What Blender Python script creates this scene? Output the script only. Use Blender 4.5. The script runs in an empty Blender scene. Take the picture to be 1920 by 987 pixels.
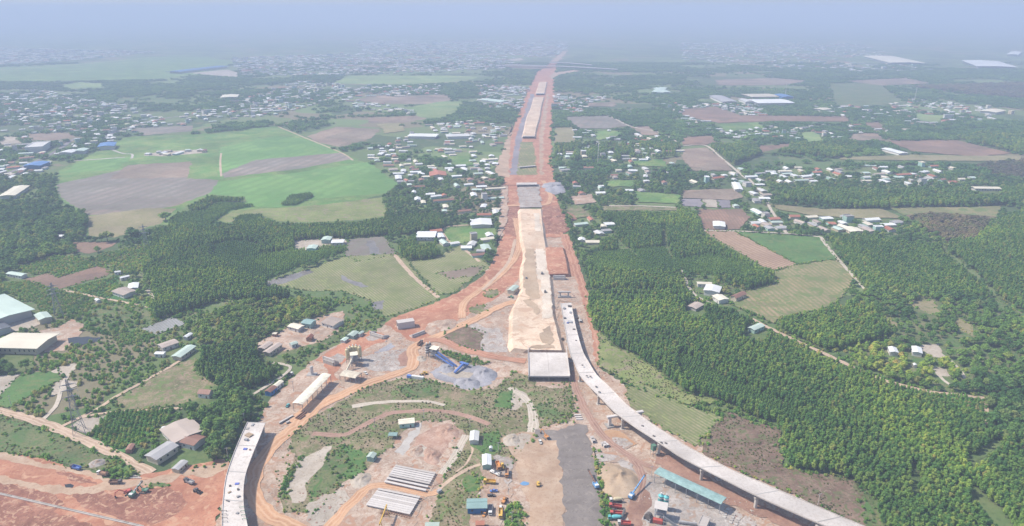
import bpy, bmesh, math, random
import numpy as np
from mathutils import Vector, Matrix
random.seed(7); rng = np.random.default_rng(7)
scene = bpy.context.scene
COL = scene.collection
# ------------------------------------------------------------------ camera
F = 1280.0; HZ = 20.0; CAMH = 300.0
PITCH = math.atan((493.5-HZ)/F)
cp, sp = math.cos(PITCH), math.sin(PITCH)
cam = bpy.data.cameras.new('camera'); camo = bpy.data.objects.new('camera', cam); COL.objects.link(camo)
cam.sensor_width = 36; cam.lens = 24; cam.clip_start = 1; cam.clip_end = 60000
camo.location = (0, 0, CAMH); camo.rotation_euler = (math.pi/2-PITCH, 0, 0)
scene.camera = camo
# ------------------------------------------------------------------ sky, sun, exposure
SUN_AZ, SUN_EL = math.radians(-82), math.radians(50)      # azimuth from +Y towards +X
w = bpy.data.worlds.new('World'); scene.world = w; w.use_nodes = True
nt = w.node_tree; nt.nodes.clear()
sk = nt.nodes.new('ShaderNodeTexSky'); sk.sky_type = 'NISHITA'; sk.sun_disc = False
sk.sun_elevation = SUN_EL; sk.sun_rotation = SUN_AZ; sk.air_density = 1.0; sk.dust_density = 1.3; sk.altitude = 100
bg = nt.nodes.new('ShaderNodeBackground'); bg.inputs[1].default_value = 0.13
wo = nt.nodes.new('ShaderNodeOutputWorld')
nt.links.new(sk.outputs[0], bg.inputs[0]); nt.links.new(bg.outputs[0], wo.inputs[0])
sun = bpy.data.lights.new('sun', 'SUN'); suno = bpy.data.objects.new('sun', sun); COL.objects.link(suno)
sun.energy = 4.1; sun.angle = math.radians(2.5); sun.color = (1.0, 0.92, 0.80)
sd = Vector((math.sin(SUN_AZ)*math.cos(SUN_EL), math.cos(SUN_AZ)*math.cos(SUN_EL), math.sin(SUN_EL)))
suno.rotation_euler = sd.to_track_quat('Z', 'Y').to_euler(); suno.location = (-300, 0, 600)
vs = scene.view_settings
vs.view_transform = 'Standard'; vs.look = 'None'; vs.gamma = 1.0; vs.use_curve_mapping = False; vs.exposure = 0.64
scene.cycles.volume_bounces = 2; scene.cycles.max_bounces = 6; scene.cycles.diffuse_bounces = 3
HAZE_DENSITY = 0.00025
# ------------------------------------------------------------------ pixel <-> ground
def Wp(x, y, z=0.0):
    """point of the plane at height z that the photograph shows at pixel (x, y)"""
    dx = (x-960)/F; dy = (493.5-y)/F
    dz = -sp+dy*cp
    k = (CAMH-z)/-dz
    return Vector((dx*k, (cp+dy*sp)*k, z))
def pixv(X, Y, Z=0.0):
    dz = Z-CAMH
    dep = Y*cp-dz*sp; up = Y*sp+dz*cp
    return 960+F*X/dep, 493.5-F*up/dep
CR = dict(O=(0,0,1),A=(0,0,2.99),B=(640,0,2.99),C=(1280,0,2.99),D=(0,330,2.99),E=(640,330,2.99),F=(1280,330,2.99),
  G=(0,657,2.99),H=(320,657,2.99),I=(640,657,2.99),J=(960,657,2.99),K=(1280,657,2.99),L=(1600,657,2.99),
  M=(580,600,5.333),N=(0,800,5.278),Q=(440,600,4.1125),R=(930,460,3.795),S=(0,500,4.8),T=(640,760,4.35),U=(840,820,5.909),V=(1100,820,5.909))
def PX(c, s):
    ox, oy, k = CR[c]
    out = []
    for t in s.split():
        if ':' in t: c2, t = t.split(':'); ox, oy, k = CR[c2]
        a = (ox, oy, k)
        x, y = t.split(','); out.append((a[0]+float(x)/a[2], a[1]+float(y)/a[2]))
    return out
# ------------------------------------------------------------------ materials
MATS = {}
def nodes_of(name):
    m = bpy.data.materials.new(name); m.use_nodes = True
    nt = m.node_tree; b = nt.nodes['Principled BSDF']
    b.inputs['Roughness'].default_value = 0.9
    b.inputs['Specular IOR Level'].default_value = 0.15
    return m, nt, b
def N(nt, t, **kw):
    n = nt.nodes.new('ShaderNode'+t)
    for k, v in kw.items():
        if k in n.inputs: n.inputs[k].default_value = v
        else: setattr(n, k, v)
    return n
def ramp(nt, fac, stops):
    r = nt.nodes.new('ShaderNodeValToRGB'); e = r.color_ramp.elements
    while len(e) < len(stops): e.new(0.5)
    for el, (p, c) in zip(e, stops): el.position = p; el.color = (*c, 1)
    nt.links.new(fac, r.inputs[0]); return r.outputs[0]
def mixc(nt, fac, a, b, mode='MIX'):
    n = nt.nodes.new('ShaderNodeMix'); n.data_type = 'RGBA'; n.blend_type = mode
    for i, v in ((0, fac), (6, a), (7, b)):
        if isinstance(v, (int, float)): n.inputs[i].default_value = v
        elif isinstance(v, tuple): n.inputs[i].default_value = (*v, 1)
        else: nt.links.new(v, n.inputs[i])
    return n.outputs[2]
def soil(name, c1, c2, c3=None, big=40., fine=4., rows=None, bump=0.4, lo=.38, hi=.62, patch=None, patch2=None, tracks=None, plots=None, fields=None):
    """ground cover: two colours in broad drifts, a third in finer flecks, optional crop rows (angle, pitch m, colour, strength)"""
    m, nt, b = nodes_of(name)
    tc = N(nt, 'TexCoord'); obj = tc.outputs['Object']
    n1 = N(nt, 'TexNoise', Scale=1./big, Detail=5., Roughness=.62, Distortion=.4)
    n2 = N(nt, 'TexNoise', Scale=1./fine, Detail=4., Roughness=.7)
    n3 = N(nt, 'TexNoise', Scale=1./(big*3.1), Detail=3.)
    for n in (n1, n2, n3): nt.links.new(obj, n.inputs['Vector'])
    col = ramp(nt, n1.outputs[0], [(lo, c1), (hi, c2)])
    c3 = c3 or tuple(v*.6 for v in c1)
    f = ramp(nt, n2.outputs[0], [(.5, (0, 0, 0)), (.66, (.85, .85, .85))])
    col = mixc(nt, f, col, c3)
    f2 = ramp(nt, n3.outputs[0], [(.3, (.78, .78, .78)), (.7, (1.18, 1.18, 1.18))])
    col = mixc(nt, 1.0, col, f2, 'MULTIPLY')
    if fields:
        vo = N(nt, 'TexVoronoi', Scale=1/fields, distance='CHEBYCHEV', Randomness=.9); mp = N(nt, 'Mapping'); mp.inputs['Rotation'].default_value = (0, 0, .25); nt.links.new(obj, mp.inputs[0]); nt.links.new(mp.outputs[0], vo.inputs['Vector']); s3 = N(nt, 'SeparateColor'); nt.links.new(vo.outputs['Color'], s3.inputs[0])
        col = mixc(nt, 1., col, ramp(nt, s3.outputs[1], [(0, (.80, .84, .8)), (.5, (1., 1., 1.)), (1, (1.18, 1.1, 1.05))]), 'MULTIPLY')
    if plots:
        vo = N(nt, 'TexVoronoi', Scale=1/170., distance='CHEBYCHEV', Randomness=.85); nd = N(nt, 'TexNoise', Scale=.02); mp = N(nt, 'Mapping'); mp.inputs['Rotation'].default_value = (0, 0, .3); nt.links.new(obj, mp.inputs[0]); nt.links.new(mp.outputs[0], vo.inputs['Vector'])
        sp3 = N(nt, 'SeparateColor'); nt.links.new(vo.outputs['Color'], sp3.inputs[0])
        pc = ramp(nt, sp3.outputs[0], [(0, (.06,.10,.04)), (.3, (.10,.16,.055)), (.5, (.15,.20,.08)), (.66, (.12,.17,.06)), (.8, (.23,.185,.125)), (.92, (.17,.24,.09))]); pc.node.color_ramp.interpolation = 'CONSTANT'; col = mixc(nt, .7, col, pc)
    if patch2:
        n5 = N(nt, 'TexNoise', Scale=1./(big*.45), Detail=7., Roughness=.7, Distortion=1.8)
        mp = N(nt, 'Mapping'); mp.inputs['Location'].default_value = (-71, 283, 9); nt.links.new(obj, mp.inputs[0]); nt.links.new(mp.outputs[0], n5.inputs['Vector'])
        f5 = ramp(nt, n5.outputs[0], [(.55, (0, 0, 0)), (.66, (.9, .9, .9))]); col = mixc(nt, f5, col, patch2)
    if tracks:
        uv = N(nt, 'UVMap'); sx = N(nt, 'SeparateXYZ'); nt.links.new(uv.outputs[0], sx.inputs[0]); ad = N(nt, 'MixRGB') if False else None
        ns = N(nt, 'TexNoise', Scale=.12, Detail=3.); nt.links.new(obj, ns.inputs['Vector'])
        ma = N(nt, 'Math', operation='MULTIPLY_ADD'); nt.links.new(ns.outputs[0], ma.inputs[0]); ma.inputs[1].default_value = .35; nt.links.new(sx.outputs[0], ma.inputs[2])
        z0 = tuple([0]*3); o1 = tuple([.75]*3); e1 = tuple([.4]*3)
        ft = ramp(nt, ma.outputs[0], [(.18, e1), (.30, z0), (.42, o1), (.54, z0), (.66, z0), (.78, o1), (.90, z0), (1., e1)]); col = mixc(nt, ft, col, tracks)
    if patch:
        n4 = N(nt, 'TexNoise', Scale=1./(big*.7), Detail=6., Roughness=.6, Distortion=1.2)
        mp = N(nt, 'Mapping'); mp.inputs['Location'].default_value = (371, 83, 5); nt.links.new(obj, mp.inputs[0]); nt.links.new(mp.outputs[0], n4.inputs['Vector'])
        f4 = ramp(nt, n4.outputs[0], [(.54, (0, 0, 0)), (.6, (1, 1, 1))]); col = mixc(nt, f4, col, patch)
    if rows:
        ang, pitch, rc, st = rows
        mp = N(nt, 'Mapping'); mp.inputs['Rotation'].default_value = (0, 0, math.radians(ang)); nt.links.new(obj, mp.inputs[0])
        wv = N(nt, 'TexWave', Scale=.314/pitch, Distortion=1.2); wv.inputs['Detail'].default_value = 2; wv.inputs['Detail Scale'].default_value = .3
        nt.links.new(mp.outputs[0], wv.inputs['Vector'])
        fr = ramp(nt, wv.outputs[1], [(.35, (0, 0, 0)), (.75, (st, st, st))]); col = mixc(nt, fr, col, rc)
    nt.links.new(col, b.inputs['Base Color'])
    bp = N(nt, 'Bump', Strength=bump, Distance=fine*.25); nt.links.new(n2.outputs[0], bp.inputs['Height']); nt.links.new(bp.outputs[0], b.inputs['Normal'])
    MATS[name] = m; return m
def plain(name, c, rough=.7, var=.18, scale=.35, metal=0.):
    """manufactured surface with slight weathering"""
    if name in MATS: return MATS[name]
    m, nt, b = nodes_of(name)
    tc = N(nt, 'TexCoord'); n = N(nt, 'TexNoise', Scale=scale, Detail=5., Roughness=.65); nt.links.new(tc.outputs['Object'], n.inputs['Vector'])
    oi = N(nt, 'ObjectInfo')
    f = ramp(nt, n.outputs[0], [(.35, tuple(v*(1-var) for v in c)), (.65, tuple(min(1, v*(1+var*.5)) for v in c))])
    g = ramp(nt, oi.outputs['Random'], [(0, (.8, .78, .76)), (.5, (1., 1., 1.)), (1, (1.08, 1.08, 1.08))])
    nt.links.new(mixc(nt, 1., f, g, 'MULTIPLY'), b.inputs['Base Color'])
    b.inputs['Roughness'].default_value = rough; b.inputs['Metallic'].default_value = metal; b.inputs['Specular IOR Level'].default_value = .3
    MATS[name] = m; return m
def leafmat(name, stops):
    m, nt, b = nodes_of(name)
    oi = N(nt, 'ObjectInfo'); tc = N(nt, 'TexCoord')
    n = N(nt, 'TexNoise', Scale=.9, Detail=3.); nt.links.new(tc.outputs['Object'], n.inputs['Vector'])
    geo = N(nt, 'NewGeometry'); n2 = N(nt, 'TexNoise', Scale=1/55., Detail=3.); nt.links.new(geo.outputs['Position'], n2.inputs['Vector'])
    c = ramp(nt, oi.outputs['Random'], stops)
    f = ramp(nt, n.outputs[0], [(.3, (.7, .72, .7)), (.7, (1.25, 1.25, 1.15))])
    c = mixc(nt, 1., c, f, 'MULTIPLY')
    f2 = ramp(nt, n2.outputs[0], [(.35, (.78, .85, .85)), (.65, (1.2, 1.15, 1.0))])
    c = mixc(nt, 1., c, f2, 'MULTIPLY')
    vo = N(nt, 'TexVoronoi', Scale=1/130., distance='CHEBYCHEV'); nt.links.new(geo.outputs['Position'], vo.inputs['Vector']); sc = N(nt, 'SeparateColor'); nt.links.new(vo.outputs['Color'], sc.inputs[0])
    c = mixc(nt, 1., c, ramp(nt, sc.outputs[0], [(0, (.80, .86, .9)), (.5, (1., 1., 1.)), (1, (1.32, 1.22, 1.05))]), 'MULTIPLY')
    nt.links.new(c, b.inputs['Base Color']); b.inputs['Roughness'].default_value = .75
    tr = N(nt, 'BsdfTranslucent'); nt.links.new(mixc(nt, 1., c, (1.15, 1.2, .8), 'MULTIPLY'), tr.inputs[0]); mx = N(nt, 'MixShader'); mx.inputs[0].default_value = .3
    nt.links.new(b.outputs[0], mx.inputs[1]); nt.links.new(tr.outputs[0], mx.inputs[2]); nt.links.new(mx.outputs[0], nt.nodes['Material Output'].inputs[0])
    MATS[name] = m; return m
soil('ground', (.085,.125,.05), (.125,.15,.065), (.06,.095,.038), big=90., fine=14., patch2=(.19,.16,.105), plots=True)
soil('deck', (.50,.455,.42), (.575,.53,.495), (.43,.385,.35), big=14., fine=1.5, bump=.05, patch2=(.42,.375,.34))
soil('scrub', (.09,.14,.05), (.165,.165,.08), (.05,.085,.03), big=18., fine=1.8, patch=(.08,.15,.045), patch2=(.21,.17,.115))
soil('scrub_dry', (.135,.15,.06), (.27,.205,.14), (.085,.10,.042), big=10., fine=1.3, patch=(.13,.18,.06), patch2=(.36,.28,.21))
soil('scrub_brown', (.15,.095,.072), (.21,.15,.11), (.085,.085,.045), big=9., fine=2.2, patch=(.12,.13,.06), patch2=(.27,.21,.16))
soil('grass', (0.106,0.213,0.056), (0.188,0.250,0.088), (0.075,0.138,0.037), big=30., fine=4., fields=75.)
soil('grass_bright', (.075,.155,.045), (.10,.185,.055), (.055,.11,.033), big=14., fine=2., patch=(.13,.17,.06), patch2=(.16,.165,.08))
soil('grass_yellow', (.17,.21,.07), (.235,.245,.10), (.105,.145,.045), big=14., fine=2., patch=(.23,.20,.125), patch2=(.13,.19,.055))
soil('paddy', (0.124,0.248,0.071), (0.163,0.291,0.091), (0.097,0.207,0.059), big=120., fine=14., rows=(20, 28, (0.116,0.216,0.066), .5), bump=.1, patch2=(0.172,0.253,0.089), fields=75.)
soil('paddy_pale', (0.163,0.248,0.091), (0.230,0.282,0.117), (0.124,0.199,0.066), big=90., fine=12., bump=.1, patch2=(0.172,0.253,0.089), fields=75.)
soil('fallow', (0.211,0.176,0.154), (0.264,0.229,0.207), (0.176,0.158,0.114), big=60., fine=9., rows=(15, 22, (0.176,0.167,0.132), .6), bump=.2, fields=75.)
soil('fallow_brown', (0.220,0.163,0.128), (0.273,0.216,0.167), (0.167,0.132,0.092), big=50., fine=6., bump=.2, fields=75.)
soil('fallow_dry', (0.229,0.207,0.106), (0.273,0.229,0.141), (0.150,0.167,0.070), big=30., fine=4.)
soil('dry_rows', (.19,.20,.09), (.29,.255,.155), (.13,.17,.06), big=20., fine=2.4, rows=(-35, 3.2, (.14,.17,.065), .8), patch=(.24,.25,.11))
soil('dry_field', (0.211,0.194,0.101), (0.299,0.233,0.145), (0.132,0.167,0.057), big=24., fine=3.4, rows=(-8, 6, (0.150,0.176,0.066), .7), patch=(0.132,0.176,0.062), fields=30.)
soil('plough_red', (.21,.135,.10), (.26,.17,.125), (.16,.11,.08), big=30., fine=4., rows=(5, 5, (.18,.12,.09), .5), patch2=(.17,.155,.085), fields=60.)
soil('plough_pale', (0.317,0.220,0.154), (0.370,0.264,0.185), (0.246,0.167,0.114), big=40., fine=5., rows=(52, 4.2, (0.238,0.150,0.101), .8))
soil('plastic_rows', (.30,.30,.31), (.36,.36,.38), (.24,.25,.22), big=20., fine=3., rows=(28, 3.2, (.16,.16,.13), .9))
soil('crop', (0.062,0.175,0.050), (0.094,0.213,0.056), (0.044,0.125,0.031), big=30., fine=2.5)
soil('forest_floor', (0.093,0.143,0.050), (0.143,0.169,0.068), (0.059,0.101,0.034), big=20., fine=4.)
soil('red_earth', (.36,.16,.10), (.43,.22,.14), (.30,.13,.085), big=14., fine=1.8, patch=(.46,.27,.175), patch2=(.31,.135,.088))
soil('red_dark', (.225,.10,.07), (.32,.16,.108), (.17,.08,.06), big=8., fine=1.6, patch=(.41,.25,.168), patch2=(.20,.088,.066))
soil('pink_soil', (.33,.205,.15), (.42,.29,.225), (.27,.155,.115), big=9., fine=1.6, patch2=(.48,.36,.29))
soil('sand_pale', (.56,.475,.385), (.62,.545,.455), (.48,.385,.30), big=10., fine=1.5, patch2=(.47,.365,.28))
soil('orange_dirt', (0.404,0.238,0.137), (0.447,0.289,0.180), (0.347,0.194,0.115), big=14., fine=2., bump=.2)
soil('pale_dirt', (0.375,0.260,0.180), (0.433,0.325,0.238), (0.318,0.209,0.144), big=12., fine=1.8, bump=.25)
soil('site_soil', (.33,.23,.17), (.45,.36,.29), (.25,.165,.12), big=11., fine=1.6, patch=(.36,.22,.15), patch2=(.53,.45,.375))
soil('site_grey', (.29,.255,.23), (.40,.36,.33), (.22,.19,.17), big=9., fine=1.5, patch=(.31,.23,.18), patch2=(.50,.46,.42))
soil('sand', (.53,.395,.285), (.61,.485,.37), (.45,.32,.23), big=24., fine=1.8, bump=.35, patch=(.46,.32,.225), patch2=(.64,.535,.42))
soil('tan_sand', (0.361,0.267,0.184), (0.404,0.311,0.224), (0.318,0.231,0.158), big=16., fine=2.)
soil('gravel', (0.264,0.260,0.282), (0.326,0.317,0.339), (0.211,0.207,0.224), big=10., fine=1.4)
soil('asphalt', (.175,.152,.138), (.225,.197,.178), (.14,.122,.11), big=18., fine=1.3, rows=(88, 8, (.20,.175,.16), .5), bump=.2, patch2=(.27,.235,.205))
soil('asphalt_far', (0.211,0.189,0.207), (0.255,0.229,0.242), (0.185,0.167,0.185), big=40., fine=5., bump=.1)
soil('bare_pale', (0.375,0.318,0.260), (0.433,0.383,0.325), (0.303,0.253,0.194), big=12., fine=2.)
soil('mud_track', (0.264,0.150,0.110), (0.326,0.202,0.150), (0.211,0.123,0.097), big=8., fine=1.5)
soil('concrete_slab', (0.404,0.375,0.347), (0.462,0.433,0.404), (0.339,0.303,0.275), big=9., fine=1.2, bump=.1)
soil('orange_dirt_road', (.44,.245,.14), (.50,.30,.18), (.38,.20,.12), big=10., fine=1.6, bump=.3, patch2=(.38,.22,.145), tracks=(.57,.39,.26))
soil('pale_dirt_road', (.39,.275,.195), (.47,.35,.26), (.32,.215,.15), big=10., fine=1.5, bump=.3, patch2=(.33,.235,.165), tracks=(.55,.44,.34))
soil('mud_track_road', (.26,.15,.115), (.33,.205,.155), (.21,.125,.1), big=8., fine=1.5, tracks=(.42,.29,.225))
soil('red_earth_road', (.33,.155,.10), (.40,.205,.135), (.28,.12,.085), big=10., fine=1.8, tracks=(.47,.28,.19))
soil('bare_pale_road', (.40,.34,.275), (.47,.41,.345), (.28,.25,.17), big=8., fine=1.5, tracks=(.55,.49,.42))
def watermat():
    m, nt, b = nodes_of('pond_water'); b.inputs['Base Color'].default_value = (.035,.04,.045,1); b.inputs['Roughness'].default_value = .12
    n = N(nt, 'TexNoise', Scale=.4, Detail=3.); tc = N(nt, 'TexCoord'); nt.links.new(tc.outputs['Object'], n.inputs['Vector'])
    bp = N(nt, 'Bump', Strength=.08); nt.links.new(n.outputs[0], bp.inputs['Height']); nt.links.new(bp.outputs[0], b.inputs['Normal']); MATS['pond_water'] = m
watermat()
soil('pond_mud', (.17,.155,.145), (.22,.205,.195), (.13,.12,.11), big=14., fine=3.)
MATS['pond_mud'].node_tree.nodes['Principled BSDF'].inputs['Roughness'].default_value = .35
leafmat('leaf_plant', [(0,(0.084,0.189,0.054)), (.35,(0.129,0.245,0.063)), (.7,(0.190,0.301,0.070)), (.95,(0.267,0.343,0.084)), (1,(0.275,0.266,0.097))])
leafmat('leaf_young', [(0,(0.107,0.216,0.060)), (.5,(0.142,0.261,0.066)), (1,(0.204,0.308,0.082))])
leafmat('leaf_broad', [(0,(0.069,0.146,0.052)), (.5,(0.110,0.216,0.066)), (.85,(0.174,0.283,0.082)), (1,(0.295,0.318,0.118))])
leafmat('leaf_light', [(0,(0.148,0.261,0.069)), (.5,(0.235,0.351,0.079)), (.85,(0.345,0.408,0.108)), (1,(0.418,0.362,0.147))])
leafmat('leaf_bush', [(0,(0.122,0.271,0.062)), (.5,(0.209,0.362,0.082)), (.8,(0.321,0.384,0.118)), (1,(0.443,0.362,0.157))])
leafmat('leaf_brown', [(0,(0.150,0.131,0.104)), (.5,(0.203,0.170,0.138)), (1,(0.150,0.184,0.095))])
leafmat('leaf_weed', [(0,(.13,.16,.06)), (.5,(.19,.19,.085)), (1,(.25,.20,.12))])
leafmat('leaf_far', [(0,(0.069,0.163,0.052)), (.5,(0.103,0.216,0.066)), (1,(0.159,0.271,0.082))])
plain('bark', (.16,.12,.09), .9)
# ------------------------------------------------------------------ object helpers
def tag(o, label=None, cat=None, group=None, kind=None):
    if label: o['label'] = label
    if cat: o['category'] = cat
    if group: o['group'] = group
    if kind: o['kind'] = kind
    return o
def mesh(name, vs, fs, mat=None, smooth=False):
    me = bpy.data.meshes.new(name); me.from_pydata([tuple(v) for v in vs], [], fs); 
    if mat: me.materials.append(MATS[mat] if isinstance(mat, str) else mat)
    if smooth: me.polygons.foreach_set('use_smooth', [True]*len(me.polygons))
    me.update(); return me
def link(name, me, parent=None, loc=None, rz=None):
    o = bpy.data.objects.new(name, me); COL.objects.link(o)
    if parent: o.parent = parent
    if loc is not None: o.location = loc
    if rz is not None: o.rotation_euler = (0, 0, rz)
    return o
# ------------------------------------------------------------------ layout raster: what covers the ground where
RX0, RY0, RW, RH = -900, 21, 3720, 1400
ZONE = np.full((RH, RW), -1, np.int16); ZTOP = np.zeros((RH, RW), np.float32)
def fill(poly, val, arr, zv=None):
    P = np.array(poly); y0 = max(int(P[:,1].min())-1, RY0); y1 = min(int(P[:,1].max())+2, RY0+RH-1)
    Q = np.roll(P, -1, 0)
    for y in range(y0, y1):
        yc = y+.5; c = (P[:,1] <= yc) != (Q[:,1] <= yc)
        if not c.any(): continue
        xs = np.sort(P[c,0]+(yc-P[c,1])/(Q[c,1]-P[c,1])*(Q[c,0]-P[c,0]))
        for a, b in zip(xs[::2], xs[1::2]):
            a = int(max(round(a)-RX0, 0)); b = int(min(round(b)-RX0, RW))
            if b > a:
                arr[y-RY0, a:b] = val
                if zv is not None: ZTOP[y-RY0, a:b] = zv
def lookup(arr, X, Y, default):
    x, y = pixv(X, Y); xi = np.floor(x).astype(int)-RX0; yi = np.floor(y).astype(int)-RY0
    ok = (xi >= 0)&(xi < RW)&(yi >= 0)&(yi < RH)
    out = np.full(X.shape, default, arr.dtype); out[ok] = arr[yi[ok], xi[ok]]; return out
def gz(p):
    return float(lookup(ZTOP, np.array([p[0]]), np.array([p[1]]), 0.)[0])
SITE_Z = []
ZONES = []     # (pixel polygon, veg kind, angle, lab)
NSHEET = 0
def jit(pts, amp=1., closed=True):
    """world outline with an uneven edge"""
    out = []; n = len(pts)
    for i in range(n if closed else n-1):
        a, b = pts[i], pts[(i+1)%n]; d = (b-a); L = d.length; r = max(a.length, 300)
        k = int(min(max(L/max(3.5, r/150), 1), 90)); nrm = Vector((-d.y, d.x, 0))/max(L, 1e-6)
        for j in range(k):
            s = (0 if j == 0 else random.gauss(0, 1))*amp*min(max(1.0, r/800), L/k*.34)
            out.append(a.lerp(b, j/k)+nrm*s)
    if not closed: out.append(pts[-1])
    return out
LBL = {}
def sheet(px, name, mat, veg=None, ang=0., label=None, amp=1., lab=None, z=None):
    """a field, yard or patch of ground: an outline on the land, laid just above what it covers"""
    global NSHEET
    NSHEET += 1; zz = .02+NSHEET*.005 if z is None else z
    if mat:
        pts = jit([Wp(*p, z or 0.) for p in px], amp)
        vs_ = [(p.x, p.y, zz) for p in pts]
        o = link(name, mesh(name, vs_, [list(range(len(vs_)))], mat))
        if o.data.polygons[0].normal.z < 0: o.data.flip_normals()
        tag(o, label or LBL.get(name) or name.replace('_', ' '), name.replace('_', ' ').split()[-1], None, 'structure')
    if mat and (mat.startswith('site_') or mat in ('bare_pale', 'mud_track', 'red_dark')): SITE_Z.append(len(ZONES))
    fill(px, len(ZONES), ZONE, zz); ZONES.append((px, veg, ang, lab))
def road(px, w0, w1, name, mat, label=None, wob=.2):
    """a road or track: a ribbon along a line, widths in metres"""
    global NSHEET
    NSHEET += 1; zz = .02+NSHEET*.005
    raw = [Wp(*p) for p in px]; pts = []
    for i in range(len(raw)-1):                                  # Catmull-Rom
        p0, p1, p2, p3 = raw[max(i-1, 0)], raw[i], raw[i+1], raw[min(i+2, len(raw)-1)]
        k = int(min(max((p2-p1).length/6, 3), 40))
        for j in range(k):
            t = j/k; pts.append(.5*((2*p1)+(p2-p0)*t+(2*p0-5*p1+4*p2-p3)*t*t+(3*p1-p0-3*p2+p3)*t**3))
    pts.append(raw[-1]); n = len(pts); L, R = [], []
    for i, p in enumerate(pts):
        d = (pts[min(i+1, n-1)]-pts[max(i-1, 0)]).normalized(); nr = Vector((-d.y, d.x, 0)); ww = (w0+(w1-w0)*i/(n-1))/2
        L.append(p+nr*ww*(1+random.uniform(-wob, wob))); R.append(p-nr*ww*(1+random.uniform(-wob, wob)))
    vs_ = [(p.x, p.y, zz) for p in L]+[(p.x, p.y, zz) for p in R]
    o = link(name, mesh(name, vs_, [(i+1, i, n+i, n+i+1) for i in range(n-1)], mat+'_road' if mat+'_road' in MATS else mat))
    uvl = o.data.uv_layers.new(name='UVMap'); li = np.zeros(len(o.data.loops), np.int32); o.data.loops.foreach_get('vertex_index', li)
    uvl.data.foreach_set('uv', np.stack([(li >= n).astype(np.float32), (li%n).astype(np.float32)], 1).ravel())
    tag(o, label or name.replace('_', ' '), name.split('_')[-1], None, 'structure')
    pp = [tuple(pixv(p.x, p.y)) for p in L+R[::-1]]
    fill(pp, len(ZONES), ZONE, zz); ZONES.append((pp, None, 0, None))
# ------------------------------------------------------------------ ground sheet to the horizon
g = link('ground', mesh('ground', [(-14000,-400,0),(14000,-400,0),(14000,21000,0),(-14000,21000,0)], [(0,1,2,3)], 'ground'))
tag(g, 'flat green and brown countryside stretching to the hazy horizon', 'ground', None, 'structure')
def S(c, s, name, mat, label, veg=None, ang=0., lab=None, amp=1.): sheet(PX(c, s), name, mat, veg, ang, label, amp, lab)
def Rd(c, s, w0, w1, name, mat, label): road(PX(c, s), w0, w1, name, mat, label)
# veg-only background belts (no sheet of their own): far countryside
S('O', '-900,60 2800,60 2800,330 -900,330', 'x', None, '', 'far')
S('O', '-900,330 2800,330 2800,560 -900,560', 'x', None, '', 'mix')
S('O', '-900,560 2800,560 2800,1400 -900,1400', 'x', None, '', 'scr')
# ---- far left
S('O', '-300,128 0,126 140,120 280,107 390,107 440,117 385,138 300,148 200,150 100,152 0,152 -300,154', 'field', 'grass', 'wide hazy green field below the far left town')
S('O', '112,160 150,154 195,157 192,165 130,167', 'field', 'paddy_pale', 'pale green oval field among far left trees')
Rd('O', '-300,150 0,131 140,122 280,108', 14, 14, 'road', 'pale_dirt', 'pale straight road across the far left green field')
S('A', '1060,410 1280,392 1340,410 1330,432 1200,425', 'ground', 'bare_pale', 'pale sandy lot beside the long blue far shed')
S('A', '1960,425 2500,425 2700,432 2560,460 2250,475 1850,470', 'field', 'paddy_pale', 'long light green field between hazy towns, mid distance')
S('A', '2240,540 2500,530 2540,560 2420,585 2180,580', 'field', 'fallow_brown', 'brownish field behind the far left village row')
S('B', '380,600 560,570 690,570 640,630 560,660 430,660', 'field', 'paddy_pale', 'light green meadow left of the distant highway')
S('B', '150,660 420,650 480,668 330,690 150,690', 'field', 'fallow_brown', 'thin brown strip below the light green meadow')
S('B', '60,560 220,535 420,560 420,585 200,580', 'field', 'fallow_brown', 'brown field beside the mid distance village')
S('A', '750,720 1080,705 1080,735 800,760', 'field', 'fallow', 'greyish field beside the far left town road')
S('A', '0,765 100,770 120,800 0,810', 'ground', 'bare_pale', 'pale dirt lot at the left edge of town')
S('A', '160,750 400,745 420,770 300,790 170,785', 'field', 'fallow_brown', 'brown lot inside the left edge town')
# ---- big paddy plain
S('O', '110,322 150,300 240,256 330,254 420,248 500,238 522,238 640,285 700,313 746,345 717,365 640,386 560,390 480,402 420,416 300,422 212,444 163,442 158,402 108,372 102,345', 'paddy_field', 'grass', 'large green plain left of the highway village')
S('O', '412,278 520,254 592,264 645,288 560,316 410,332', 'paddy_field', 'paddy', 'bright green paddy on the upper part of the plain')
S('O', '398,342 550,325 690,304 746,345 722,363 560,376 522,389 462,386 392,363', 'paddy_field', 'paddy', 'largest bright green paddy beside the village houses')
S('O', '120,324 150,303 250,294 215,320', 'paddy_field', 'paddy', 'bright green paddy near the left town')
S('O', '415,326 480,300 640,287 658,299 560,317 420,334', 'field', 'fallow', 'grey mauve fallow strip between two bright paddies')
S('O', '108,346 230,318 355,305 350,335 410,338 395,361 330,386 240,402 165,404 113,369', 'field', 'fallow', 'big mauve fallow field on the left plain')
S('O', '205,336 240,310 360,303 352,333', 'field', 'fallow_brown', 'brownish fallow square on the left plain')
S('O', '205,372 330,350 400,342 395,360 330,386 240,402', 'field', 'fallow', 'lower mauve fallow strip with earth banks')
S('O', '165,442 163,406 270,391 330,391 300,420 215,446', 'field', 'fallow_dry', 'dry yellowish strip below the mauve fallow field')
S('O', '405,413 440,395 600,385 718,370 723,405 640,418 520,416 500,406 425,419', 'field', 'grass_yellow', 'yellow green strip below the bright paddies')
S('O', '575,256 630,238 716,243 692,261 640,276 600,269', 'field', 'fallow_brown', 'tan bare field above the village left of the highway')
Rd('O', '522,238 580,262 640,287 662,301', 4, 4, 'dirt_road', 'pale_dirt', 'pale lane running along the upper paddy corner')
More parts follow.
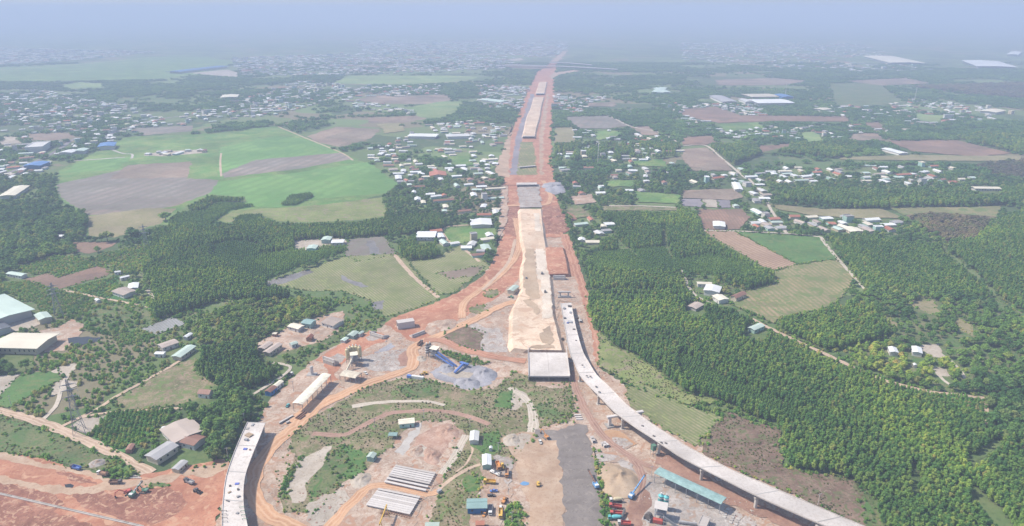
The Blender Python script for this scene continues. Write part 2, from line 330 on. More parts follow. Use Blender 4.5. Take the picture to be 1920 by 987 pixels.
Rd('A', '1240,860 1235,910 1240,990', 4, 4, 'path', 'pale_dirt', 'thin pale bund between the two paddy halves')
Rd('A', '-200,1010 0,985 200,905 330,840 420,780 560,770 700,725 800,690 950,660 1150,640', 9, 9, 'road', 'asphalt_far', 'grey town road winding into the far left')
S('A', '800,872 900,850 1150,838 1165,858 900,878', 'ground', 'bare_pale', 'narrow pale settlement strip in the upper paddy')
Rd('A', '405,903 560,893 700,883', 7, 7, 'path', 'concrete_slab', 'straight pale canal bank at the left paddy')
Rd('A', '620,838 690,862 740,866 738,890', 5, 5, 'path', 'concrete_slab', 'hooked pale canal bank near the left town')
# ---- left middle
S('O', '-300,400 0,392 60,380 110,400 158,392 164,424 150,440 136,455 138,470 60,496 0,506 -300,520', 'forest_ground', 'forest_floor', 'ground under the dark wood at the left edge', 'wd', lab='dark leafy tree in the big wood at the left edge')
S('D', '405,375 660,370 630,395 500,437 430,425', 'field', 'plough_red', 'small red brown bare field beside the left wood')
S('D', '1010,192 1060,160 1190,108 1375,118 1378,150 1220,156 1130,206', 'forest_ground', 'forest_floor', 'ground under the windbreak of trees on the plain', 'pt')
S('D', '1000,215 1130,206 1230,156 1430,170 1290,196 1220,246 1170,292 1000,282 940,262', 'field', 'crop', 'young plantation below the windbreak', 'py', 12)
S('D', '1310,250 1360,226 1482,226 1440,262 1380,268', 'field', 'crop', 'small rectangular young plantation in the yellow strip', 'py', 12)
S('D', '1580,166 1630,116 1752,104 1757,120 1660,166', 'field', 'crop', 'isolated young plantation inside the bright paddy', 'py', 12)
S('D', '560,440 800,390 860,440 800,540 640,560 520,470', 'field', 'scrub', 'green cassava field left of the big plantation', 'bu')
S('D', '860,282 1000,286 1180,312 1350,272 1660,262 1642,424 1450,448 1450,382 1380,372 1200,396 1190,442 1230,474 1330,540 1350,592 1480,592 1624,642 1624,692 1480,702 1250,692 1030,772 872,812 846,720 856,620 796,540 846,470 796,400 868,340', 'forest_ground', 'forest_floor', 'ground under the large plantation left of centre', 'pt', 18)
S('D', '1200,402 1270,377 1380,377 1448,402 1456,450 1640,428 E:0,380 E:30,420 D:1700,500 1480,588 1352,590 1332,548 1200,452', 'field', 'crop', 'low young plantation inside the large left plantation', 'py', 18)
S('O', '555,419 640,414 740,410 830,407 833,430 740,441 664,446 640,448 555,451', 'forest_ground', 'forest_floor', 'ground under the tree belt beside the left village', 'pt', 5)
S('D', '1650,365 1790,355 1914,350 1960,385 1700,420 1650,425', 'ground', 'bare_pale', 'bare compound with mint roofed sheds')
S('E', '315,412 420,370 570,385 572,452 440,477 340,472', 'forest_ground', 'forest_floor', 'ground under the tree block below the village', 'pt', 5)
S('E', '50,355 240,340 312,440 100,482 10,452', 'field', 'fallow', 'grey bare plot with a small pond')
S('E', '140,365 185,363 226,450 172,457', 'pond_water', 'pond_mud', 'muddy rectangular pond on the grey bare plot')
S('O', '495,531 580,505 640,482 743,476 765,490 800,540 823,561 760,586 720,593 690,562 640,546 580,546 545,541', 'field', 'dry_rows', 'yellow green field with ditches left of the red road')
S('D', '1490,592 1740,524 1762,540 1600,602 1500,616', 'pond_water', 'pond_mud', 'dull shallow pond at the corner of the yellow green field')
S('E', '0,556 90,595 155,622 110,628 0,580', 'pond_water', 'pond_mud', 'muddy narrow ditch in the yellow green field')
S('E', '165,712 240,698 236,748 182,757', 'pond_water', 'pond_mud', 'small muddy pond near the lower field edge')
S('E', '380,480 520,468 660,395 700,420 800,482 842,512 720,582 640,652 540,668 400,505', 'field', 'dry_rows', 'striped green field beside the left red road')
S('E', '540,545 800,505 762,556 600,582', 'field', 'fallow_brown', 'brown strip inside the striped field')
Rd('E', '295,440 400,560 545,684', 5, 5, 'path', 'pale_dirt', 'pale track across the yellow green field')
S('E', '560,332 600,290 872,285 872,330 660,382 620,387', 'field', 'grass', 'green meadow among the village houses')
Rd('E', '560,310 620,388 660,385 700,420 775,482', 4, 4, 'path', 'pale_dirt', 'pale lane around the village meadow')
Rd('E', '565,305 590,290 640,280 870,270', 4, 4, 'path', 'pale_dirt', 'pale lane between village houses and meadow')
S('D', '0,590 130,585 330,640 540,690 640,720 500,760 320,800 190,755 60,655 0,640', 'field', 'scrub', 'green scrub around the left pylon', 'bu')
S('D', '130,582 280,545 330,570 560,500 622,530 600,560 420,612 330,637 200,612', 'field', 'plough_red', 'brown U shaped bare field on the left')
S('D', '290,545 330,570 560,500 480,470 340,510', 'field', 'crop', 'green crop inside the brown field', 'bu')
S('D', '100,520 300,450 480,460 540,490 340,508 280,543 160,560', 'field', 'scrub', 'green field above the brown bare field', 'bu')
S('D', '390,635 600,580 660,560 660,640 720,700 540,680', 'field', 'crop', 'green crops beside the white farm buildings', 'bu')
Rd('D', '350,640 540,680 700,710 835,742', 3.5, 3.5, 'path', 'pale_dirt', 'pale track passing the white farm buildings')
Rd('D', '825,640 850,670 868,695', 5, 3, 'path', 'bare_pale', 'short pale track beside the white farm')
S('D', '480,760 640,710 850,740 860,800 760,850 600,880 480,870', 'field', 'scrub', 'rough green meadow left of the striped plot', 'scr')
S('D', '780,862 960,795 1042,822 990,850 880,892', 'field', 'plastic_rows', 'grey vegetable plot in stripes')
S('D', '620,900 790,865 880,895 800,935 680,950', 'field', 'scrub', 'small bluish green vegetable plot', 'bu')
S('D', '-200,830 60,820 200,792 235,830 110,872 -200,900', 'ground', 'bare_pale', 'pale yard between the big left sheds')
S('D', '220,870 330,850 400,805 470,832 462,880 360,985 250,990', 'ground', 'site_soil', 'brown bare earth behind the cream shed')
S('D', '240,880 330,872 360,890 290,912 240,905', 'ground', 'bare_pale', 'pale sandy heap beside the cream shed')
S('D', '380,912 430,904 582,904 545,930 430,952 385,940', 'pond_water', 'pond_water', 'black pond behind the cream shed')
S('D', '1170,792 1260,732 1480,704 1640,700 1780,700 1860,740 1800,800 1650,832 1550,882 1450,932 1430,962 1290,987 H:200,-30 150,-10 S:1760,700 1720,640 1690,560', 'forest_ground', 'scrub', 'ground of the light young wood', 'lw', lab='pale green tree in the young wood above the site')
S('D', '1440,985 1450,935 1640,832 1800,790 1925,758 1925,860 1800,935 1560,1000', 'ground', 'site_soil', 'bare compound with long roofs above the site')
S('D', '1420,985 1560,995 1800,935 1925,865 1970,850 2050,820 2050,860 E:120,890 H:780,0 600,110 520,60 420,40', 'field', 'scrub', 'scrub bank above the left site edge', 'scb')
# ---- lower left
S('G', '-300,-20 190,0 190,100 112,132 0,142 -300,200', 'forest_ground', 'forest_floor', 'ground under the lower left grove', 'wd', lab='dark tree in the grove below the cream shed')
S('G', '-200,150 0,145 116,138 60,202 0,252 -200,300', 'ground', 'bare_pale', 'pale bare patch at the left edge')
S('G', '0,255 120,140 330,112 346,162 220,222 60,322 0,322', 'field', 'grass_bright', 'bright green grass behind the pylon')
S('G', '285,122 330,92 440,74 432,106 380,142', 'ground', 'bare_pale', 'pale sandy patch behind the near pylon')
S('G', '292,214 340,170 440,178 432,202 340,238 290,262', 'ground', 'bare_pale', 'pale sandy patch beside the near pylon')
Rd('G', '425,85 370,160 340,235 310,320 228,402', 3.5, 3.5, 'path', 'bare_pale', 'wheel track past the near pylon')
S('O', '217,750 320,690 366,672 374,690 420,722 400,742 350,760 230,773', 'field', 'scrub_dry', 'rough brown green meadow left of the plantation block')
Rd('G', '1060,30 957,92 800,180 650,262 560,322 440,384 320,440', 3.5, 3.5, 'path', 'pale_dirt', 'long track past the near pylon')
Rd('G', '1130,320 957,330 700,345 560,357 460,380', 3, 3, 'path', 'pale_dirt', 'track along the dark crop field')
S('G', '390,432 470,382 600,366 562,440 490,472', 'ground', 'bare_pale', 'tan bare plot beside the near pylon')
S('G', '500,472 620,352 960,336 960,380 880,420 700,577 620,562', 'field', 'crop', 'dark green orchard in rows beside the dirt road', 'rw', 20)
S('G', '-200,352 0,360 200,430 350,490 480,560 640,620 600,690 400,650 250,600 0,570 -200,560', 'field', 'scrub', 'green verge between dirt road and red earthworks', 'sg')
S('G', '20,470 200,430 300,500 260,560 60,540', 'field', 'scrub', 'fresh green patch of the verge')
Rd('G', '-200,270 0,342 220,402 440,492 640,582 740,640 850,690', 8, 8, 'dirt_road', 'pale_dirt', 'pale dirt road crossing the lower left')
S('H', '130,82 200,0 480,-10 582,80 562,180 400,232 250,192 140,132', 'forest_ground', 'forest_floor', 'ground under the plantation block left of the track', 'pt', 30)
S('H', '60,330 250,200 430,242 512,322 430,400 370,500 318,600 330,640 60,680 0,665 40,560 210,490 110,440 120,370', 'forest_ground', 'forest_floor', 'ground under the grove left of the left viaduct', 'wd', lab='leafy tree in the grove between farm roofs and left viaduct')
Rd('H', '560,70 640,82 672,102 620,152 500,226 440,268', 3, 3, 'path', 'bare_pale', 'narrow pale path beside the plantation block')
# ---- construction site base
S('O', '470,830 505,752 560,700 600,664 640,644 700,625 733,602 800,576 860,550 905,520 925,490 940,450 1062,440 1072,470 1092,530 1112,640 1122,690 1170,722 1200,758 1250,800 1350,852 1600,962 1700,1010 1700,1400 380,1400 400,1000 418,935 440,880', 'site_ground', 'site_soil', 'pale pinkish earth of the road construction site')
S('O', '-300,835 0,849 84,860 134,880 181,892 214,905 254,898 284,888 320,880 362,873 420,862 440,870 400,1000 380,1300 -300,1300', 'red_earth_ground', 'red_earth', 'red earthworks at the lower left corner')
S('N', '-800,520 0,545 200,590 480,660 560,690 640,780 520,860 250,760 0,690 -800,540', 'red_earth_ground', 'red_dark', 'dark red turned soil along the white drain')
S('N', '-800,760 0,700 250,760 560,860 900,960 1000,1300 -800,1300', 'red_earth_ground', 'red_dark', 'dark red turned soil below the white drain')
S('N', '700,640 960,620 1130,700 1300,700 1400,640 1650,600 1800,660 1860,760 1700,900 1500,987 1300,940 1000,860 800,800', 'red_earth_ground', 'red_dark', 'churned red soil around the lower left machines')
S('N', '0,490 300,560 620,600 900,600 1080,560 1240,530 1500,520 1800,440 1900,430 H:330,620 330,660 200,720 60,700 N:1700,560 1400,590 1100,640 800,680 500,665 200,600 0,560 -500,480 -500,400', 'dirt_road', 'pale_dirt', 'pale orange haul road through the lower left red earth')
S('N', '0,260 200,300 400,360 700,410 960,470 1090,520 1080,560 900,500 550,430 200,370 0,330 -400,300 -400,240', 'ground', 'pale_dirt', 'pale earth bank above the lower left haul road')
S('N', '550,440 640,440 960,560 960,580 760,550 560,460', 'ground', 'red_dark', 'dark red trench beside the haul road')
S('N', '860,390 950,330 1040,320 1050,370 900,420', 'ground', 'site_grey', 'grey spoil heap floor beside the blue truck')
S('N', '640,580 700,572 735,590 720,612 650,610', 'puddle_water', 'pond_water', 'small bluish puddle on the haul road')
S('N', '1080,310 1180,310 1280,400 1330,470 1200,500 1080,480', 'field', 'grass', 'green tuft of land by the road fork', 'bu')
S('N', '1480,570 1600,562 1690,590 1600,610 1500,605', 'field', 'scrub', 'small grassy strip beside the red machines')
# ---- left red corridor
S('O', '955,296 972,300 972,345 975,385 980,430 986,470 981,500 966,530 930,560 870,596 850,606 800,641 770,641 740,621 723,606 735,597 800,575 860,549 905,519 925,489 940,449 947,400 950,350', 'red_earth_ground', 'red_earth', 'broad red embankment curving left from the highway')
S('O', '948,390 972,388 976,425 970,445 946,440', 'red_earth_ground', 'red_dark', 'dark red square on the left carriageway')
S('M', '50,410 330,240 600,108 745,150 805,190 560,300 380,400 250,540 295,605 160,640 190,520 120,430', 'red_earth_ground', 'red_earth', 'red earth strip behind the cream silos')
S('M', '560,180 640,150 730,170 640,215 590,215', 'ground', 'site_grey', 'grey slab inside the red cut')
S('M', '200,380 280,340 370,380 300,440 220,430', 'ground', 'site_grey', 'grey pad beside the concrete abutment')
S('M', '640,330 820,232 860,270 700,345', 'ground', 'gravel', 'grey gravel pad right of the cream silos')
S('M', '480,390 660,340 960,290 1010,320 1000,440 960,500 700,520 560,500', 'ground', 'site_grey', 'pale grey yard right of the cream silos')
S('M', '890,360 960,310 1010,330 1010,440 960,470 900,470', 'ground', 'mud_track', 'brown mud beside the haul road bend')
S('M', '1340,170 1450,70 1560,60 1700,110 1750,150 1710,250 1730,315 1600,290 1420,230', 'field', 'scrub_brown', 'brown scrub patch right of the haul road')
S('M', '1560,60 1680,40 1800,90 1900,90 1960,240 1980,330 1780,330 1720,310 1710,250 1750,150', 'ground', 'site_grey', 'grey bare earth left of the sand embankment')
S('E', '720,740 800,725 810,760 760,775 720,765', 'field', 'scrub_dry', 'small grass patch between the haul roads')
S('E', '805,650 870,640 880,670 840,690 810,680', 'field', 'scrub_dry', 'tiny grass triangle inside the red curve')
S('M', '1290,310 1400,320 1500,350 1700,400 1780,450 1700,460 1540,440 1420,390', 'field', 'scrub_dry', 'weedy strip above the grey gravel heap', 'bu')
S('M', '1200,530 1300,480 1480,500 1540,450 1700,460 1830,500 1830,640 1700,690 1560,700 1440,640 1260,590', 'gravel_ground', 'gravel', 'grey crushed stone yard of the blue conveyors')
S('M', '1260,530 1460,515 1650,540 1600,585 1440,580', 'ground', 'bare_pale', 'pale dusty strip in the crushed stone yard')
# ---- scrub inside the loop
S('O', '555,806 600,776 655,746 690,728 750,711 800,712 880,734 925,731 962,700 1058,722 1068,780 1030,800 1003,806 1000,830 965,842 961,872 940,884 908,850 906,905 882,972 880,1100 780,1100 800,1000 822,922 862,850 850,790 780,790 740,830 690,880 650,902 590,962 530,962 520,902 545,840', 'scrub_field', 'scrub_dry', 'dry scrub inside the looping haul road', 'sg')
S('J', '0,180 90,170 330,175 350,330 330,400 150,420 100,300 0,270', 'scrub_field', 'scrub_dry', 'scrub patch in front of the wide underpass', 'sg')
S('J', '0,210 60,235 100,280 20,340 -30,330 -40,260', 'ground', 'bare_pale', 'pale bare patch in front of the underpass')
S('J', '130,170 330,170 345,205 240,215 130,200', 'ground', 'site_soil', 'pale earth apron below the underpass')
S('J', '140,310 200,300 290,380 240,400 150,370', 'field', 'scrub', 'green weeds in front of the underpass', 'sg')
Rd('J', '-20,215 60,260 105,320 120,400 110,470', 4, 9, 'path', 'bare_pale', 'pale footpath in front of the underpass')
S('I', '330,200 480,175 560,200 540,260 400,265 330,240', 'field', 'scrub', 'green patch at the top of the loop scrub', 'sg')
S('I', '880,240 957,225 957,330 860,320', 'field', 'grass_bright', 'bright green patch at the right of the loop scrub')
S('I', '0,540 60,545 140,600 110,690 30,720 -40,700', 'field', 'grass_bright', 'bright green patch left of the mint hut', 'sg')
S('H', '780,740 900,585 960,545 1000,600 950,760 840,822 790,830', 'field', 'scrub', 'green weedy strip on the loop bank', 'sg')
S('H', '620,790 690,640 735,595 720,640 660,760 650,840 615,830', 'field', 'scrub', 'thin green hedge line on the loop bank', 'bu')
S('H', '530,640 620,570 700,585 690,630 640,740 600,830 620,890 560,860 530,760', 'ground', 'site_soil', 'bare pink bank beside the curved haul road')
S('H', '700,640 860,545 905,540 860,640 770,740 750,850 680,860 650,800 690,700', 'ground', 'bare_pale', 'pale bare bank inside the loop')
S('H', '760,880 860,810 980,790 1010,840 900,960 800,1000 760,960', 'ground', 'bare_pale', 'pale rubble slope left of the girders')
Rd('I', '-160,470 0,480 100,440 200,385 290,355 480,342 600,350 720,378 830,420', 5, 5, 'path', 'mud_track', 'brown track curving across the loop scrub')
Rd('I', '60,320 180,300 330,290 480,290 580,312', 5, 3, 'path', 'bare_pale', 'pale eroded ridge across the loop scrub')
S('I', '-60,1010 20,870 120,760 200,640 290,590 340,560 430,480 480,412 600,398 650,440 690,470 705,482 645,602 560,720 505,790 440,900 400,1060', 'site_ground', 'site_soil', 'pink earth yard holding the precast girders')
S('I', '440,480 520,430 600,420 650,470 600,540 560,600 480,640 400,600 360,590', 'red_earth_ground', 'pink_soil', 'reddish pile ground above the girders')
S('I', '380,560 450,530 500,560 470,600 390,600', 'ground', 'bare_pale', 'pale heap among red earth above the girders')
S('I', '296,575 345,520 415,432 448,408 442,450 400,515 345,597', 'concrete_slab_ground', 'concrete_slab', 'concrete casting strip leading to the mint house')
Rd('I', '700,480 640,590 560,700', 6, 5, 'path', 'bare_pale', 'pale bank right of the girder yard')
Rd('I', '-100,1040 0,920 90,830 170,765 300,770 480,810 545,790', 8, 5, 'dirt_road', 'orange_dirt', 'orange lane between the two girder stacks')
Rd('I', '545,785 640,710 720,665 780,645', 3, 2.5, 'path', 'pale_dirt', 'thin footpath to the pale mint house')
Rd('I', '640,690 700,640 735,570 730,540', 1.5, 1.5, 'path', 'pale_dirt', 'thin curved footpath to the white house')
S('I', '690,720 770,690 780,790 710,800 680,760', 'field', 'grass_bright', 'bright grass left of the parked trucks')
S('I', '720,530 790,540 780,470 880,450 900,560 850,590 790,580', 'field', 'grass_bright', 'bright grass around the white house', 'sg')
S('I', '785,650 870,640 950,650 950,850 890,990 800,990 830,860 790,800', 'ground', 'site_soil', 'dirt yard with parked trucks')
S('I', '850,600 960,590 960,640 940,820 900,700', 'ground', 'site_grey', 'grey rubble strip beside the parked trucks')
# ---- central asphalt and sandy road
S('J', '-60,500 60,460 250,480 262,560 290,760 305,1300 40,1300 80,1000 100,860 40,740 10,600', 'site_ground', 'pale_dirt', 'pale sandy access road beside the grey strip')
S('J', '40,470 110,480 60,560 20,560', 'ground', 'bare_pale', 'pale patch beside the excavator')
S('J', '0,860 50,870 70,1000 60,1300 -60,1300 -40,900', 'scrub_field', 'scrub', 'grassy corner left of the sandy road', 'bu')
S('J', '130,448 258,456 360,415 420,425 450,580 490,760 515,1000 530,1400 315,1400 298,1000 282,760 262,560 250,510 128,500', 'asphalt_road', 'asphalt', 'dark grey unfinished carriageway strip')
S('J', '455,540 490,600 480,640 520,650 500,720 540,850 560,1000 570,1300 535,1300 515,987 490,760 460,600', 'scrub_field', 'scrub', 'weedy verge right of the grey strip', 'bu')
S('J', '505,650 560,640 640,665 695,705 718,742 664,832 545,838 500,740', 'sand_ground', 'tan_sand', 'tan sand stockpile ground')
S('J', '500,470 560,450 640,480 700,530 640,560 560,520', 'ground', 'orange_dirt', 'orange earth under the right viaduct')
S('J', '560,490 640,500 680,530 640,560 570,530', 'ground', 'site_grey', 'grey patch under the right viaduct')
S('J', '460,560 560,590 680,640 700,700 640,665 560,635 470,630', 'ground', 'site_grey', 'pale grey rubble above the sand stockpile')
S('J', '720,780 760,700 860,720 K:60,790 240,870 400,960 420,1100 J:700,1300 560,1300 640,1000 650,850', 'site_ground', 'site_grey', 'grey muddy yard of the batching plant')
S('J', '660,840 740,760 780,830 760,900 720,1000 640,1000', 'ground', 'mud_track', 'brown mud around the drilling rig')
Rd('J', '330,130 370,250 430,370 480,450 560,530 660,600 710,660 725,740 690,850', 6, 6, 'dirt_road', 'mud_track', 'reddish haul track below the right viaduct')
Rd('J', '660,600 760,650 860,680 957,720', 4, 5, 'path', 'mud_track', 'muddy track toward the teal shed')
S('J', '820,560 K:0,640 200,750 430,870 700,985 740,1020 600,1010 400,930 200,830 0,720 J:800,640', 'ground', 'mud_track', 'reddish earth under the right viaduct spans')
# ---- haul roads
Rd('O', '966,410 973,440 970,478 934,520 880,560 868,575 866,598', 9, 8, 'dirt_road', 'orange_dirt', 'orange haul road down the red left embankment')
Rd('O', '966,450 955,490 930,520 905,545', 4, 4, 'dirt_road', 'pale_dirt', 'second pale wheel track on the red embankment')
Rd('O', '966,566 934,577 894,598 827,628 790,645 774,658 776,680 760,697 692,720 636,744 600,762 554,800 505,846 480,886 475,921 487,950 514,974 560,998 620,1060', 10, 11, 'dirt_road', 'orange_dirt', 'long orange haul road looping around the scrub')
Rd('O', '600,752 575,775 545,800', 14, 12, 'dirt_road', 'orange_dirt', 'wide orange yard beside the cream roofed shed')
Rd('O', '795,638 831,641 861,654 899,664 940,673 986,679', 10, 9, 'dirt_road', 'red_earth', 'red lane leading to the wide underpass')
# ---- right of the highway
S('O', '1010,300 1028,300 1032,345 1048,385 1058,410 1064,430 1056,440 1050,446 1020,448 1017,420 1015,385 1010,345', 'red_earth_ground', 'red_earth', 'red earth right of the sand strip')
S('O', '1018,388 1048,386 1058,415 1050,440 1020,440', 'red_earth_ground', 'red_dark', 'dark red stockpile area right of the sand strip')
Rd('O', '1058,440 1070,480 1080,515 1092,560 1104,610 1110,650 1112,690', 13, 17, 'dirt_road', 'red_earth', 'red service road right of the right viaduct')
S('R', '380,200 560,230 590,330 640,480 690,700 700,820 740,900 700,960 640,860 590,660 560,420 450,400 430,560 400,520', 'site_ground', 'site_soil', 'pink earth around the start of the right viaduct')
S('O', '1122,625 1160,613 1200,648 1260,678 1330,700 1345,755 1290,760 1230,745 1180,722 1150,702 1124,690', 'field', 'grass_yellow', 'yellow green grass right of the red service road', 'sg')
S('O', '1172,728 1208,722 1282,760 1354,785 1302,840 1240,802 1182,765', 'field', 'dry_rows', 'dry striped plot beside the right viaduct')
S('K', '110,580 170,430 270,350 400,420 560,440 540,560 560,660 680,690 957,725 L:60,800 160,830 250,990 300,1400 L:100,1300 K:957,985 760,880 480,755 240,650', 'scrub_field', 'scrub_brown', 'brown cut over land beside the right viaduct', 'sg')
S('K', '1000,730 L:60,760 130,830 210,900 260,990 320,1300 160,1300 60,980', 'field', 'scrub', 'green slope at the plantation corner', 'sg')
S('O', '1100,577 1106,556 1180,546 1292,549 1302,582 1350,577 1402,602 1412,610 1450,628 1500,654 1560,684 1600,696 1640,712 1700,732 1720,738 1760,752 1845,790 1850,805 1920,820 2400,860 2700,1400 1740,1400 1690,1060 1652,987 1640,940 1600,902 1560,892 1490,882 1472,872 1480,842 1462,802 1402,782 1370,762 1330,747 1290,742 1240,702 1180,662 1150,652 1130,627 1113,617', 'forest_ground', 'forest_floor', 'ground under the large plantation right of the viaduct', 'pt', 35, lab='slender tree in the tall plantation at the bottom right')
S('K', '-30,30 60,60 250,180 420,240 560,312 692,402 640,432 480,350 300,262 200,242 60,190 -20,140', 'field', 'crop', 'strip of lower young trees inside the right plantation', 'py', 35)
S('O', '1105,496 1180,486 1250,471 1282,520 1290,547 1200,545 1110,546 1104,520', 'forest_ground', 'forest_floor', 'ground under the plantation below the right hamlet', 'pt', 8)
S('O', '1112,480 1180,484 1245,470 1190,482 1110,492', 'field', 'crop', 'low crops above the right plantation', 'py')
S('O', '1162,433 1190,429 1241,434 1246,465 1192,480 1152,452', 'forest_ground', 'forest_floor', 'ground under the square plantation block', 'pt', 8)
S('O', '1110,455 1160,450 1190,480 1130,482', 'forest_ground', 'forest_floor', 'ground under the small stand by the hamlet', 'pt', 8)
S('E', '1430,225 1620,200 1914,200 F:110,250 115,305 E:1800,290 1700,296 1560,292 1480,250', 'forest_ground', 'forest_floor', 'ground under the long stand right of the hamlet', 'pt', 8)
S('E', '1480,170 1880,180 1880,196 1700,198 1460,196', 'field', 'scrub_dry', 'dry verge of the hamlet lane')
S('O', '1240,436 1312,432 1380,470 1442,512 1457,532 1402,546 1342,527 1272,502 1255,470', 'forest_ground', 'forest_floor', 'ground under the stand left of the ploughed stripe', 'pt', 30)
S('O', '1262,492 1330,480 1395,498 1420,512 1380,522 1335,518 1285,512', 'field', 'crop', 'low young trees inside the stand', 'py', 30)
S('O', '1290,520 1342,528 1402,546 1350,560 1300,548', 'field', 'scrub', 'scrub around the three roof farm', 'scb')
S('F', '105,311 290,316 640,500 520,532 450,512', 'ploughed_field', 'plough_pale', 'pale ploughed field with light stripes')
S('F', '300,316 770,346 866,472 640,497', 'field', 'grass_bright', 'bright green square field beside the ploughed stripes')
S('F', '500,545 640,500 866,475 962,562 922,642 872,702 782,752 562,792 512,832 272,722 362,642 540,602', 'field', 'dry_field', 'dry grass field with brown streaks')
S('F', '70,190 330,190 382,232 320,302 112,306 102,240', 'ploughed_field', 'plough_red', 'red brown ploughed field beside the lane')
S('F', '-10,130 105,133 115,180 0,170', 'ploughed_field', 'asphalt_far', 'dark grey plot above the ploughed red field')
S('F', '110,135 190,138 205,182 140,178', 'field', 'bare_pale', 'pale plot between two dark plots')
S('F', '195,138 262,140 270,180 215,182', 'ploughed_field', 'asphalt_far', 'small dark plot above the ploughed red field')
Rd('F', '95,308 300,313 560,325 772,345', 4, 4, 'dirt_road', 'bare_pale', 'pale lane along the top of the bright green field')
Rd('F', '355,0 450,112 500,202 540,260 582,327', 5, 5, 'road', 'bare_pale', 'pale straight road coming down to the green field')
Rd('C', '0,820 130,820 230,900 350,1000', 6, 6, 'road', 'bare_pale', 'pale straight road in the right distance')
Rd('F', '772,345 820,410 890,492 960,570 1022,642', 5, 4, 'dirt_road', 'bare_pale', 'pale lane along the right plantation edge')
Rd('F', '385,805 470,850 560,892 660,942 765,988 L:10,105 200,182 420,236 600,258 742,276', 5, 5, 'dirt_road', 'pale_dirt', 'pale lane running along the top of the right plantation')
Rd('E', '1815,430 1914,550 F:30,620 80,680 170,722', 4, 3, 'dirt_road', 'bare_pale', 'pale lane to the three roof farm')
Rd('E', '1500,170 1700,172 1914,182', 4, 4, 'dirt_road', 'bare_pale', 'pale hamlet lane right of the highway')
S('F', '800,336 1000,356 1200,392 1450,412 1562,522 1700,642 1752,692 1400,682 1200,652 1030,642 960,560 900,480', 'forest_ground', 'forest_floor', 'ground under the wide right hand plantation', 'pn', 25)
S('F', '1500,372 1700,300 1920,200 2300,200 2300,1000 1920,780 1790,694 1650,542 1484,410', 'forest_ground', 'forest_floor', 'ground under the plantation at the right edge', 'pn', 25)
S('F', '1160,182 1500,180 1790,172 1760,235 1400,205 1240,225', 'field', 'dry_field', 'pale dry strip at the right')
S('F', '1250,226 1400,206 1752,236 1642,372 1482,382 1350,302', 'forest_ground', 'scrub_brown', 'ground of the brown leafless wood', 'wb')
S('F', '1022,645 1200,656 1400,686 1752,696 1920,784 2300,1010 2300,1300 L:957,270 750,280 700,250 420,230 F:1150,900 1190,860 1080,772 900,745', 'forest_ground', 'scrub', 'ground of the mixed wood at the right', 'wm', lab='tree in the mixed wood right of the dry field')
S('F', '1270,702 1400,700 1452,772 1380,782 1290,740', 'field', 'fallow_dry', 'dry clearing in the mixed wood')
S('F', '1540,800 1640,850 1622,902 1520,842', 'field', 'fallow_dry', 'second dry clearing in the mixed wood')
S('F', '1080,770 1200,830 1196,872 1150,830', 'field', 'fallow_dry', 'dry strip beside the small plantation')
S('F', '540,832 700,772 872,746 1080,772 1192,862 1152,902 952,962 802,986 682,932 562,882', 'forest_ground', 'forest_floor', 'ground under the small plantation above the lane', 'pt', 25)
S('L', '230,207 420,242 732,287 732,392 600,342 430,272', 'field', 'crop', 'dark orchard in rows below the lane', 'rw', 80)
S('L', '752,282 957,282 1500,320 1500,560 957,532 832,522 762,452', 'forest_ground', 'forest_floor', 'ground under the dark stand at the right edge', 'wd', lab='dark tree in the stand at the right edge')
S('L', '0,-10 200,-20 330,20 500,60 640,130 620,200 430,225 200,172 0,95', 'forest_ground', 'scrub', 'garden ground around the right farm', 'lw', lab='garden tree around the farm below the mixed wood')
S('L', '370,-20 480,-30 520,50 430,45', 'ground', 'bare_pale', 'pale yard of the right farm')
S('L', '420,90 520,110 550,150 490,150', 'ground', 'bare_pale', 'pale garden terrace of the right farm')
Rd('L', '440,100 500,170 550,205', 3, 3, 'path', 'bare_pale', 'garden path of the right farm')
Rd('L', '540,60 600,120 625,165', 3, 3, 'path', 'bare_pale', 'second garden path of the right farm')
Rd('L', '740,290 745,360 752,430', 3, 3, 'path', 'pale_dirt', 'path beside the dark orchard')
S('L', '840,530 957,535 1200,560 1200,580 957,552 860,545', 'path', 'mud_track', 'dark brown track at the right edge')
S('O', '1112,478 1245,468 1290,506 1180,513 1106,506', 'field', 'crop', 'low young stand above the right plantation', 'py', 8)
Rd('O', '1150,448 1175,468 1196,484', 6, 6, 'path', 'scrub', 'grassy ride between the square block and the hamlet stand')
Rd('O', '1102,549 1180,547 1294,550', 7, 7, 'path', 'scrub', 'grassy ride along the top of the large right plantation')
Rd('O', '1244,432 1250,465 1262,490', 6, 6, 'path', 'scrub', 'grassy ride between the two stands')
Rd('F', '1450,395 1560,510 1700,632 1790,720 1914,800', 4, 4, 'path', 'forest_floor', 'dark diagonal ride through the right edge plantation')
Rd('L', '660,770 760,880 860,990 900,1050', 5, 5, 'path', 'forest_floor', 'dark diagonal ride through the bottom right plantation')
Rd('L', '640,625 720,590 800,530 850,525', 5, 5, 'path', 'forest_floor', 'dark gap in the bottom right plantation below the orchard rows')
Rd('L', '335,650 345,720 352,790', 5, 5, 'path', 'forest_floor', 'short dark gap inside the bottom right plantation')
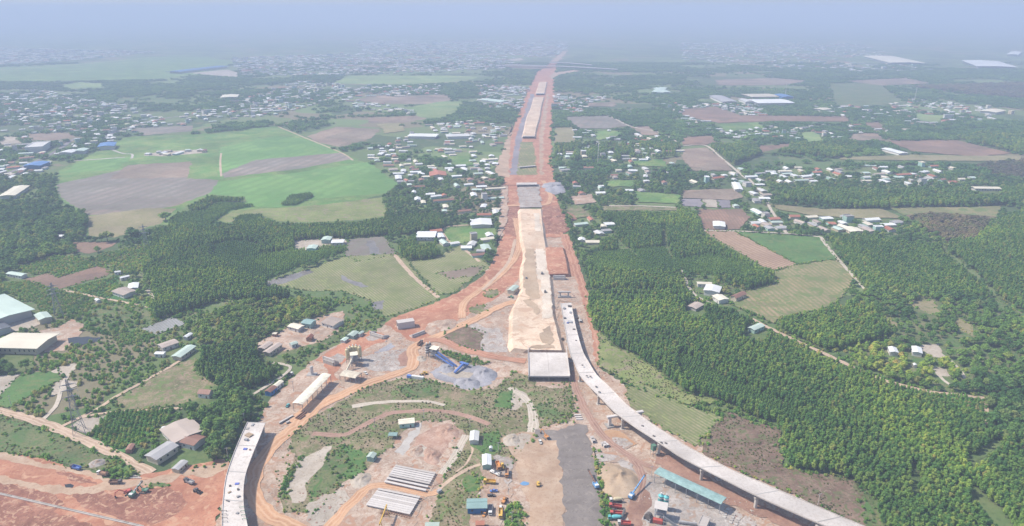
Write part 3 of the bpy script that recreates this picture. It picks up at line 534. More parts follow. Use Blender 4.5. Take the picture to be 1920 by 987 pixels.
# ---- far right fields
S('C', '0,616 180,600 330,650 930,655 930,686 500,681 200,692 0,652', 'field', 'plough_red', 'long reddish field in the right distance')
S('C', '1150,792 1540,790 1840,862 1660,882 1290,852', 'field', 'plough_red', 'reddish field beside the long white shed')
S('C', '880,886 1280,870 1640,876 1900,880 1900,900 1660,906 880,898', 'field', 'fallow_dry', 'pale dry strip in the right distance')
S('C', '420,822 600,810 602,862 450,862', 'field', 'plough_red', 'small reddish field beside the right village')
S('C', '0,770 180,765 190,800 130,815 0,815', 'field', 'plough_red', 'reddish field above the straight right road')
S('C', '640,745 740,742 800,790 700,800', 'field', 'paddy_pale', 'light green square in the right distance')
S('C', '940,755 1100,750 1130,790 940,790', 'field', 'fallow_brown', 'brownish square in the right distance')
S('C', '1010,690 1100,690 1140,730 1060,720', 'field', 'plough_red', 'narrow reddish field in the right distance')
S('C', '0,840 130,830 230,900 280,960 60,960 0,900', 'field', 'fallow_brown', 'brown field left of the straight right road')
S('C', '1640,940 1760,912 2300,900 2300,1060 1914,1010 1800,1000', 'forest_ground', 'scrub_brown', 'ground of the bare brown wood at the right edge', 'wb')
S('C', '440,860 610,820 960,802 1012,852 852,892 640,872', 'forest_ground', 'forest_floor', 'ground under a far right plantation', 'pf')
S('C', '150,826 400,822 440,870 290,930', 'forest_ground', 'forest_floor', 'ground under a plantation beside the right road', 'pf')
S('C', '1540,782 1700,760 2300,760 2300,880 1900,866 1840,858', 'forest_ground', 'forest_floor', 'ground under the far right edge plantation', 'pf')
S('C', '820,470 1100,470 1250,580 1000,600 850,590', 'field', 'scrub', 'wide far green plantation in the right haze', None)
S('C', '180,450 520,440 700,455 560,480 200,480', 'field', 'fallow_brown', 'hazy brownish field in the far right')
S('C', '920,455 1250,440 1400,470 1100,480', 'field', 'fallow_brown', 'second hazy brownish field in the far right')
S('C', '1300,490 1900,470 2300,480 2300,560 1914,560 1600,530', 'field', 'scrub_brown', 'hazy brown wood at the far right edge', 'wb')
S('F', '780,95 1130,110 1150,190 1000,190 540,150 560,110 680,95', 'forest_ground', 'forest_floor', 'ground under the plantation behind the right village', 'pf')
S('F', '1130,112 1500,90 1914,90 2300,90 2300,180 1914,165 1500,175 1160,180', 'forest_ground', 'forest_floor', 'ground under the long far plantation at the right', 'pf')
S('B', '1250,660 1500,650 1620,710 1480,725 1330,722', 'ploughed_field', 'fallow', 'mauve ploughed field right of the distant highway')
S('B', '1620,715 1720,712 1800,760 1690,760', 'ploughed_field', 'fallow_brown', 'brown ploughed field behind the right hamlet')
S('B', '1380,580 1540,575 1540,600 1370,600', 'field', 'fallow_brown', 'brown field beside the distant white church')
Rd('B', '1500,650 1620,710 1780,745 1900,810', 5, 5, 'road', 'bare_pale', 'pale road past the mauve ploughed field')
S('B', '1620,895 1800,895 1830,940 1640,930', 'field', 'grass', 'green plot in the right hamlet')
S('B', '1200,810 1420,815 1900,815 1900,880 1700,905 1420,905 1200,920', 'forest_ground', 'forest_floor', 'ground under the hamlet plantation', 'pf')
S('E', '1140,35 1230,40 1260,90 1200,110 1150,80', 'gravel_ground', 'gravel', 'grey gravel dump beside the right red road')
S('F', '0,85 280,75 340,120 270,140 0,128', 'field', 'fallow_brown', 'dry brown plot above the dark grey plots')
S('F', '480,160 800,192 1100,187 1150,202 1240,240 1020,242 720,224 540,192', 'field', 'fallow_dry', 'dry strip with houses above the wide right plantation')
S('E', '1480,30 1640,28 1640,62 1500,64', 'field', 'grass', 'green plot beside the right hamlet')
S('E', '1640,90 1900,110 1900,160 1660,150', 'field', 'grass', 'second green plot of the right hamlet')
S('E', '1290,120 1400,105 1430,150 1310,165', 'ground', 'site_soil', 'bare yard in the right hamlet')
S('E', '1250,180 1330,170 1400,230 1300,240', 'field', 'scrub_dry', 'rough plot right of the dark red stockpile')
S('B', '1200,720 1300,715 1310,800 1190,805', 'field', 'fallow_dry', 'dry plot close right of the highway')
S('B', '1420,740 1560,735 1580,760 1440,790', 'field', 'grass', 'green garden plot in the right hamlet row')
S('C', '200,700 420,690 460,720 240,740', 'field', 'grass', 'green plot beside the long reddish field')
S('C', '1300,640 1480,650 1440,690 1320,680', 'field', 'paddy_pale', 'pale plot in the far right village')
S('B', '200,700 330,690 360,735 250,750', 'field', 'fallow_dry', 'dry plot behind the left village')
S('B', '600,880 720,870 740,930 640,940', 'field', 'grass', 'green garden inside the left village')
# ---- highway corridor, far
S('B', '905,1040 930,900 945,790 975,690 1005,610 1050,505 1085,430 1195,430 1192,540 1182,660 1174,780 1188,987 1198,1030 1010,1045', 'red_earth_ground', 'red_earth', 'red corridor of the highway running to the horizon')
S('B', '946,985 978,770 1026,640 1060,530 1085,530 1062,640 1014,770 1000,860 990,985', 'asphalt_road', 'asphalt_far', 'grey left carriageway of the distant highway')
S('B', '1110,760 1130,640 1150,530 1165,530 1150,640 1135,760 1130,985 1110,985', 'asphalt_road', 'pale_dirt', 'pale right carriageway of the distant highway')
S('B', '1005,800 1080,800 1095,985 985,985', 'field', 'dry_field', 'weedy sunken median of the highway')
Rd('E', '880,172 1000,170 1130,168 1165,150 1170,110 1130,30', 7, 8, 'dirt_road', 'orange_dirt', 'orange lane crossing the highway above the sand strip')
S('E', '985,55 1108,52 1122,180 1000,182', 'site_ground', 'site_grey', 'grey construction ground of the median')
S('B', '940,1000 880,990 860,960 920,800 960,700 950,770', 'ground', 'pale_dirt', 'pale margin left of the highway')
S('E', '900,55 935,60 930,260 870,400 890,200', 'site_ground', 'site_soil', 'pale margin between village and red road')
S('B', '1085,432 1095,408 1130,385 1175,352 1215,352 1205,395 1195,432', 'red_earth_ground', 'red_earth', 'hazy red ground of the far interchange')
S('B', '870,366 960,360 1130,372 1180,385 1060,388 940,380', 'ground', 'fallow_brown', 'hazy pinkish strip left of the far interchange')
S('B', '930,335 1010,328 1030,340 950,346', 'ground', 'bare_pale', 'small pale lot beyond the far interchange')
S('B', '1170,350 1240,290 1275,285 1220,345', 'ground', 'pale_dirt', 'pale cutting leading away from the far interchange')
S('B', '1165,430 1190,410 1300,395 1340,400 1215,420 1185,450', 'road', 'pale_dirt', 'curved ramp at the far interchange')
# ------------------------------------------------------------------ building kit
for n_, c_ in dict(roof_white=(.85,.86,.86), roof_mint=(.58,.70,.62), roof_cream=(.84,.77,.62), roof_grey=(.46,.45,.45), roof_rust=(.36,.19,.14), roof_red=(.50,.20,.13), roof_blue=(.12,.26,.55),
    roof_teal=(.29,.43,.41), roof_pink=(.52,.43,.37), roof_dark=(.13,.14,.16), wall_white=(.72,.70,.67), wall_cream=(.66,.58,.44), wall_mint=(.42,.62,.55), wall_blue=(.05,.22,.52), wall_brick=(.42,.22,.15),
    concrete=(.52,.485,.45), concrete_white=(.62,.575,.54), concrete_grey=(.42,.40,.38), void_shade=(.02,.02,.025), steel_grey=(.36,.37,.39), glass_dark=(.04,.05,.06), door_brown=(.15,.09,.06), tyre=(.025,.025,.025)).items(): plain(n_, tuple(v*.82 for v in c_), .6, .06 if 'concrete' in n_ else .25, .3)
def boxv(x0, x1, y0, y1, z0, z1):
    return [(x0,y0,z0),(x1,y0,z0),(x1,y1,z0),(x0,y1,z0),(x0,y0,z1),(x1,y0,z1),(x1,y1,z1),(x0,y1,z1)]
BF = [(0,3,2,1),(4,5,6,7),(0,1,5,4),(1,2,6,5),(2,3,7,6),(3,0,4,7)]
def boxes(name, L, mat):
    vs_, fs = [], []
    for b in L:
        k = len(vs_); vs_ += boxv(*b); fs += [tuple(k+i for i in f) for f in BF]
    return mesh(name, vs_, fs, mat)
def bevbox(name, x0, x1, y0, y1, z0, z1, mat, bev=.08):
    bm = bmesh.new(); r = bmesh.ops.create_cube(bm, size=1)
    for v in bm.verts: v.co = Vector((x0+(v.co.x+.5)*(x1-x0), y0+(v.co.y+.5)*(y1-y0), z0+(v.co.z+.5)*(z1-z0)))
    bmesh.ops.bevel(bm, geom=bm.edges[:], offset=bev, segments=1, affect='EDGES'); me = bpy.data.meshes.new(name); bm.to_mesh(me); bm.free(); me.materials.append(MATS[mat]); return me
def cyl(name, r0, r1, z0, z1, mat, n=10, axis='Z', c=(0,0)):
    vs_ = []
    for z, r in ((z0, r0), (z1, r1)):
        for i in range(n):
            a = 6.28318*i/n; u, v = math.cos(a)*r, math.sin(a)*r
            vs_.append({'Z': (c[0]+u, c[1]+v, z), 'Y': (c[0]+u, z, c[1]+v), 'X': (z, c[0]+u, c[1]+v)}[axis])
    fs = [(i, (i+1)%n, n+(i+1)%n, n+i) for i in range(n)]+[tuple(range(n))[::-1], tuple(range(n, 2*n))]
    return mesh(name, vs_, fs, mat)
def bar(name, a, b, t, mat, w=None):
    """a square bar from a to b"""
    a, b = Vector(a), Vector(b); d = (b-a).normalized(); s = d.cross(Vector((0, 0, 1))); s = s.normalized() if s.length > .01 else Vector((1, 0, 0)); u = s.cross(d); w = w or t
    vs_ = [p+s*i*w/2+u*j*t/2 for p in (a, b) for i, j in ((-1,-1),(1,-1),(1,1),(-1,1))]
    return mesh(name, vs_, [(0,1,2,3),(7,6,5,4),(0,4,5,1),(1,5,6,2),(2,6,7,3),(3,7,4,0)], mat)
def setmat(o, m):
    o.material_slots[0].link = 'OBJECT'; o.material_slots[0].material = MATS[m]
# unit house pieces: 1 x 1 footprint, eaves at 1, ridge at 1+g
def wall_unit(g): return mesh('wall', boxv(-.5,.5,-.5,.5,-.3,1)+[(-.5,0,1+g*.92),(.5,0,1+g*.92)], [(0,3,2,1),(0,1,5,4),(2,3,7,6),(1,2,6,9,5),(3,0,4,8,7)], 'wall_white')
def roof_unit(g, o=.56, t=.06):
    e = 1-g*(o-.5)*2+.02
    v = []
    for x in (-o, o):
        v += [(x,-o,e),(x,0,1+g+.02),(x,o,e),(x,-o,e+t),(x,0,1+g+.02+t),(x,o,e+t)]
    f = [(0,1,7,6),(1,2,8,7),(3,9,10,4),(4,10,11,5),(0,6,9,3),(2,5,11,8),(0,3,4,1),(1,4,5,2),(6,7,10,9),(7,8,11,10)]
    return mesh('roof', v, f, 'roof_white')
def flat_unit(): return boxes('roof', [(-.52,.52,-.52,-.46,1,1.13),(-.52,.52,.46,.52,1,1.13),(-.52,-.46,-.46,.46,1,1.13),(.46,.52,-.46,.46,1,1.13),(-.46,.46,-.46,.46,1,1.05)], 'roof_white')
HU = {'low': (wall_unit(.22), roof_unit(.22)), 'tile': (wall_unit(.5), roof_unit(.5)), 'flat': (boxes('wall', [(-.5,.5,-.5,.5,-.2,1)], 'wall_white'), flat_unit())}
WIN = boxes('window', [(-.5,.5,-.5,.5,-.5,.5)], 'glass_dark'); DOOR = boxes('door', [(-.5,.5,-.5,.5,0,1)], 'door_brown')
STAMPS = []
def stamp(x, y, r, tail=8.):
    """keep trees off a building and its front yard"""
    d = math.hypot(x, y); pts = []
    for i in range(14):
        a = 6.283*i/14; px_, py_ = x+math.cos(a)*r, y+math.sin(a)*r
        if math.cos(a)*x+math.sin(a)*y < 0: px_ -= x/d*tail; py_ -= y/d*tail
        pts.append(tuple(pixv(px_, py_)))
    P = np.array(pts)
    if P[:,1].max()-P[:,1].min() < 2.4: P[:,1] = P[:,1].mean()+(P[:,1]-P[:,1].mean())*2.4/(P[:,1].max()-P[:,1].min()+.01); pts = [tuple(p) for p in P]
    fill(pts, -2, ZONE)
def house(x, y, L, Wd, h, rz, kind, roof, wall, label, name='house', cat='house', group=None, detail=0):
    e = link(name, None, None, (x, y, gz((x, y))), rz); e.empty_display_size = .1
    wm, rm = HU[kind]
    for nm, me, mt in (('wall', wm, wall), ('roof', rm, roof)):
        o = link(nm, me, e); o.scale = (L, Wd, h); setmat(o, mt)
    if detail:
        n = max(2, int(L/4.5))
        for s in (-1, 1):
            for i in range(n):
                u = (i+.5)/n*L-L/2
                if s < 0 and i == n//2: o = link('door', DOOR, e, (u, s*(Wd/2+.03), 0)); o.scale = (1.2, .12, min(2.2, h*.8))
                else: o = link('window', WIN, e, (u, s*(Wd/2+.03), h*.58)); o.scale = (1.3, .12, h*.3)
        if kind != 'flat' and detail > 1: o = link('ridge_cap', boxes('ridge_cap', [(-.56,.56,-.02,.02,-.02,.03)], roof), e, (0, 0, h*(1+(.22 if kind == 'low' else .5))+h*.08)); o.scale = (L, Wd, h)
    tag(e, label, cat, group); stamp(x, y, max(L, Wd)*.55+2, 7); return e
def B3(c, s, h, kind, roof, wall, label, name='house', cat='house', detail=1, build=None):
    A, B, D = [Wp(x, y, h) for x, y in PX(c, s)]
    u = B-A; L = u.length; v = D-A; u.normalize(); n = Vector((-u.y, u.x, 0)); wd = v.dot(n); ctr = A+u*L/2+n*wd/2; wd = abs(wd)
    rz = math.atan2(u.y, u.x)
    if math.cos(rz) < 0: rz += math.pi
    if wd > L: L, wd, rz = wd, L, rz-math.pi/2
    if build: return build(ctr.x, ctr.y, L, wd, h, rz, roof, label)
    return house(ctr.x, ctr.y, L/1.1, wd/1.1, h, rz, kind, roof, wall, label, name, cat, None, detail)
def open_shed(x, y, L, wd, h, rz, roof, label):
    """long roof on posts"""
    e = link('open_shed', None, None, (x, y, gz((x, y))), rz); n = max(3, int(L/7)); vs_, fs = [], []; k = 6
    for i in range(2):
        for j in range(k+1): t = j/k-.5; vs_.append(((i-.5)*L, t*wd, h-1.2*(2*t)**2*(wd/14)+.5)); 
        for j in range(k+1): t = j/k-.5; vs_.append(((i-.5)*L, t*wd, h-1.2*(2*t)**2*(wd/14)+.28))
    m = k+1
    for j in range(k): fs += [(j, 2*m+j, 2*m+j+1, j+1), (m+j, m+j+1, 3*m+j+1, 3*m+j), (j, j+1, m+j+1, m+j), (2*m+j, 3*m+j, 3*m+j+1, 2*m+j+1)]
    fs += [(0, m, 3*m, 2*m), (k, 2*m+k, 3*m+k, m+k)]
    link('roof', mesh('roof', vs_, fs, roof), e)
    pm = boxes('post', [(-.15,.15,-.15,.15,-.3,1)], 'steel_grey'); tm = boxes('truss', [(-.12,.12,-.5,.5,-.15,.15)], 'steel_grey')
    for i in range(n+1):
        for s in (-1, 1): o = link('post', pm, e, ((i/n-.5)*L*.97, s*wd*.46, 0)); o.scale = (1, 1, h-.9)
        o = link('truss', tm, e, ((i/n-.5)*L*.97, 0, h-1.1)); o.scale = (1, wd*.93, 1)
    tag(e, label, 'shed'); stamp(x, y, max(L, wd)*.5, 4); return e
def shelter(x, y, L, wd, h, rz, roof, label):
    e = open_shed(x, y, L, wd, h, rz, roof, label); e.name = 'shelter'; return e
# ------------------------------------------------------------------ buildings one can tell apart
B3('S', '310,388 -160,532 90,237', 8, 'low', 'roof_mint', 'wall_white', 'huge mint roofed factory shed at the left edge', 'factory_shed', 'shed')
B3('S', '350,487 470,455 290,440', 5, 'low', 'roof_mint', 'wall_cream', 'mint roofed outbuilding beside the huge factory shed', 'outbuilding', 'building')
B3('S', '330,742 -100,732 262,602', 7, 'low', 'roof_cream', 'wall_cream', 'cream roofed factory shed near the black pond', 'factory_shed', 'shed')
B3('S', '385,640 330,668 322,580', 6, 'low', 'roof_cream', 'wall_cream', 'short cream annex of the cream factory shed', 'annex', 'building')
B3('S', '105,548 -60,600 40,500', 5, 'low', 'roof_dark', 'wall_white', 'dark roofed shed between the two factory sheds', 'storage_shed', 'shed')
B3('S', '190,88 50,66 235,64', 4, 'low', 'roof_mint', 'wall_white', 'pale roofed house beside the brown U shaped field')
B3('S', '1110,262 1235,218 1040,212', 4.5, 'low', 'roof_pink', 'wall_white', 'large pale farm building beside the left track', 'farm_building', 'building')
B3('S', '1145,205 1242,192 1112,162', 4, 'low', 'roof_white', 'wall_white', 'rear wing of the pale farm building', 'farm_building', 'building')
B3('S', '1030,57 1085,50 1018,46', 3.5, 'low', 'roof_white', 'wall_white', 'tiny white hut at the top corner of the brown field', 'hut', 'hut')
B3('S', '1085,108 1168,88 1075,96', 3.5, 'low', 'roof_white', 'wall_white', 'narrow white shed above the pale farm building', 'storage_shed', 'shed')
B3('S', '870,312 905,302 855,296', 3, 'low', 'roof_white', 'wall_white', 'tiny pale hut on the left track', 'hut', 'hut')
B3('S', '1460,737 1612,684 1408,706', 4, 'low', 'roof_pink', 'wall_white', 'long pinkish farmhouse roof below the striped plot', 'farm_building', 'building')
B3('S', '1470,792 1497,768 1396,780', 3.5, 'low', 'roof_white', 'wall_white', 'white annex at the end of the pinkish farmhouse')
B3('S', '1625,820 1767,718 1556,797', 4, 'low', 'roof_mint', 'wall_cream', 'long mint barn beside the pinkish farmhouse', 'barn', 'barn')
B3('S', '1682,640 1737,604 1668,620', 3.5, 'low', 'roof_white', 'wall_white', 'small white shed above the long mint barn', 'storage_shed', 'shed')
B3('Q', '490,76 541,48 420,46', 4, 'low', 'roof_cream', 'wall_white', 'cream roofed house at the edge of the young wood')
B3('Q', '585,40 632,6 520,20', 5, 'low', 'roof_teal', 'wall_mint', 'green roofed two colour house above the bare compound')
B3('Q', '760,52 850,4 660,24', 4, 'low', 'roof_pink', 'wall_white', 'wide pale house right of the green roofed house')
B3('Q', '320,115 336,100 296,105', 3, 'low', 'roof_cream', 'wall_brick', 'tiny hut at the wood edge of the bare compound', 'hut', 'hut')
B3('Q', '230,230 300,180 180,218', 4, 'low', 'roof_pink', 'wall_cream', 'upper of two long pink roofed sheds', 'long_shed', 'shed')
B3('Q', '268,262 372,190 232,240', 4, 'low', 'roof_pink', 'wall_cream', 'lower of two long pink roofed sheds', 'long_shed', 'shed')
B3('Q', '440,200 492,182 400,190', 3.5, 'low', 'roof_mint', 'wall_white', 'mint roofed hut beside the pink roofed sheds', 'hut', 'hut')
B3('Q', '590,148 612,122 555,138', 3.5, 'tile', 'roof_red', 'wall_brick', 'small brick orange hut in the bare compound', 'hut', 'hut')
B3('Q', '915,130 960,94 868,118', 4, 'low', 'roof_mint', 'wall_mint', 'mint arched shed above the red earth strip', 'storage_shed', 'shed')
B3('Q', '848,166 882,140 810,160', 3, 'low', 'roof_mint', 'wall_white', 'low pale green shed beside the mint arched shed', 'storage_shed', 'shed')
B3('Q', '965,118 1000,95 945,112', 3, 'low', 'roof_mint', 'wall_white', 'small mint roof right of the arched shed', 'storage_shed', 'shed')
B3('Q', '275,562 330,518 230,550', 4, 'low', 'roof_rust', 'wall_blue', 'rust roofed blue and white house beside the narrow path')
B3('Q', '322,520 380,474 298,502', 3.5, 'low', 'roof_cream', 'wall_white', 'long cream roof behind the rust roofed house', 'long_shed', 'shed')
B3('Q', '520,655 745,424 440,647', 8, None, 'roof_cream', None, 'long cream roofed open shed beside the orange yard', build=open_shed)
B3('Q', '930,452 806,428 944,400', 6, None, 'roof_cream', None, 'cream roofed aggregate shed below the cream silos', build=open_shed)
B3('T', '600,150 468,165 596,108', 3.6, 'low', 'roof_cream', 'wall_mint', 'mint walled site office with cream roof', 'site_office', 'office', 2)
B3('T', '452,258 380,256 455,228', 3, None, 'roof_teal', None, 'small green roofed shelter below the site office', build=shelter)
B3('T', '262,440 203,430 305,402', 3.6, 'low', 'roof_mint', 'wall_mint', 'mint site hut left of the girders', 'site_hut', 'hut', 2)
B3('T', '795,1012 680,1012 797,962', 3.5, 'low', 'roof_mint', 'wall_mint', 'mint roofed hut cut by the bottom edge', 'site_hut', 'hut')
B3('I', '770,512 717,512 774,458', 3.6, 'low', 'roof_white', 'wall_white', 'white site hut on bright grass', 'site_hut', 'hut', 2)
B3('I', '843,648 790,650 843,588', 4, 'low', 'roof_white', 'wall_mint', 'pale roofed mint cabin above the parked trucks', 'site_hut', 'cabin', 2)
B3('I', '847,556 828,556 847,544', 2.6, 'low', 'roof_white', 'wall_white', 'tiny white toilet cabin on bright grass', 'toilet_cabin', 'cabin')
B3('I', '818,890 702,893 820,834', 4.4, 'low', 'roof_teal', 'wall_blue', 'teal roofed office with bright blue walls', 'site_office', 'office', 2)
B3('U', '405,982 305,985 400,932', 3, 'low', 'roof_red', 'wall_brick', 'faded red roofed cabin at the bottom edge', 'site_hut', 'cabin')
B3('J', '795,692 K:215,868 J:836,661', 8, None, 'roof_teal', None, 'long teal roofed open shed beside the batching plant', build=open_shed)
B3('K', '80,990 130,1008 104,926', 4, 'flat', 'concrete_white', 'wall_white', 'white flat roofed block at the bottom edge', 'storage_block', 'building')
B3('F', '165,614 82,611 168,601', 4, 'low', 'roof_cream', 'wall_white', 'long cream shed at the top of the right farm group', 'long_shed', 'shed')
B3('F', '205,660 115,646 216,626', 5, 'low', 'roof_white', 'wall_white', 'white pale blue roofed house of the right farm group')
B3('F', '262,692 204,700 258,660', 4.5, 'low', 'roof_cream', 'wall_white', 'cream roofed house of the right farm group')
B3('F', '300,692 360,666 265,680', 4, 'tile', 'roof_rust', 'wall_cream', 'rust tiled house of the right farm group')
B3('F', '75,748 120,722 30,728', 4, 'low', 'roof_pink', 'wall_white', 'pale roofed house where the farm lane ends')
B3('F', '402,872 462,846 358,858', 4, 'low', 'roof_mint', 'wall_mint', 'mint roofed shed beside the lane above the plantation', 'storage_shed', 'shed')
B3('L', '255,22 205,16 258,-6', 4, 'low', 'roof_white', 'wall_white', 'white roofed house among the right garden trees')
B3('L', '388,26 330,16 380,-8', 4, 'low', 'roof_white', 'wall_white', 'white house beside the pale right yard')
B3('L', '358,92 338,90 356,82', 3, 'low', 'roof_white', 'wall_white', 'tiny white hut in the right garden', 'hut', 'hut')
B3('N', '1548,335 1428,290 1712,170', 5, 'low', 'roof_grey', 'wall_cream', 'grey roofed barn beside the lower left road fork', 'barn', 'barn')
B3('O', '326,832 299,806 364,789', 5, 'low', 'roof_pink', 'wall_white', 'big brownish roofed farmhouse behind the grey barn', 'farm_building', 'building')
B3('H', '130,540 48,520 205,490', 4.5, 'low', 'roof_rust', 'wall_white', 'rust streaked roof beside the big farmhouse', 'farm_building', 'building')
B3('N', '1640,40 1585,30 1680,5', 3.5, 'low', 'roof_white', 'wall_white', 'small white roofed hut behind the grey barn', 'hut', 'hut')
B3('N', '1300,232 1340,172 1245,222', 3, 'low', 'roof_rust', 'wall_brick', 'small rusty shack beside the orchard rows', 'hut', 'shack')
B3('H', '45,676 100,626 12,660', 3, 'low', 'roof_grey', 'wall_cream', 'pale grey roof at the edge of the left grove', 'storage_shed', 'shed')
B3('H', '215,252 242,226 155,240', 4, 'tile', 'roof_rust', 'wall_white', 'rust red roofed house inside the left grove')
B3('R', '122,332 166,296 86,316', 4.5, 'low', 'roof_mint', 'wall_cream', 'mint roofed site shed left of the sand embankment', 'site_hut', 'shed')
B3('D', '1850,362 1798,362 1850,343', 5, 'low', 'roof_mint', 'wall_mint', 'upper mint building in the walled compound', 'storage_shed', 'building')
B3('D', '1770,410 1715,410 1768,390', 4, 'low', 'roof_mint', 'wall_mint', 'lower mint building in the walled compound', 'storage_shed', 'building')
B3('D', '1925,376 1855,378 1922,358', 4, 'low', 'roof_white', 'wall_white', 'long white building in the walled compound', 'long_shed', 'building')
B3('D', '85,110 -10,116 50,62', 6, 'low', 'roof_cream', 'wall_white', 'cream warehouse at the left edge above the wood', 'warehouse', 'warehouse')
B3('D', '345,342 312,340 343,330', 3, 'low', 'roof_white', 'wall_white', 'white hut inside the big left wood', 'hut', 'hut')
B3('B', '1785,520 1735,518 1800,492', 7, 'low', 'roof_mint', 'wall_mint', 'first of two mint warehouses right of the highway', 'warehouse', 'warehouse', 0)
B3('B', '1850,520 1795,520 1862,494', 7, 'low', 'roof_mint', 'wall_mint', 'second of two mint warehouses right of the highway', 'warehouse', 'warehouse', 0)
B3('C', '628,578 425,580 630,556', 9, 'low', 'roof_white', 'wall_white', 'long white factory in the right distance', 'factory', 'factory', 0)
B3('C', '625,545 560,545 625,530', 10, 'low', 'roof_blue', 'wall_blue', 'blue factory behind the long white factory', 'factory', 'factory', 0)
B3('C', '545,543 385,545 550,526', 7, 'low', 'roof_cream', 'wall_cream', 'cream factory roof beside the blue factory', 'factory', 'factory', 0)
B3('C', '310,572 225,572 318,538', 8, 'low', 'roof_grey', 'wall_white', 'grey roofed factory left of the long white one', 'factory', 'factory', 0)
B3('C', '402,572 352,572 402,556', 7, 'low', 'roof_white', 'wall_white', 'small white hall between grey and white factories', 'factory', 'factory', 0)
B3('C', '1268,860 1215,862 1205,830', 5, 'low', 'roof_white', 'wall_white', 'long white poultry shed beside the reddish field', 'long_shed', 'shed', 0)
B3('C', '1365,355 1160,352 1430,320', 12, 'low', 'roof_cream', 'wall_white', 'huge hazy pale warehouse in the far right', 'warehouse', 'warehouse', 0)
B3('C', '1880,378 1650,372 1860,346', 12, 'low', 'roof_white', 'wall_white', 'hazy white warehouse at the far right edge', 'warehouse', 'warehouse', 0)
B3('C', '1880,308 1815,306 1885,292', 12, 'low', 'roof_white', 'wall_white', 'far small white warehouse above the right edge one', 'warehouse', 'warehouse', 0)
B3('C', '1815,620 1760,632 1770,600', 7, 'low', 'roof_cream', 'wall_white', 'cream roofed hall in the far right village', 'factory', 'hall', 0)
B3('C', '840,612 790,618 830,598', 6, 'low', 'roof_cream', 'wall_white', 'cream hall left in the far right village', 'factory', 'hall', 0)
B3('A', '1285,372 1010,404 1270,364', 9, 'low', 'roof_blue', 'wall_white', 'very long blue roofed shed in the left haze', 'warehouse', 'warehouse', 0)
B3('A', '1330,545 1235,548 1430,528', 7, 'low', 'roof_cream', 'wall_white', 'long pale hall in the left middle town', 'factory', 'hall', 0)
B3('A', '640,820 545,826 630,800', 8, 'low', 'roof_blue', 'wall_white', 'blue white roofed hall beside the paddy corner', 'factory', 'hall', 0)
B3('A', '225,930 125,932 215,908', 7, 'low', 'roof_blue', 'wall_blue', 'blue roofed hall at the left edge town', 'factory', 'hall', 0)
B3('A', '240,826 130,832 235,796', 12, 'flat', 'wall_white', 'wall_white', 'white framed factory block in the left town', 'factory', 'factory', 0)
B3('A', '400,858 325,858 395,842', 7, 'low', 'roof_white', 'wall_white', 'white hall between the blue halls', 'factory', 'hall', 0)
B3('A', '470,848 405,850 462,834', 7, 'low', 'roof_mint', 'wall_white', 'pale mint hall beside the blue white hall', 'factory', 'hall', 0)
B3('B', '890,574 775,560 900,562', 6, 'low', 'roof_mint', 'wall_white', 'long mint hall in the village left of the far highway', 'factory', 'hall', 0)
B3('B', '720,764 590,768 730,750', 6, 'low', 'roof_white', 'wall_white', 'long white shed roof in the village left of the highway', 'long_shed', 'shed', 0)
B3('B', '530,768 370,765 545,752', 6, 'low', 'roof_white', 'wall_white', 'second long white shed roof in the left village', 'long_shed', 'shed', 0)
B3('B', '590,985 495,988 575,962', 5, 'tile', 'roof_red', 'wall_cream', 'orange red tiled house in the left village', detail=0)
B3('F', '240,290 170,285 232,262', 4, 'low', 'roof_white', 'wall_white', 'white shed at the corner of the red ploughed field', 'long_shed', 'shed')
B3('F', '340,78 292,76 395,42', 5, 'low', 'roof_white', 'wall_white', 'wide white hall left of the straight right road', 'factory', 'hall')
B3('F', '1020,312 940,314 1010,285', 4, 'low', 'roof_cream', 'wall_cream', 'cream barn at the top of the wide right plantation', 'barn', 'barn')
B3('F', '1090,312 1045,314 1080,286', 4, 'low', 'roof_pink', 'wall_cream', 'pale barn right of the cream barn', 'barn', 'barn')
B3('F', '1790,74 1640,72 1775,62', 5, 'low', 'roof_cream', 'wall_white', 'long cream shed beside the right edge red plot', 'long_shed', 'shed')
B3('E', '525,345 415,345 520,312', 5, 'low', 'roof_white', 'wall_white', 'large white house at the edge of the village tree belt', detail=1)
B3('E', '845,275 725,278 830,240', 5, 'low', 'roof_white', 'wall_white', 'large white shed near the left red carriageway', 'long_shed', 'shed')
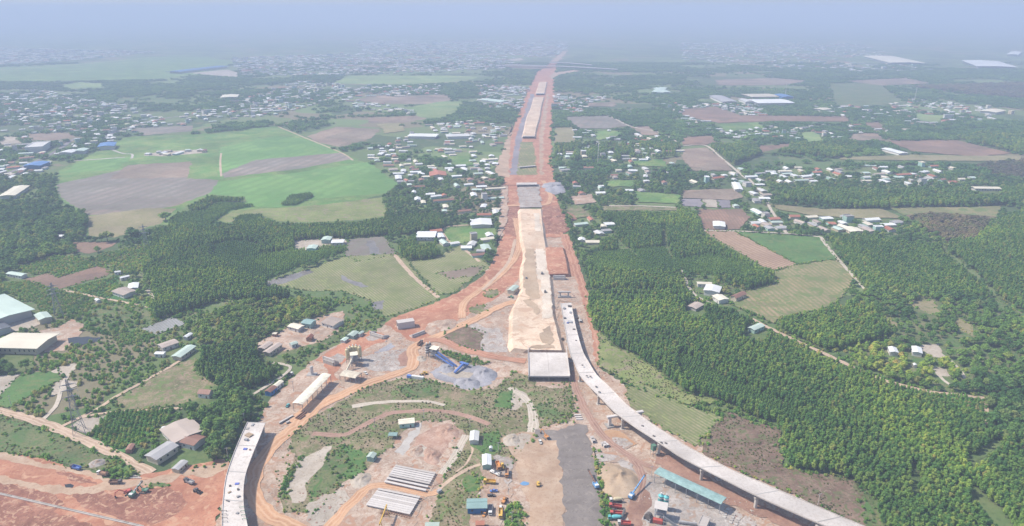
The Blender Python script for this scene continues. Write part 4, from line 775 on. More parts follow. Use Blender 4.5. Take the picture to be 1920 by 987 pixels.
# ------------------------------------------------------------------ villages
FARH = []     # houses too far to count
NEARH = []
ROOFS = ['roof_white']*9+['roof_cream']*4+['roof_mint']*4+['roof_grey']*3+['roof_pink']*2+['roof_red']*2+['roof_rust']*2+['roof_white']*2
RWORD = dict(roof_white='white', roof_cream='cream', roof_mint='pale green', roof_grey='grey', roof_pink='pinkish', roof_red='red tiled', roof_rust='rusty', roof_blue='blue')
OCC = []
def village(c, s, n, where, ang=0., size=1., tall=.05):
    P = PX(c, s); xs = [p[0] for p in P]; ys = [p[1] for p in P]; M = np.zeros((RH, RW), np.int16); fill(P, 1, M)
    wp = np.array([tuple(Wp(*p).xy) for p in P]); lo, hi = wp.min(0), wp.max(0); k = 0; t = 0
    while k < n and t < n*60:
        t += 1; X = random.uniform(lo[0], hi[0]); Y = random.uniform(lo[1], hi[1])
        if random.random() > .22 and noise_h(X, Y) < .08: continue
        xa, ya = np.array([X]), np.array([Y])
        if lookup(M, xa, ya, 0)[0] != 1: continue
        z = lookup(ZONE, xa, ya, -1)[0]
        if z == -2 or (z > 2 and ZONES[z][1] not in ('mix', 'far', 'scr', 'pf', 'lw', 'scb') and 'strip inside' not in where): continue
        size_ = size*(1+max(0, Y-1500)/4000); L = random.uniform(10, 20)*size_; wd = random.uniform(7, 11.5)*size_
        if random.random() < .12: L *= 1.6
        if any((X-a)**2+(Y-b)**2 < ((L+r)*.52)**2 for a, b, r in OCC[-400:]): continue
        kind = 'tile' if random.random() < .25 else 'low'; h = random.uniform(2.7, 3.6)
        if random.random() < tall: kind = 'flat'; h = random.uniform(6, 11); L *= .7
        roof = random.choice(ROOFS)
        if kind == 'flat': roof = random.choice(['roof_white', 'roof_cream', 'roof_grey'])
        if roof in ('roof_red', 'roof_rust'): kind = 'tile' if kind != 'flat' else kind
        a = math.radians(ang+random.choice((0, 90))+random.gauss(0, 9)); OCC.append((X, Y, L)); k += 1
        wall = random.choice(['wall_white', 'wall_white', 'wall_cream', 'wall_mint'])
        NEARH.append((X, Y, L, wd, h, a, kind, roof, wall, where)); stamp(X, Y, max(L, wd)*.42, 2+Y*.003)
_T = np.random.default_rng(5).uniform(-1, 1, (32, 32))
def noise_h(X, Y): 
    u, v = X/70., Y/70.; i, j = int(u//1), int(v//1); a, b = u-i, v-j
    return _T[i%32, j%32]*(1-a)*(1-b)+_T[(i+1)%32, j%32]*a*(1-b)+_T[i%32, (j+1)%32]*(1-a)*b+_T[(i+1)%32, (j+1)%32]*a*b
village('O', '680,285 760,255 800,236 900,226 944,240 943,300 938,335 930,412 924,450 900,472 880,440 832,402 765,372 748,340', 180, 'in the village left of the highway', 12)
village('O', '800,440 830,432 920,440 915,478 880,485 840,470', 12, 'beside the meadow left of the red road', 12)
village('O', '1042,312 1060,250 1100,240 1180,240 1262,262 1282,302 1262,340 1200,372 1150,402 1122,482 1070,442 1062,380 1064,340', 90, 'in the hamlet right of the highway', 5)
village('O', '1240,300 1330,300 1420,325 1500,312 1800,312 1860,345 1700,348 1600,342 1450,346 1440,400 1400,402 1340,395 1300,350', 78, 'along the straight road on the right', 8)
village('F', '390,230 500,235 560,310 400,300', 9, 'beside the red ploughed field', 8)
village('F', '600,190 900,190 1240,240 1230,280 1090,330 860,320 720,310 620,310', 20, 'above the wide right plantation', 8)
village('C', '740,590 1320,560 1700,600 1900,650 1700,690 1300,700 800,640', 110, 'in the far right village', 0)
village('C', '0,600 380,560 480,650 300,680 0,700', 70, 'beside the long reddish field', 0)
village('C', '20,700 300,720 900,700 1350,740 900,780 480,800 300,780', 60, 'in the scattered right middle distance', 0)
village('O', '0,178 80,170 240,200 300,221 420,200 560,152 650,160 640,182 520,216 360,236 250,251 120,301 0,322', 520, 'in the left town', 30, 1., .16)
village('A', '800,872 900,850 1150,838 1165,858 900,878', 9, 'on the strip inside the upper paddy', 0)
village('O', '0,310 60,302 120,300 60,330 0,340', 16, 'at the left edge town', 20)
village('B', '0,490 560,480 560,560 100,600 0,560', 100, 'in the row village left of the far highway', 0)
village('B', '60,570 240,580 400,620 400,645 80,610', 20, 'beside the brown field', 0)
village('B', '760,480 1050,490 1040,620 780,600', 110, 'close left of the far highway', 0)
village('B', '1190,530 1330,560 1500,540 1330,640 1170,600', 60, 'close right of the far highway', 0)
village('B', '1760,590 1914,580 1914,640 1800,620', 10, 'at the right hamlet end', 0)
village('A', '1300,330 1914,300 B:300,330 1000,330 900,390 A:1914,425 1350,425', 750, 'in the far town', 0, 1.15, .12)
village('A', '0,270 900,290 330,350 0,362', 380, 'in the far left town', 0, 1.2, .12)
village('B', '100,228 1270,235 1260,320 100,345', 700, 'in the hazy far town', 0, 1.3, .12)
village('C', '0,240 1000,245 1400,400 800,410 0,345', 450, 'in the hazy right plain', 0, 1.3, .12)
NEARH.sort(key=lambda r: r[1])
nmade = 0
for r in NEARH:
    X, Y, L, wd, h, a, kind, roof, wall, where = r; x, y = pixv(X, Y, h)
    if nmade < 300 and -5 < x < 1925:
        nmade += 1; lb = '%s%s roofed %s %s' % ('long ' if L > 17 else 'small ' if L < 11 else '', RWORD[roof].replace(' tiled', ' tile'), 'flat topped house' if kind == 'flat' else 'house', where); house(X, Y, L, wd, h, a, kind, roof, wall, lb, 'village_house', 'house', lb)
    else: FARH.append(r)
def far_town():
    cols = sorted({r[7] for r in FARH}|{r[8] for r in FARH}); idx = {c: i for i, c in enumerate(cols)}; vs_, fs, mi = [], [], []
    for X, Y, L, wd, h, a, kind, roof, wall, _ in FARH:
        ca, sa = math.cos(a), math.sin(a)
        for me, mt in zip(HU[kind], (wall, roof)):
            k = len(vs_)
            for v in me.vertices:
                x, y = v.co.x*L, v.co.y*wd; vs_.append((X+x*ca-y*sa, Y+x*sa+y*ca, v.co.z*h))
            for p in me.polygons: fs.append(tuple(k+i for i in p.vertices)); mi.append(idx[mt])
    me = mesh('far_town', vs_, fs)
    for c in cols: me.materials.append(MATS[c])
    me.polygons.foreach_set('material_index', mi); tag(link('far_town', me), 'countless pale houses of the hazy far towns', 'town', None, 'stuff')
far_town()
# ------------------------------------------------------------------ viaducts
def resample(P, n):
    P = [Vector(p) for p in P]; d = [0]
    for a, b in zip(P, P[1:]): d.append(d[-1]+(b-a).length)
    out = []
    for i in range(n):
        t = d[-1]*i/(n-1); j = max(k for k in range(len(d)) if d[k] <= t+1e-6); j = min(j, len(P)-2)
        u = (t-d[j])/(d[j+1]-d[j]); p0, p1, p2, p3 = P[max(j-1, 0)], P[j], P[j+1], P[min(j+2, len(P)-1)]
        out.append(.5*((2*p1)+(p2-p0)*u+(2*p0-5*p1+4*p2-p3)*u*u+(3*p1-p0-3*p2+p3)*u**3))
    return out
def viaduct(name, c, left, right, zf, spans, label, mat='deck', depth=2.0):
    n = spans*6+1; Lp = PX(c, left); Rp = PX(c, right)
    z = [zf(i/(len(Lp)-1)) for i in range(len(Lp))]
    L = resample([Wp(*p, zz) for p, zz in zip(Lp, z)], n); R = resample([Wp(*p, zf(i/(len(Rp)-1))) for i, p in enumerate(Rp)], n)
    base = (L[0]+R[0])/2; root = link(name, None, None, (base.x, base.y, 0)); o0 = Vector((base.x, base.y, 0))
    for s in range(spans):
        vs_, fs = [], []; pv, pf = [], []
        for i in range(7):
            a, b = L[s*6+i]-o0, R[s*6+i]-o0; t = (b-a).normalized(); sh = 0
            if i in (0, 6): 
                d = (L[min(s*6+i+1, n-1)]-L[max(s*6+i-1, 0)]).normalized(); sh = .06 if i == 0 else -.06; a = a+d*sh; b = b+d*sh
            dn = Vector((0, 0, -1)); m1, m2 = a+t*2.2, b-t*2.2
            vs_ += [a, b, b+dn*.35, m2+dn*.7, m2+dn*depth, m1+dn*depth, m1+dn*.7, a+dn*.35]
            up = Vector((0, 0, 1))
            for p, q in ((a, a+t*.35), (b-t*.35, b)): pv += [p+up*.004, q+up*.004, q+up*.55, p+up*.55]
        for i in range(6):
            for j in range(8): fs.append((i*8+j, i*8+(j+1)%8, (i+1)*8+(j+1)%8, (i+1)*8+j))
            for h_ in (0, 4):
                for j in range(4): pf.append((i*8+h_+j, i*8+h_+(j+1)%4, (i+1)*8+h_+(j+1)%4, (i+1)*8+h_+j))
        fs += [tuple(range(8))[::-1], tuple(range(48, 56))]
        for e_ in (0, 48):
            for h_ in (0, 4): pf.append(tuple(e_+h_+j for j in range(4)))
        d_ = link('deck_span', mesh('deck_span', vs_, fs, mat), root)
        a, b = L[s*6]-o0, R[s*6]-o0; link('expansion_joint', bar('expansion_joint', a+(b-a)*.03+Vector((0, 0, .02)), b-(b-a)*.03+Vector((0, 0, .02)), .06, 'concrete_grey', .7), d_)
        l1 = [p for i, p in enumerate(pv) if i%8 < 4]; l2 = [p for i, p in enumerate(pv) if i%8 >= 4]
        f1 = [tuple(q//8*4+q%8 for q in f) for f in pf if all(q%8 < 4 for q in f)]
        link('parapet', mesh('parapet', l1, f1, mat), d_); link('parapet', mesh('parapet', l2, f1, mat), d_)
    return root, L, R, o0
def pier(root, o0, L, R, i, depth, wid=.62, rect=(1.6, 3.6), mat='concrete'):
    a, b = L[i], R[i]; m = (a+b)/2-o0; top = (a.z+b.z)/2-depth; ang = math.atan2(b.y-a.y, b.x-a.x); wd = (b-a).length
    p = link('pier', bevbox('pier', -wd*.46, wd*.46, -1., 1., top-1.5, top, mat, .15), root, (m.x, m.y, 0), ang)
    for sx in (-1, 1):
        link('column', bevbox('column', sx*wd*.38-.9, sx*wd*.38+.9, -.9, .9, -.8, top-1.5, mat, .2), p); link('footing', boxes('footing', [(sx*wd*.38-1.8, sx*wd*.38+1.8, -1.8, 1.8, -.5, .6)], mat), p)
    x, y = pixv(m.x+o0.x, m.y+o0.y); return p
root, L, R, o0 = viaduct('right_viaduct', 'O', '1050.7,569 1058,610 1067,657 1075,677 1085,700.5 1099,719 1117,737 1136,757 1155.6,776 1194,804 1221,821 1261,848 1280,860 1347,894.5 1424,933 1514,973 1548,987 1660,1036',
    '1071,568 1079,610 1092,657 1104,680 1119,704 1133,717 1147,730.6 1162,746 1177,761 1214,789 1251,814 1272,827 1282,834 1360,876 1440,911 1534,951 1600,979 1710,1024', lambda t: 7+4*min(1, t*2), 11, 'x')
tag(root, 'long pale viaduct ramp curving from the highway to the lower right', 'viaduct'); root.name = 'viaduct'
for i in range(1, 12): pier(root, o0, L, R, min(i*6, len(L)-1), 2.0)
LV, RV = L, R
root2, L2, R2, o2 = viaduct('viaduct', 'O', '463.8,792 452,817.5 437,854 423.7,894.5 417.7,941 416,987 418,1060', '498,793.5 487,821 472,857.7 459,898 457,944.6 464.5,987 480,1060', lambda t: 9, 5, 'x')
tag(root2, 'short pale viaduct section ending above the left grove', 'viaduct')
for i in range(0, 6): pier(root2, o2, L2, R2, min(i*6+(1 if i == 0 else 0), len(L2)-1), 2.0)
# far interchange overpass and its ramps
root3, L3, R3, o3 = viaduct('overpass', 'O', '930,124 960,123 1010,124 1060,125.5 1110,128 1158,131', '930,122.6 960,121.6 1010,122.6 1060,124.1 1110,126.6 1158,129.6', lambda t: 12, 6, 'x', 'concrete_grey')
tag(root3, 'hazy overpass crossing the highway far away', 'overpass')
for i in range(1, 6): pier(root3, o3, L3, R3, i*6, 2.0)
root4, L4, R4, o4 = viaduct('overpass', 'O', '1030,118.2 1060,118.6 1085,120.3 1110,122.5', '1030,117 1060,117.4 1085,119.1 1110,121.3', lambda t: 12, 4, 'x', 'concrete_grey')
tag(root4, 'shorter hazy ramp behind the far overpass', 'overpass')
for i in range(1, 4): pier(root4, o4, L4, R4, i*6, 2.0)
# ------------------------------------------------------------------ embankments
def embank(name, c, left, right, z, mat, label, slope=.9, zend=None, z0=None):
    Lp, Rp = PX(c, left), PX(c, right); n = 40
    zs = lambda t: z0+(z-z0)*min(1, t*4) if z0 is not None else z
    L = resample([Wp(*p, zs(i/(len(Lp)-1))) for i, p in enumerate(Lp)], n); R = resample([Wp(*p, zs(i/(len(Rp)-1))) for i, p in enumerate(Rp)], n)
    vs_, fs = [], []
    for i in range(n):
        a, b = L[i], R[i]; t = (b-a).normalized(); ja, jb = random.gauss(0, .3), random.gauss(0, .3)
        row = [a-t*(a.z*slope+.5+ja)+Vector((0, 0, -a.z-.1)), a+t*ja*.5, a.lerp(b, .33)+Vector((0, 0, random.gauss(0, .12))), a.lerp(b, .66)+Vector((0, 0, random.gauss(0, .12))), b+t*jb*.5, b+t*(b.z*slope+.5+jb)+Vector((0, 0, -b.z-.1))]
        vs_ += row
    for i in range(n-1):
        for j in range(5): fs.append((i*6+j, i*6+j+1, (i+1)*6+j+1, (i+1)*6+j))
    k = len(vs_); d0 = (L[1]-L[0]).normalized()
    for p in (vs_[1:5]): vs_.append(p-d0*(p.z*.1)+Vector((0, 0, -p.z-.1)))
    fs += [(1, k, k+1, 2), (2, k+1, k+2, 3), (3, k+2, k+3, 4), (0, k, 1), (4, k+3, 5)]
    me = mesh(name, vs_, fs, mat); bm = bmesh.new(); bm.from_mesh(me); bmesh.ops.recalc_face_normals(bm, faces=bm.faces); bm.to_mesh(me); bm.free()
    o = tag(link(name, me), label, 'ground', None, 'structure')
    pl = [tuple(pixv(p[0], p[1])) for p in vs_[0:n*6:6]]+[tuple(pixv(p[0], p[1])) for p in vs_[5:n*6:6]][::-1]; fill(pl, -2, ZONE); return o
embank('embankment_ground', 'R', '222,742 122,726 118,600 126,455 188,320 190,160 212,60 O:979,445 977,415 975,392', '470,748 440,640 420,560 402,470 384,250 352,20 O:1019,440 1016,415 1014,392', 4.5, 'sand', 'pale sand embankment of the highway behind the underpass')
embank('embankment_ground', 'E', '1165,552 1150,470 1150,400', '1272,548 1258,470 1240,400', 5, 'red_earth', 'orange red ramp embankment behind the concrete abutment')
embank('embankment_ground', 'B', '1018,765 1030,720 1045,650 1068,600 1082,545', '1085,765 1092,720 1112,650 1120,600 1135,545', 5, 'sand', 'distant pale highway deck beyond the dark underpass')
embank('embankment_ground', 'B', '1093,524 1100,500 1113,460', '1138,524 1143,500 1152,460', 5, 'sand', 'farthest pale highway deck before the interchange')
for s_, m_, l_ in (('215,25 270,25 292,230 312,380 240,392 196,300 200,150', 'tan_sand', 'tan lane on the left of the sand embankment'), ('278,25 342,25 382,250 402,480 398,512 332,520 320,250 292,235', 'sand_pale', 'pale lane on the right of the sand embankment'),
    ('186,392 240,380 300,430 312,482 290,492 250,442', 'tan_sand', 'brown patch in the middle of the sand embankment'), ('330,600 385,570 400,620 405,690 380,712 330,692 310,642', 'tan_sand', 'brown patch at the lower right of the sand'), ('240,730 420,734 410,712 360,704 300,708 250,716', 'tan_sand', 'brown strip behind the wide underpass'),
    ('O:1000,400 1010,400 1014,420 1016,434 1004,434', 'sand_pale', 'pale far lane of the sand embankment')):
    px_ = PX('R', s_); zt_ = 4.5+.25; sheet(px_, 'ground', m_, None, 0, l_, 1., None, zt_)
# ------------------------------------------------------------------ underpasses
def underpass(c, s, h, label, name='underpass', bays=2, par=True):
    """front-left, front-right, back-right, back-left corners of the deck in the photograph"""
    fl, fr, br, bl = [Wp(x, y, h) for x, y in PX(c, s)]; u = fr-fl; wd = u.length; rz = math.atan2(u.y, u.x); n = Vector((-u.y, u.x, 0)).normalized(); dp = ((bl-fl).dot(n)+(br-fr).dot(n))/2
    e = link(name, None, None, (fl.x, fl.y, gz(fl)), rz); t = max(.7, wd*.02)
    for i in range(bays):
        x0, x1 = wd*i/bays+.05, wd*(i+1)/bays-.05; link('deck_slab', boxes('deck_slab', [(x0, x1, .02, dp, h-1.0, h)], 'deck'), e)
    for i in range(bays+1):
        x = wd*i/bays; off = 0 if i in (0, bays) else 1.5; link('wall', boxes('wall', [(min(max(x-t/2, 0), wd-t), min(max(x-t/2, 0), wd-t)+t, off+.1, dp, -.5, h-1.02)], 'concrete_grey'), e)
    if par:
        for x in (0, wd-.5): link('parapet', boxes('parapet', [(x, x+.5, -.3, dp+12, h+.01, h+1.0)], 'concrete_white'), e)
    link('front_beam', boxes('front_beam', [(0, wd, -.35, .01, h-.95, h+.35)], 'concrete_white'), e)
    link('rear_wall', boxes('rear_wall', [(.1, wd-.1, dp+.02, dp+.5, -.5, h-.1)], 'void_shade'), e)  # near-black panel: shade inside the opening, put into its colour
    tag(e, label, 'underpass'); c_ = (fl+br)/2; stamp(c_.x, c_.y, wd*.6, 3); return e
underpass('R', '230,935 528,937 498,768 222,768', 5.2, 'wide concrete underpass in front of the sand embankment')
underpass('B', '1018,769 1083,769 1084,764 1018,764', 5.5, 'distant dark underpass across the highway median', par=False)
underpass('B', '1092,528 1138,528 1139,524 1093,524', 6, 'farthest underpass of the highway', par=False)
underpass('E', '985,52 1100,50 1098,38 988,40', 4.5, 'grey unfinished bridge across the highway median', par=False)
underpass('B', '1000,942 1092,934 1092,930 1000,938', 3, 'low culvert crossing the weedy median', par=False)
def abutment(c, s, h, label, th=1.2, wing=5):
    a, b = [Wp(x, y, h) for x, y in PX(c, s)]; u = b-a; L = u.length; rz = math.atan2(u.y, u.x); e = link('abutment', None, None, (a.x, a.y, gz(a)), rz)
    link('front_wall', boxes('front_wall', [(0, L, 0, th, -.5, h)], 'concrete_white'), e)
    for x in (-.9, L): 
        v = boxv(x, x+.88, -.2, wing, -.5, h+.6); v[6] = (v[6][0], v[6][1], h*.35); v[7] = (v[7][0], v[7][1], h*.35); link('wing_wall', mesh('wing_wall', v, BF, 'concrete_white'), e)
    link('bearing_shelf', boxes('bearing_shelf', [(.2, L-.2, -1.0, -.02, -.5, h*.6)], 'concrete'), e); return tag(e, label, 'abutment')
abutment('R', '412,222 490,222', 5.2, 'white concrete abutment before the orange ramp embankment')
abutment('M', '140,372 245,408', 6, 'white concrete abutment beside the red cut left of the silos')
abutment('M', '610,128 735,165', 3.5, 'dark fronted concrete headwall in the red cut', wing=8)
abutment('M', '1035,155 1150,112', 3, 'low concrete headwall beside the box culvert')
def box_culvert(x, y, z, L, wd, h, rz, label, name='box_culvert', mat='concrete_white', group=None, t=.4):
    e = link(name, None, None, (x, y, z), rz)
    link('base_slab', boxes('base_slab', [(-L/2, L/2, -wd/2, wd/2, 0, t)], mat), e); link('top_slab', boxes('top_slab', [(-L/2, L/2, -wd/2, wd/2, h-t, h)], mat), e)
    for s in (-1, 1): link('side_wall', boxes('side_wall', [(-L/2, L/2, min(s*wd/2, s*(wd/2-t)), max(s*wd/2, s*(wd/2-t)), t+.002, h-t-.002)], mat), e)
    return tag(e, label, 'culvert', group)
p = Wp(*PX('M', '965,75')[0]); box_culvert(p.x, p.y, gz(p), 17, 8, 7, math.radians(20), 'large white box culvert on the red embankment', t=.7)
# unfinished pier at the viaduct start
p = Wp(*PX('R', '485,375')[0]); e = link('unfinished_pier', None, None, (p.x, p.y, gz(p)), 0)
link('pile_cap', boxes('pile_cap', [(-7, 7, -2.5, 2.5, -.4, 1.2)], 'concrete_grey'), e)
for x in (-4.5, 4.5): link('column', cyl('column', .8, .8, 1.2, 5.5, 'concrete', 12, c=(x, 0)), e)
link('cross_beam', bevbox('cross_beam', -7, 7, -1, 1, 5.5, 7., 'concrete', .15), e)
tag(e, 'unfinished pier with cross beam at the viaduct start', 'pier')
# tall pier with wide crosshead beside the deck
p = Wp(*PX('J', '546,428')[0]); q = Wp(*PX('J', '715,400')[0]); e = link('portal_pier', None, None, (p.x, p.y, gz(p)), math.atan2(q.y-p.y, q.x-p.x)); Lc = (q-p).length
for x in (0, Lc): link('column', bevbox('column', x-1.1, x+1.1, -1.1, 1.1, -.5, 7.6, 'concrete_white', .2), e); link('footing', boxes('footing', [(x-3, x+3, -3, 3, -.4, .9)], 'concrete_grey'), e)
link('crosshead', bevbox('crosshead', -2.5, Lc+2.5, -1.3, 1.3, 7.6, 9.0, 'concrete_white', .12), e)
tag(e, 'portal pier with pale crosshead straddling the right viaduct', 'pier')
# ------------------------------------------------------------------ trees
def ico(r, sub=1):
    bm = bmesh.new(); bmesh.ops.create_icosphere(bm, subdivisions=sub, radius=r)
    v = [x.co.copy() for x in bm.verts]; f = [[y.index for y in x.verts] for x in bm.faces]; bm.free(); return v, f
def crown_mesh(name, lobes, nleaf, size, mat, seed, up=.35):
    """lobes: (centre, radii). A lumpy dark core for each lobe under many small leaf faces"""
    r = random.Random(seed); vs_, fs = [], []
    for c, rad in lobes:
        v, f = ico(1, 1); b = len(vs_)
        for p in v:
            k = .70+r.uniform(-.14, .12); vs_.append((c[0]+p.x*rad[0]*k, c[1]+p.y*rad[1]*k, c[2]+p.z*rad[2]*k))
        fs += [tuple(b+i for i in q) for q in f]
        for _ in range(nleaf):
            d = Vector((r.gauss(0, 1), r.gauss(0, 1), r.gauss(up, 1))).normalized(); k = r.uniform(.72, 1.08)
            p = Vector((c[0]+d.x*rad[0]*k, c[1]+d.y*rad[1]*k, c[2]+d.z*rad[2]*k))
            n = (d+Vector((r.gauss(0, .5), r.gauss(0, .5), r.gauss(.3, .5)))).normalized()
            t = n.orthogonal().normalized(); t.rotate(Matrix.Rotation(r.uniform(0, 6.28), 3, n)); u = n.cross(t); s = size*r.uniform(.6, 1.25); b = len(vs_)
            vs_ += [p-t*s, p-u*s*.6, p+t*s, p+u*s*.6]; fs.append((b, b+1, b+2, b+3))
    return mesh(name, vs_, fs, mat)
def trunk_mesh(name, h, r0, limbs=3, seed=0):
    r = random.Random(seed); vs_, fs = [], []
    def tube(a, b, ra, rb, n=5):
        d = (b-a).normalized(); t = d.orthogonal().normalized(); u = d.cross(t); k = len(vs_)
        for p, q in ((a, ra), (b, rb)):
            for i in range(n): vs_.append(p+(t*math.cos(6.283*i/n)+u*math.sin(6.283*i/n))*q)
        for i in range(n): fs.append((k+i, k+(i+1)%n, k+n+(i+1)%n, k+n+i))
    m = Vector((r.uniform(-.2, .2), r.uniform(-.2, .2), h*.55)); tube(Vector((0, 0, -.6)), m, r0, r0*.7)
    tube(m, Vector((m.x*1.5, m.y*1.5, h)), r0*.7, r0*.25)
    for _ in range(limbs):
        a = r.uniform(0, 6.28); z = h*r.uniform(.4, .7); tube(Vector((m.x, m.y, z)), Vector((math.cos(a)*h*.2, math.sin(a)*h*.2, z+h*.2)), r0*.4, r0*.15, 4)
    return mesh(name, vs_, fs, 'bark')
def lobes_for(kind, r):
    if kind == 'plant':   # slender plantation tree, ~11 m
        h = 11; L = []
        for k in range(4):
            z = h*(.36+.165*k); w_ = (1.6, 1.85, 1.65, 1.1)[k]*r.uniform(.85, 1.12); L.append(((r.uniform(-.4, .4), r.uniform(-.4, .4), z), (w_, w_, 1.7)))
        return L
    if kind == 'young':
        return [((0, 0, 2.2), (1.25, 1.25, 1.7)), ((r.uniform(-.2, .2), r.uniform(-.2, .2), 3.9), (.85, .85, 1.3))]
    if kind == 'broad':
        L = [((0, 0, 5.6), (3.0, 3.0, 2.4))]
        for k in range(6):
            a = k*1.05+r.uniform(-.4, .4); d = r.uniform(1.6, 2.7); rr = r.uniform(1.5, 2.2)
            L.append(((math.cos(a)*d, math.sin(a)*d, r.uniform(4.3, 7.2)), (rr, rr, rr*.85)))
        L.append(((r.uniform(-.5, .5), r.uniform(-.5, .5), 8.), (1.7, 1.7, 1.5))); return L
    if kind == 'bush':
        return [((r.uniform(-.6, .6), r.uniform(-.6, .6), .7+.3*k), (1.2-.2*k, 1.2-.2*k, .9)) for k in range(3)]
    if kind == 'clump':   # a small group of crowns, far away
        return [((r.uniform(-8, 8), r.uniform(-8, 8), r.uniform(4.5, 6.5)), (r.uniform(2.6, 4.2),)*2+(r.uniform(3, 4.6),)) for _ in range(9)]
VM = {}
def variants(key, kind, n, nleaf, size, mat):
    VM[key] = [(crown_mesh('crown', lobes_for(kind, random.Random(i*13+5)), nleaf, size, mat, i*7+1),
                trunk_mesh('trunk', {'plant': 9.5, 'young': 3.5, 'broad': 7.0, 'bush': 1.0, 'clump': 5}[kind], {'plant': .16, 'young': .07, 'broad': .3, 'bush': .06, 'clump': .3}[kind], 3 if kind == 'broad' else 0, i)) for i in range(n)]
variants('pt', 'plant', 5, 34, .75, 'leaf_plant')
variants('py', 'young', 4, 22, .55, 'leaf_young')
variants('wd', 'broad', 5, 40, .8, 'leaf_broad')
variants('lw', 'broad', 4, 34, .8, 'leaf_light')
variants('wb', 'broad', 4, 22, .8, 'leaf_brown')
variants('bu', 'bush', 5, 26, .42, 'leaf_bush')
variants('we', 'bush', 4, 24, .42, 'leaf_weed')
variants('fc', 'clump', 5, 24, 1.6, 'leaf_far')
SRC = {}
for k, lst in VM.items():
    c = bpy.data.collections.new('source_'+k); SRC[k] = c
    for i, (cm, tm) in enumerate(lst):
        bm = bmesh.new(); bm.from_mesh(cm); n0 = len(bm.faces); bm.from_mesh(tm); bm.faces.ensure_lookup_table()
        for f in list(bm.faces)[n0:]: f.material_index = 1
        me = bpy.data.meshes.new('tree_source'); bm.to_mesh(me); bm.free(); me.materials.append(cm.materials[0]); me.materials.append(MATS['bark'])
        c.objects.link(bpy.data.objects.new('%s_%d' % (k, i), me))
def gn_group(key):
    ng = bpy.data.node_groups.new('scatter_'+key, 'GeometryNodeTree')
    ng.interface.new_socket('Geometry', in_out='INPUT', socket_type='NodeSocketGeometry'); ng.interface.new_socket('Geometry', in_out='OUTPUT', socket_type='NodeSocketGeometry')
    A = ng.nodes.new; gi = A('NodeGroupInput'); go = A('NodeGroupOutput'); ip = A('GeometryNodeInstanceOnPoints'); ci = A('GeometryNodeCollectionInfo')
    ci.inputs[0].default_value = SRC[key]; ci.inputs[1].default_value = True; ci.inputs[2].default_value = True
    def at(nm, t):
        n = A('GeometryNodeInputNamedAttribute'); n.data_type = t; n.inputs[0].default_value = nm; return n.outputs[0]
    cx = A('ShaderNodeCombineXYZ'); Lk = ng.links.new
    Lk(at('rot', 'FLOAT'), cx.inputs[2]); Lk(gi.outputs[0], ip.inputs['Points']); Lk(ci.outputs[0], ip.inputs['Instance'])
    ip.inputs['Pick Instance'].default_value = True; Lk(at('idx', 'INT'), ip.inputs['Instance Index']); Lk(cx.outputs[0], ip.inputs['Rotation']); Lk(at('scl', 'FLOAT_VECTOR'), ip.inputs['Scale'])
    Lk(ip.outputs[0], go.inputs[0]); return ng
def scatter_obj(name, key, P, label, cat):
    """P: rows x, y, z, scale_xy, scale_z, rot"""
    n = len(P)
    if not n: return
    me = bpy.data.meshes.new(name); me.vertices.add(n); me.vertices.foreach_set('co', P[:, :3].astype(np.float32).ravel())
    a = me.attributes.new('rot', 'FLOAT', 'POINT'); a.data.foreach_set('value', P[:, 5].astype(np.float32))
    a = me.attributes.new('scl', 'FLOAT_VECTOR', 'POINT'); a.data.foreach_set('vector', P[:, [3, 3, 4]].astype(np.float32).ravel())
    a = me.attributes.new('idx', 'INT', 'POINT'); a.data.foreach_set('value', rng.integers(0, len(VM[key]), n).astype(np.int32))
    o = link(name, me); md = o.modifiers.new('scatter', 'NODES'); md.node_group = gn_group(key)
    tag(o, label, cat, None, 'stuff'); return o
def noise2(X, Y, s, seed=0):
    """smooth value noise in -1..1"""
    r = np.random.default_rng(seed); T = r.uniform(-1, 1, (64, 64)); out = 0; amp = 1; tot = 0
    for o in range(3):
        u, v = X/s*(2**o)+seed*3.7, Y/s*(2**o)+seed*1.9
        i, j = np.floor(u).astype(int), np.floor(v).astype(int); a, b = u-i, v-j; a = a*a*(3-2*a); b = b*b*(3-2*b)
        g_ = lambda p, q: T[p%64, q%64]
        out = out+amp*((g_(i, j)*(1-a)+g_(i+1, j)*a)*(1-b)+(g_(i, j+1)*(1-a)+g_(i+1, j+1)*a)*b); tot += amp; amp *= .5
    return out/tot
# kind: mesh, spacing m, jitter, keep probability, xy scale range, z scale range, (noise size, threshold)
VEG = dict(pt=('pt', 2.8, .38, .97, (.72, 1.08), (.62, .9), (14, -.8)), pn=('pt', 3.0, .34, .97, (.85, 1.1), (.6, .8), None), pf=('pt', 3.6, .35, .95, (1., 1.3), (.75, 1.), None),
  py=('py', 2.5, .2, .97, (.9, 1.15), (.75, 1.05), None), wd=('wd', 5.2, .45, .92, (.7, 1.2), (.75, 1.15), None), lw=('lw', 4.6, .5, .78, (.45, .85), (.45, .9), None),
  wm=('wd', 5.6, .5, .8, (.5, 1.05), (.45, .95), (60, -.45)), wb=('wb', 5.2, .5, .9, (.7, 1.1), (.6, .9), None), bu=('bu', 2.6, .5, .8, (.7, 1.35), (.7, 1.3), None),
  rw=('bu', 3.2, .12, .98, (.95, 1.25), (1.1, 1.5), None), scr=('bu', 3.6, .5, .6, (.7, 1.8), (.7, 2.), (40, -.25)), scb=('lw', 5.5, .5, .6, (.3, .7), (.3, .7), (40, -.3)),
  sg=('we', 1.9, .5, .5, (.2, .6), (.15, .45), (18, -.15)), mix=('wd', 6.5, .5, .8, (.5, 1.15), (.45, .95), (80, -.5)), far=('fc', 13., .5, .85, (.6, 1.1), (.4, .8), (220, -.12)))
PTS = {}; LABS = {}
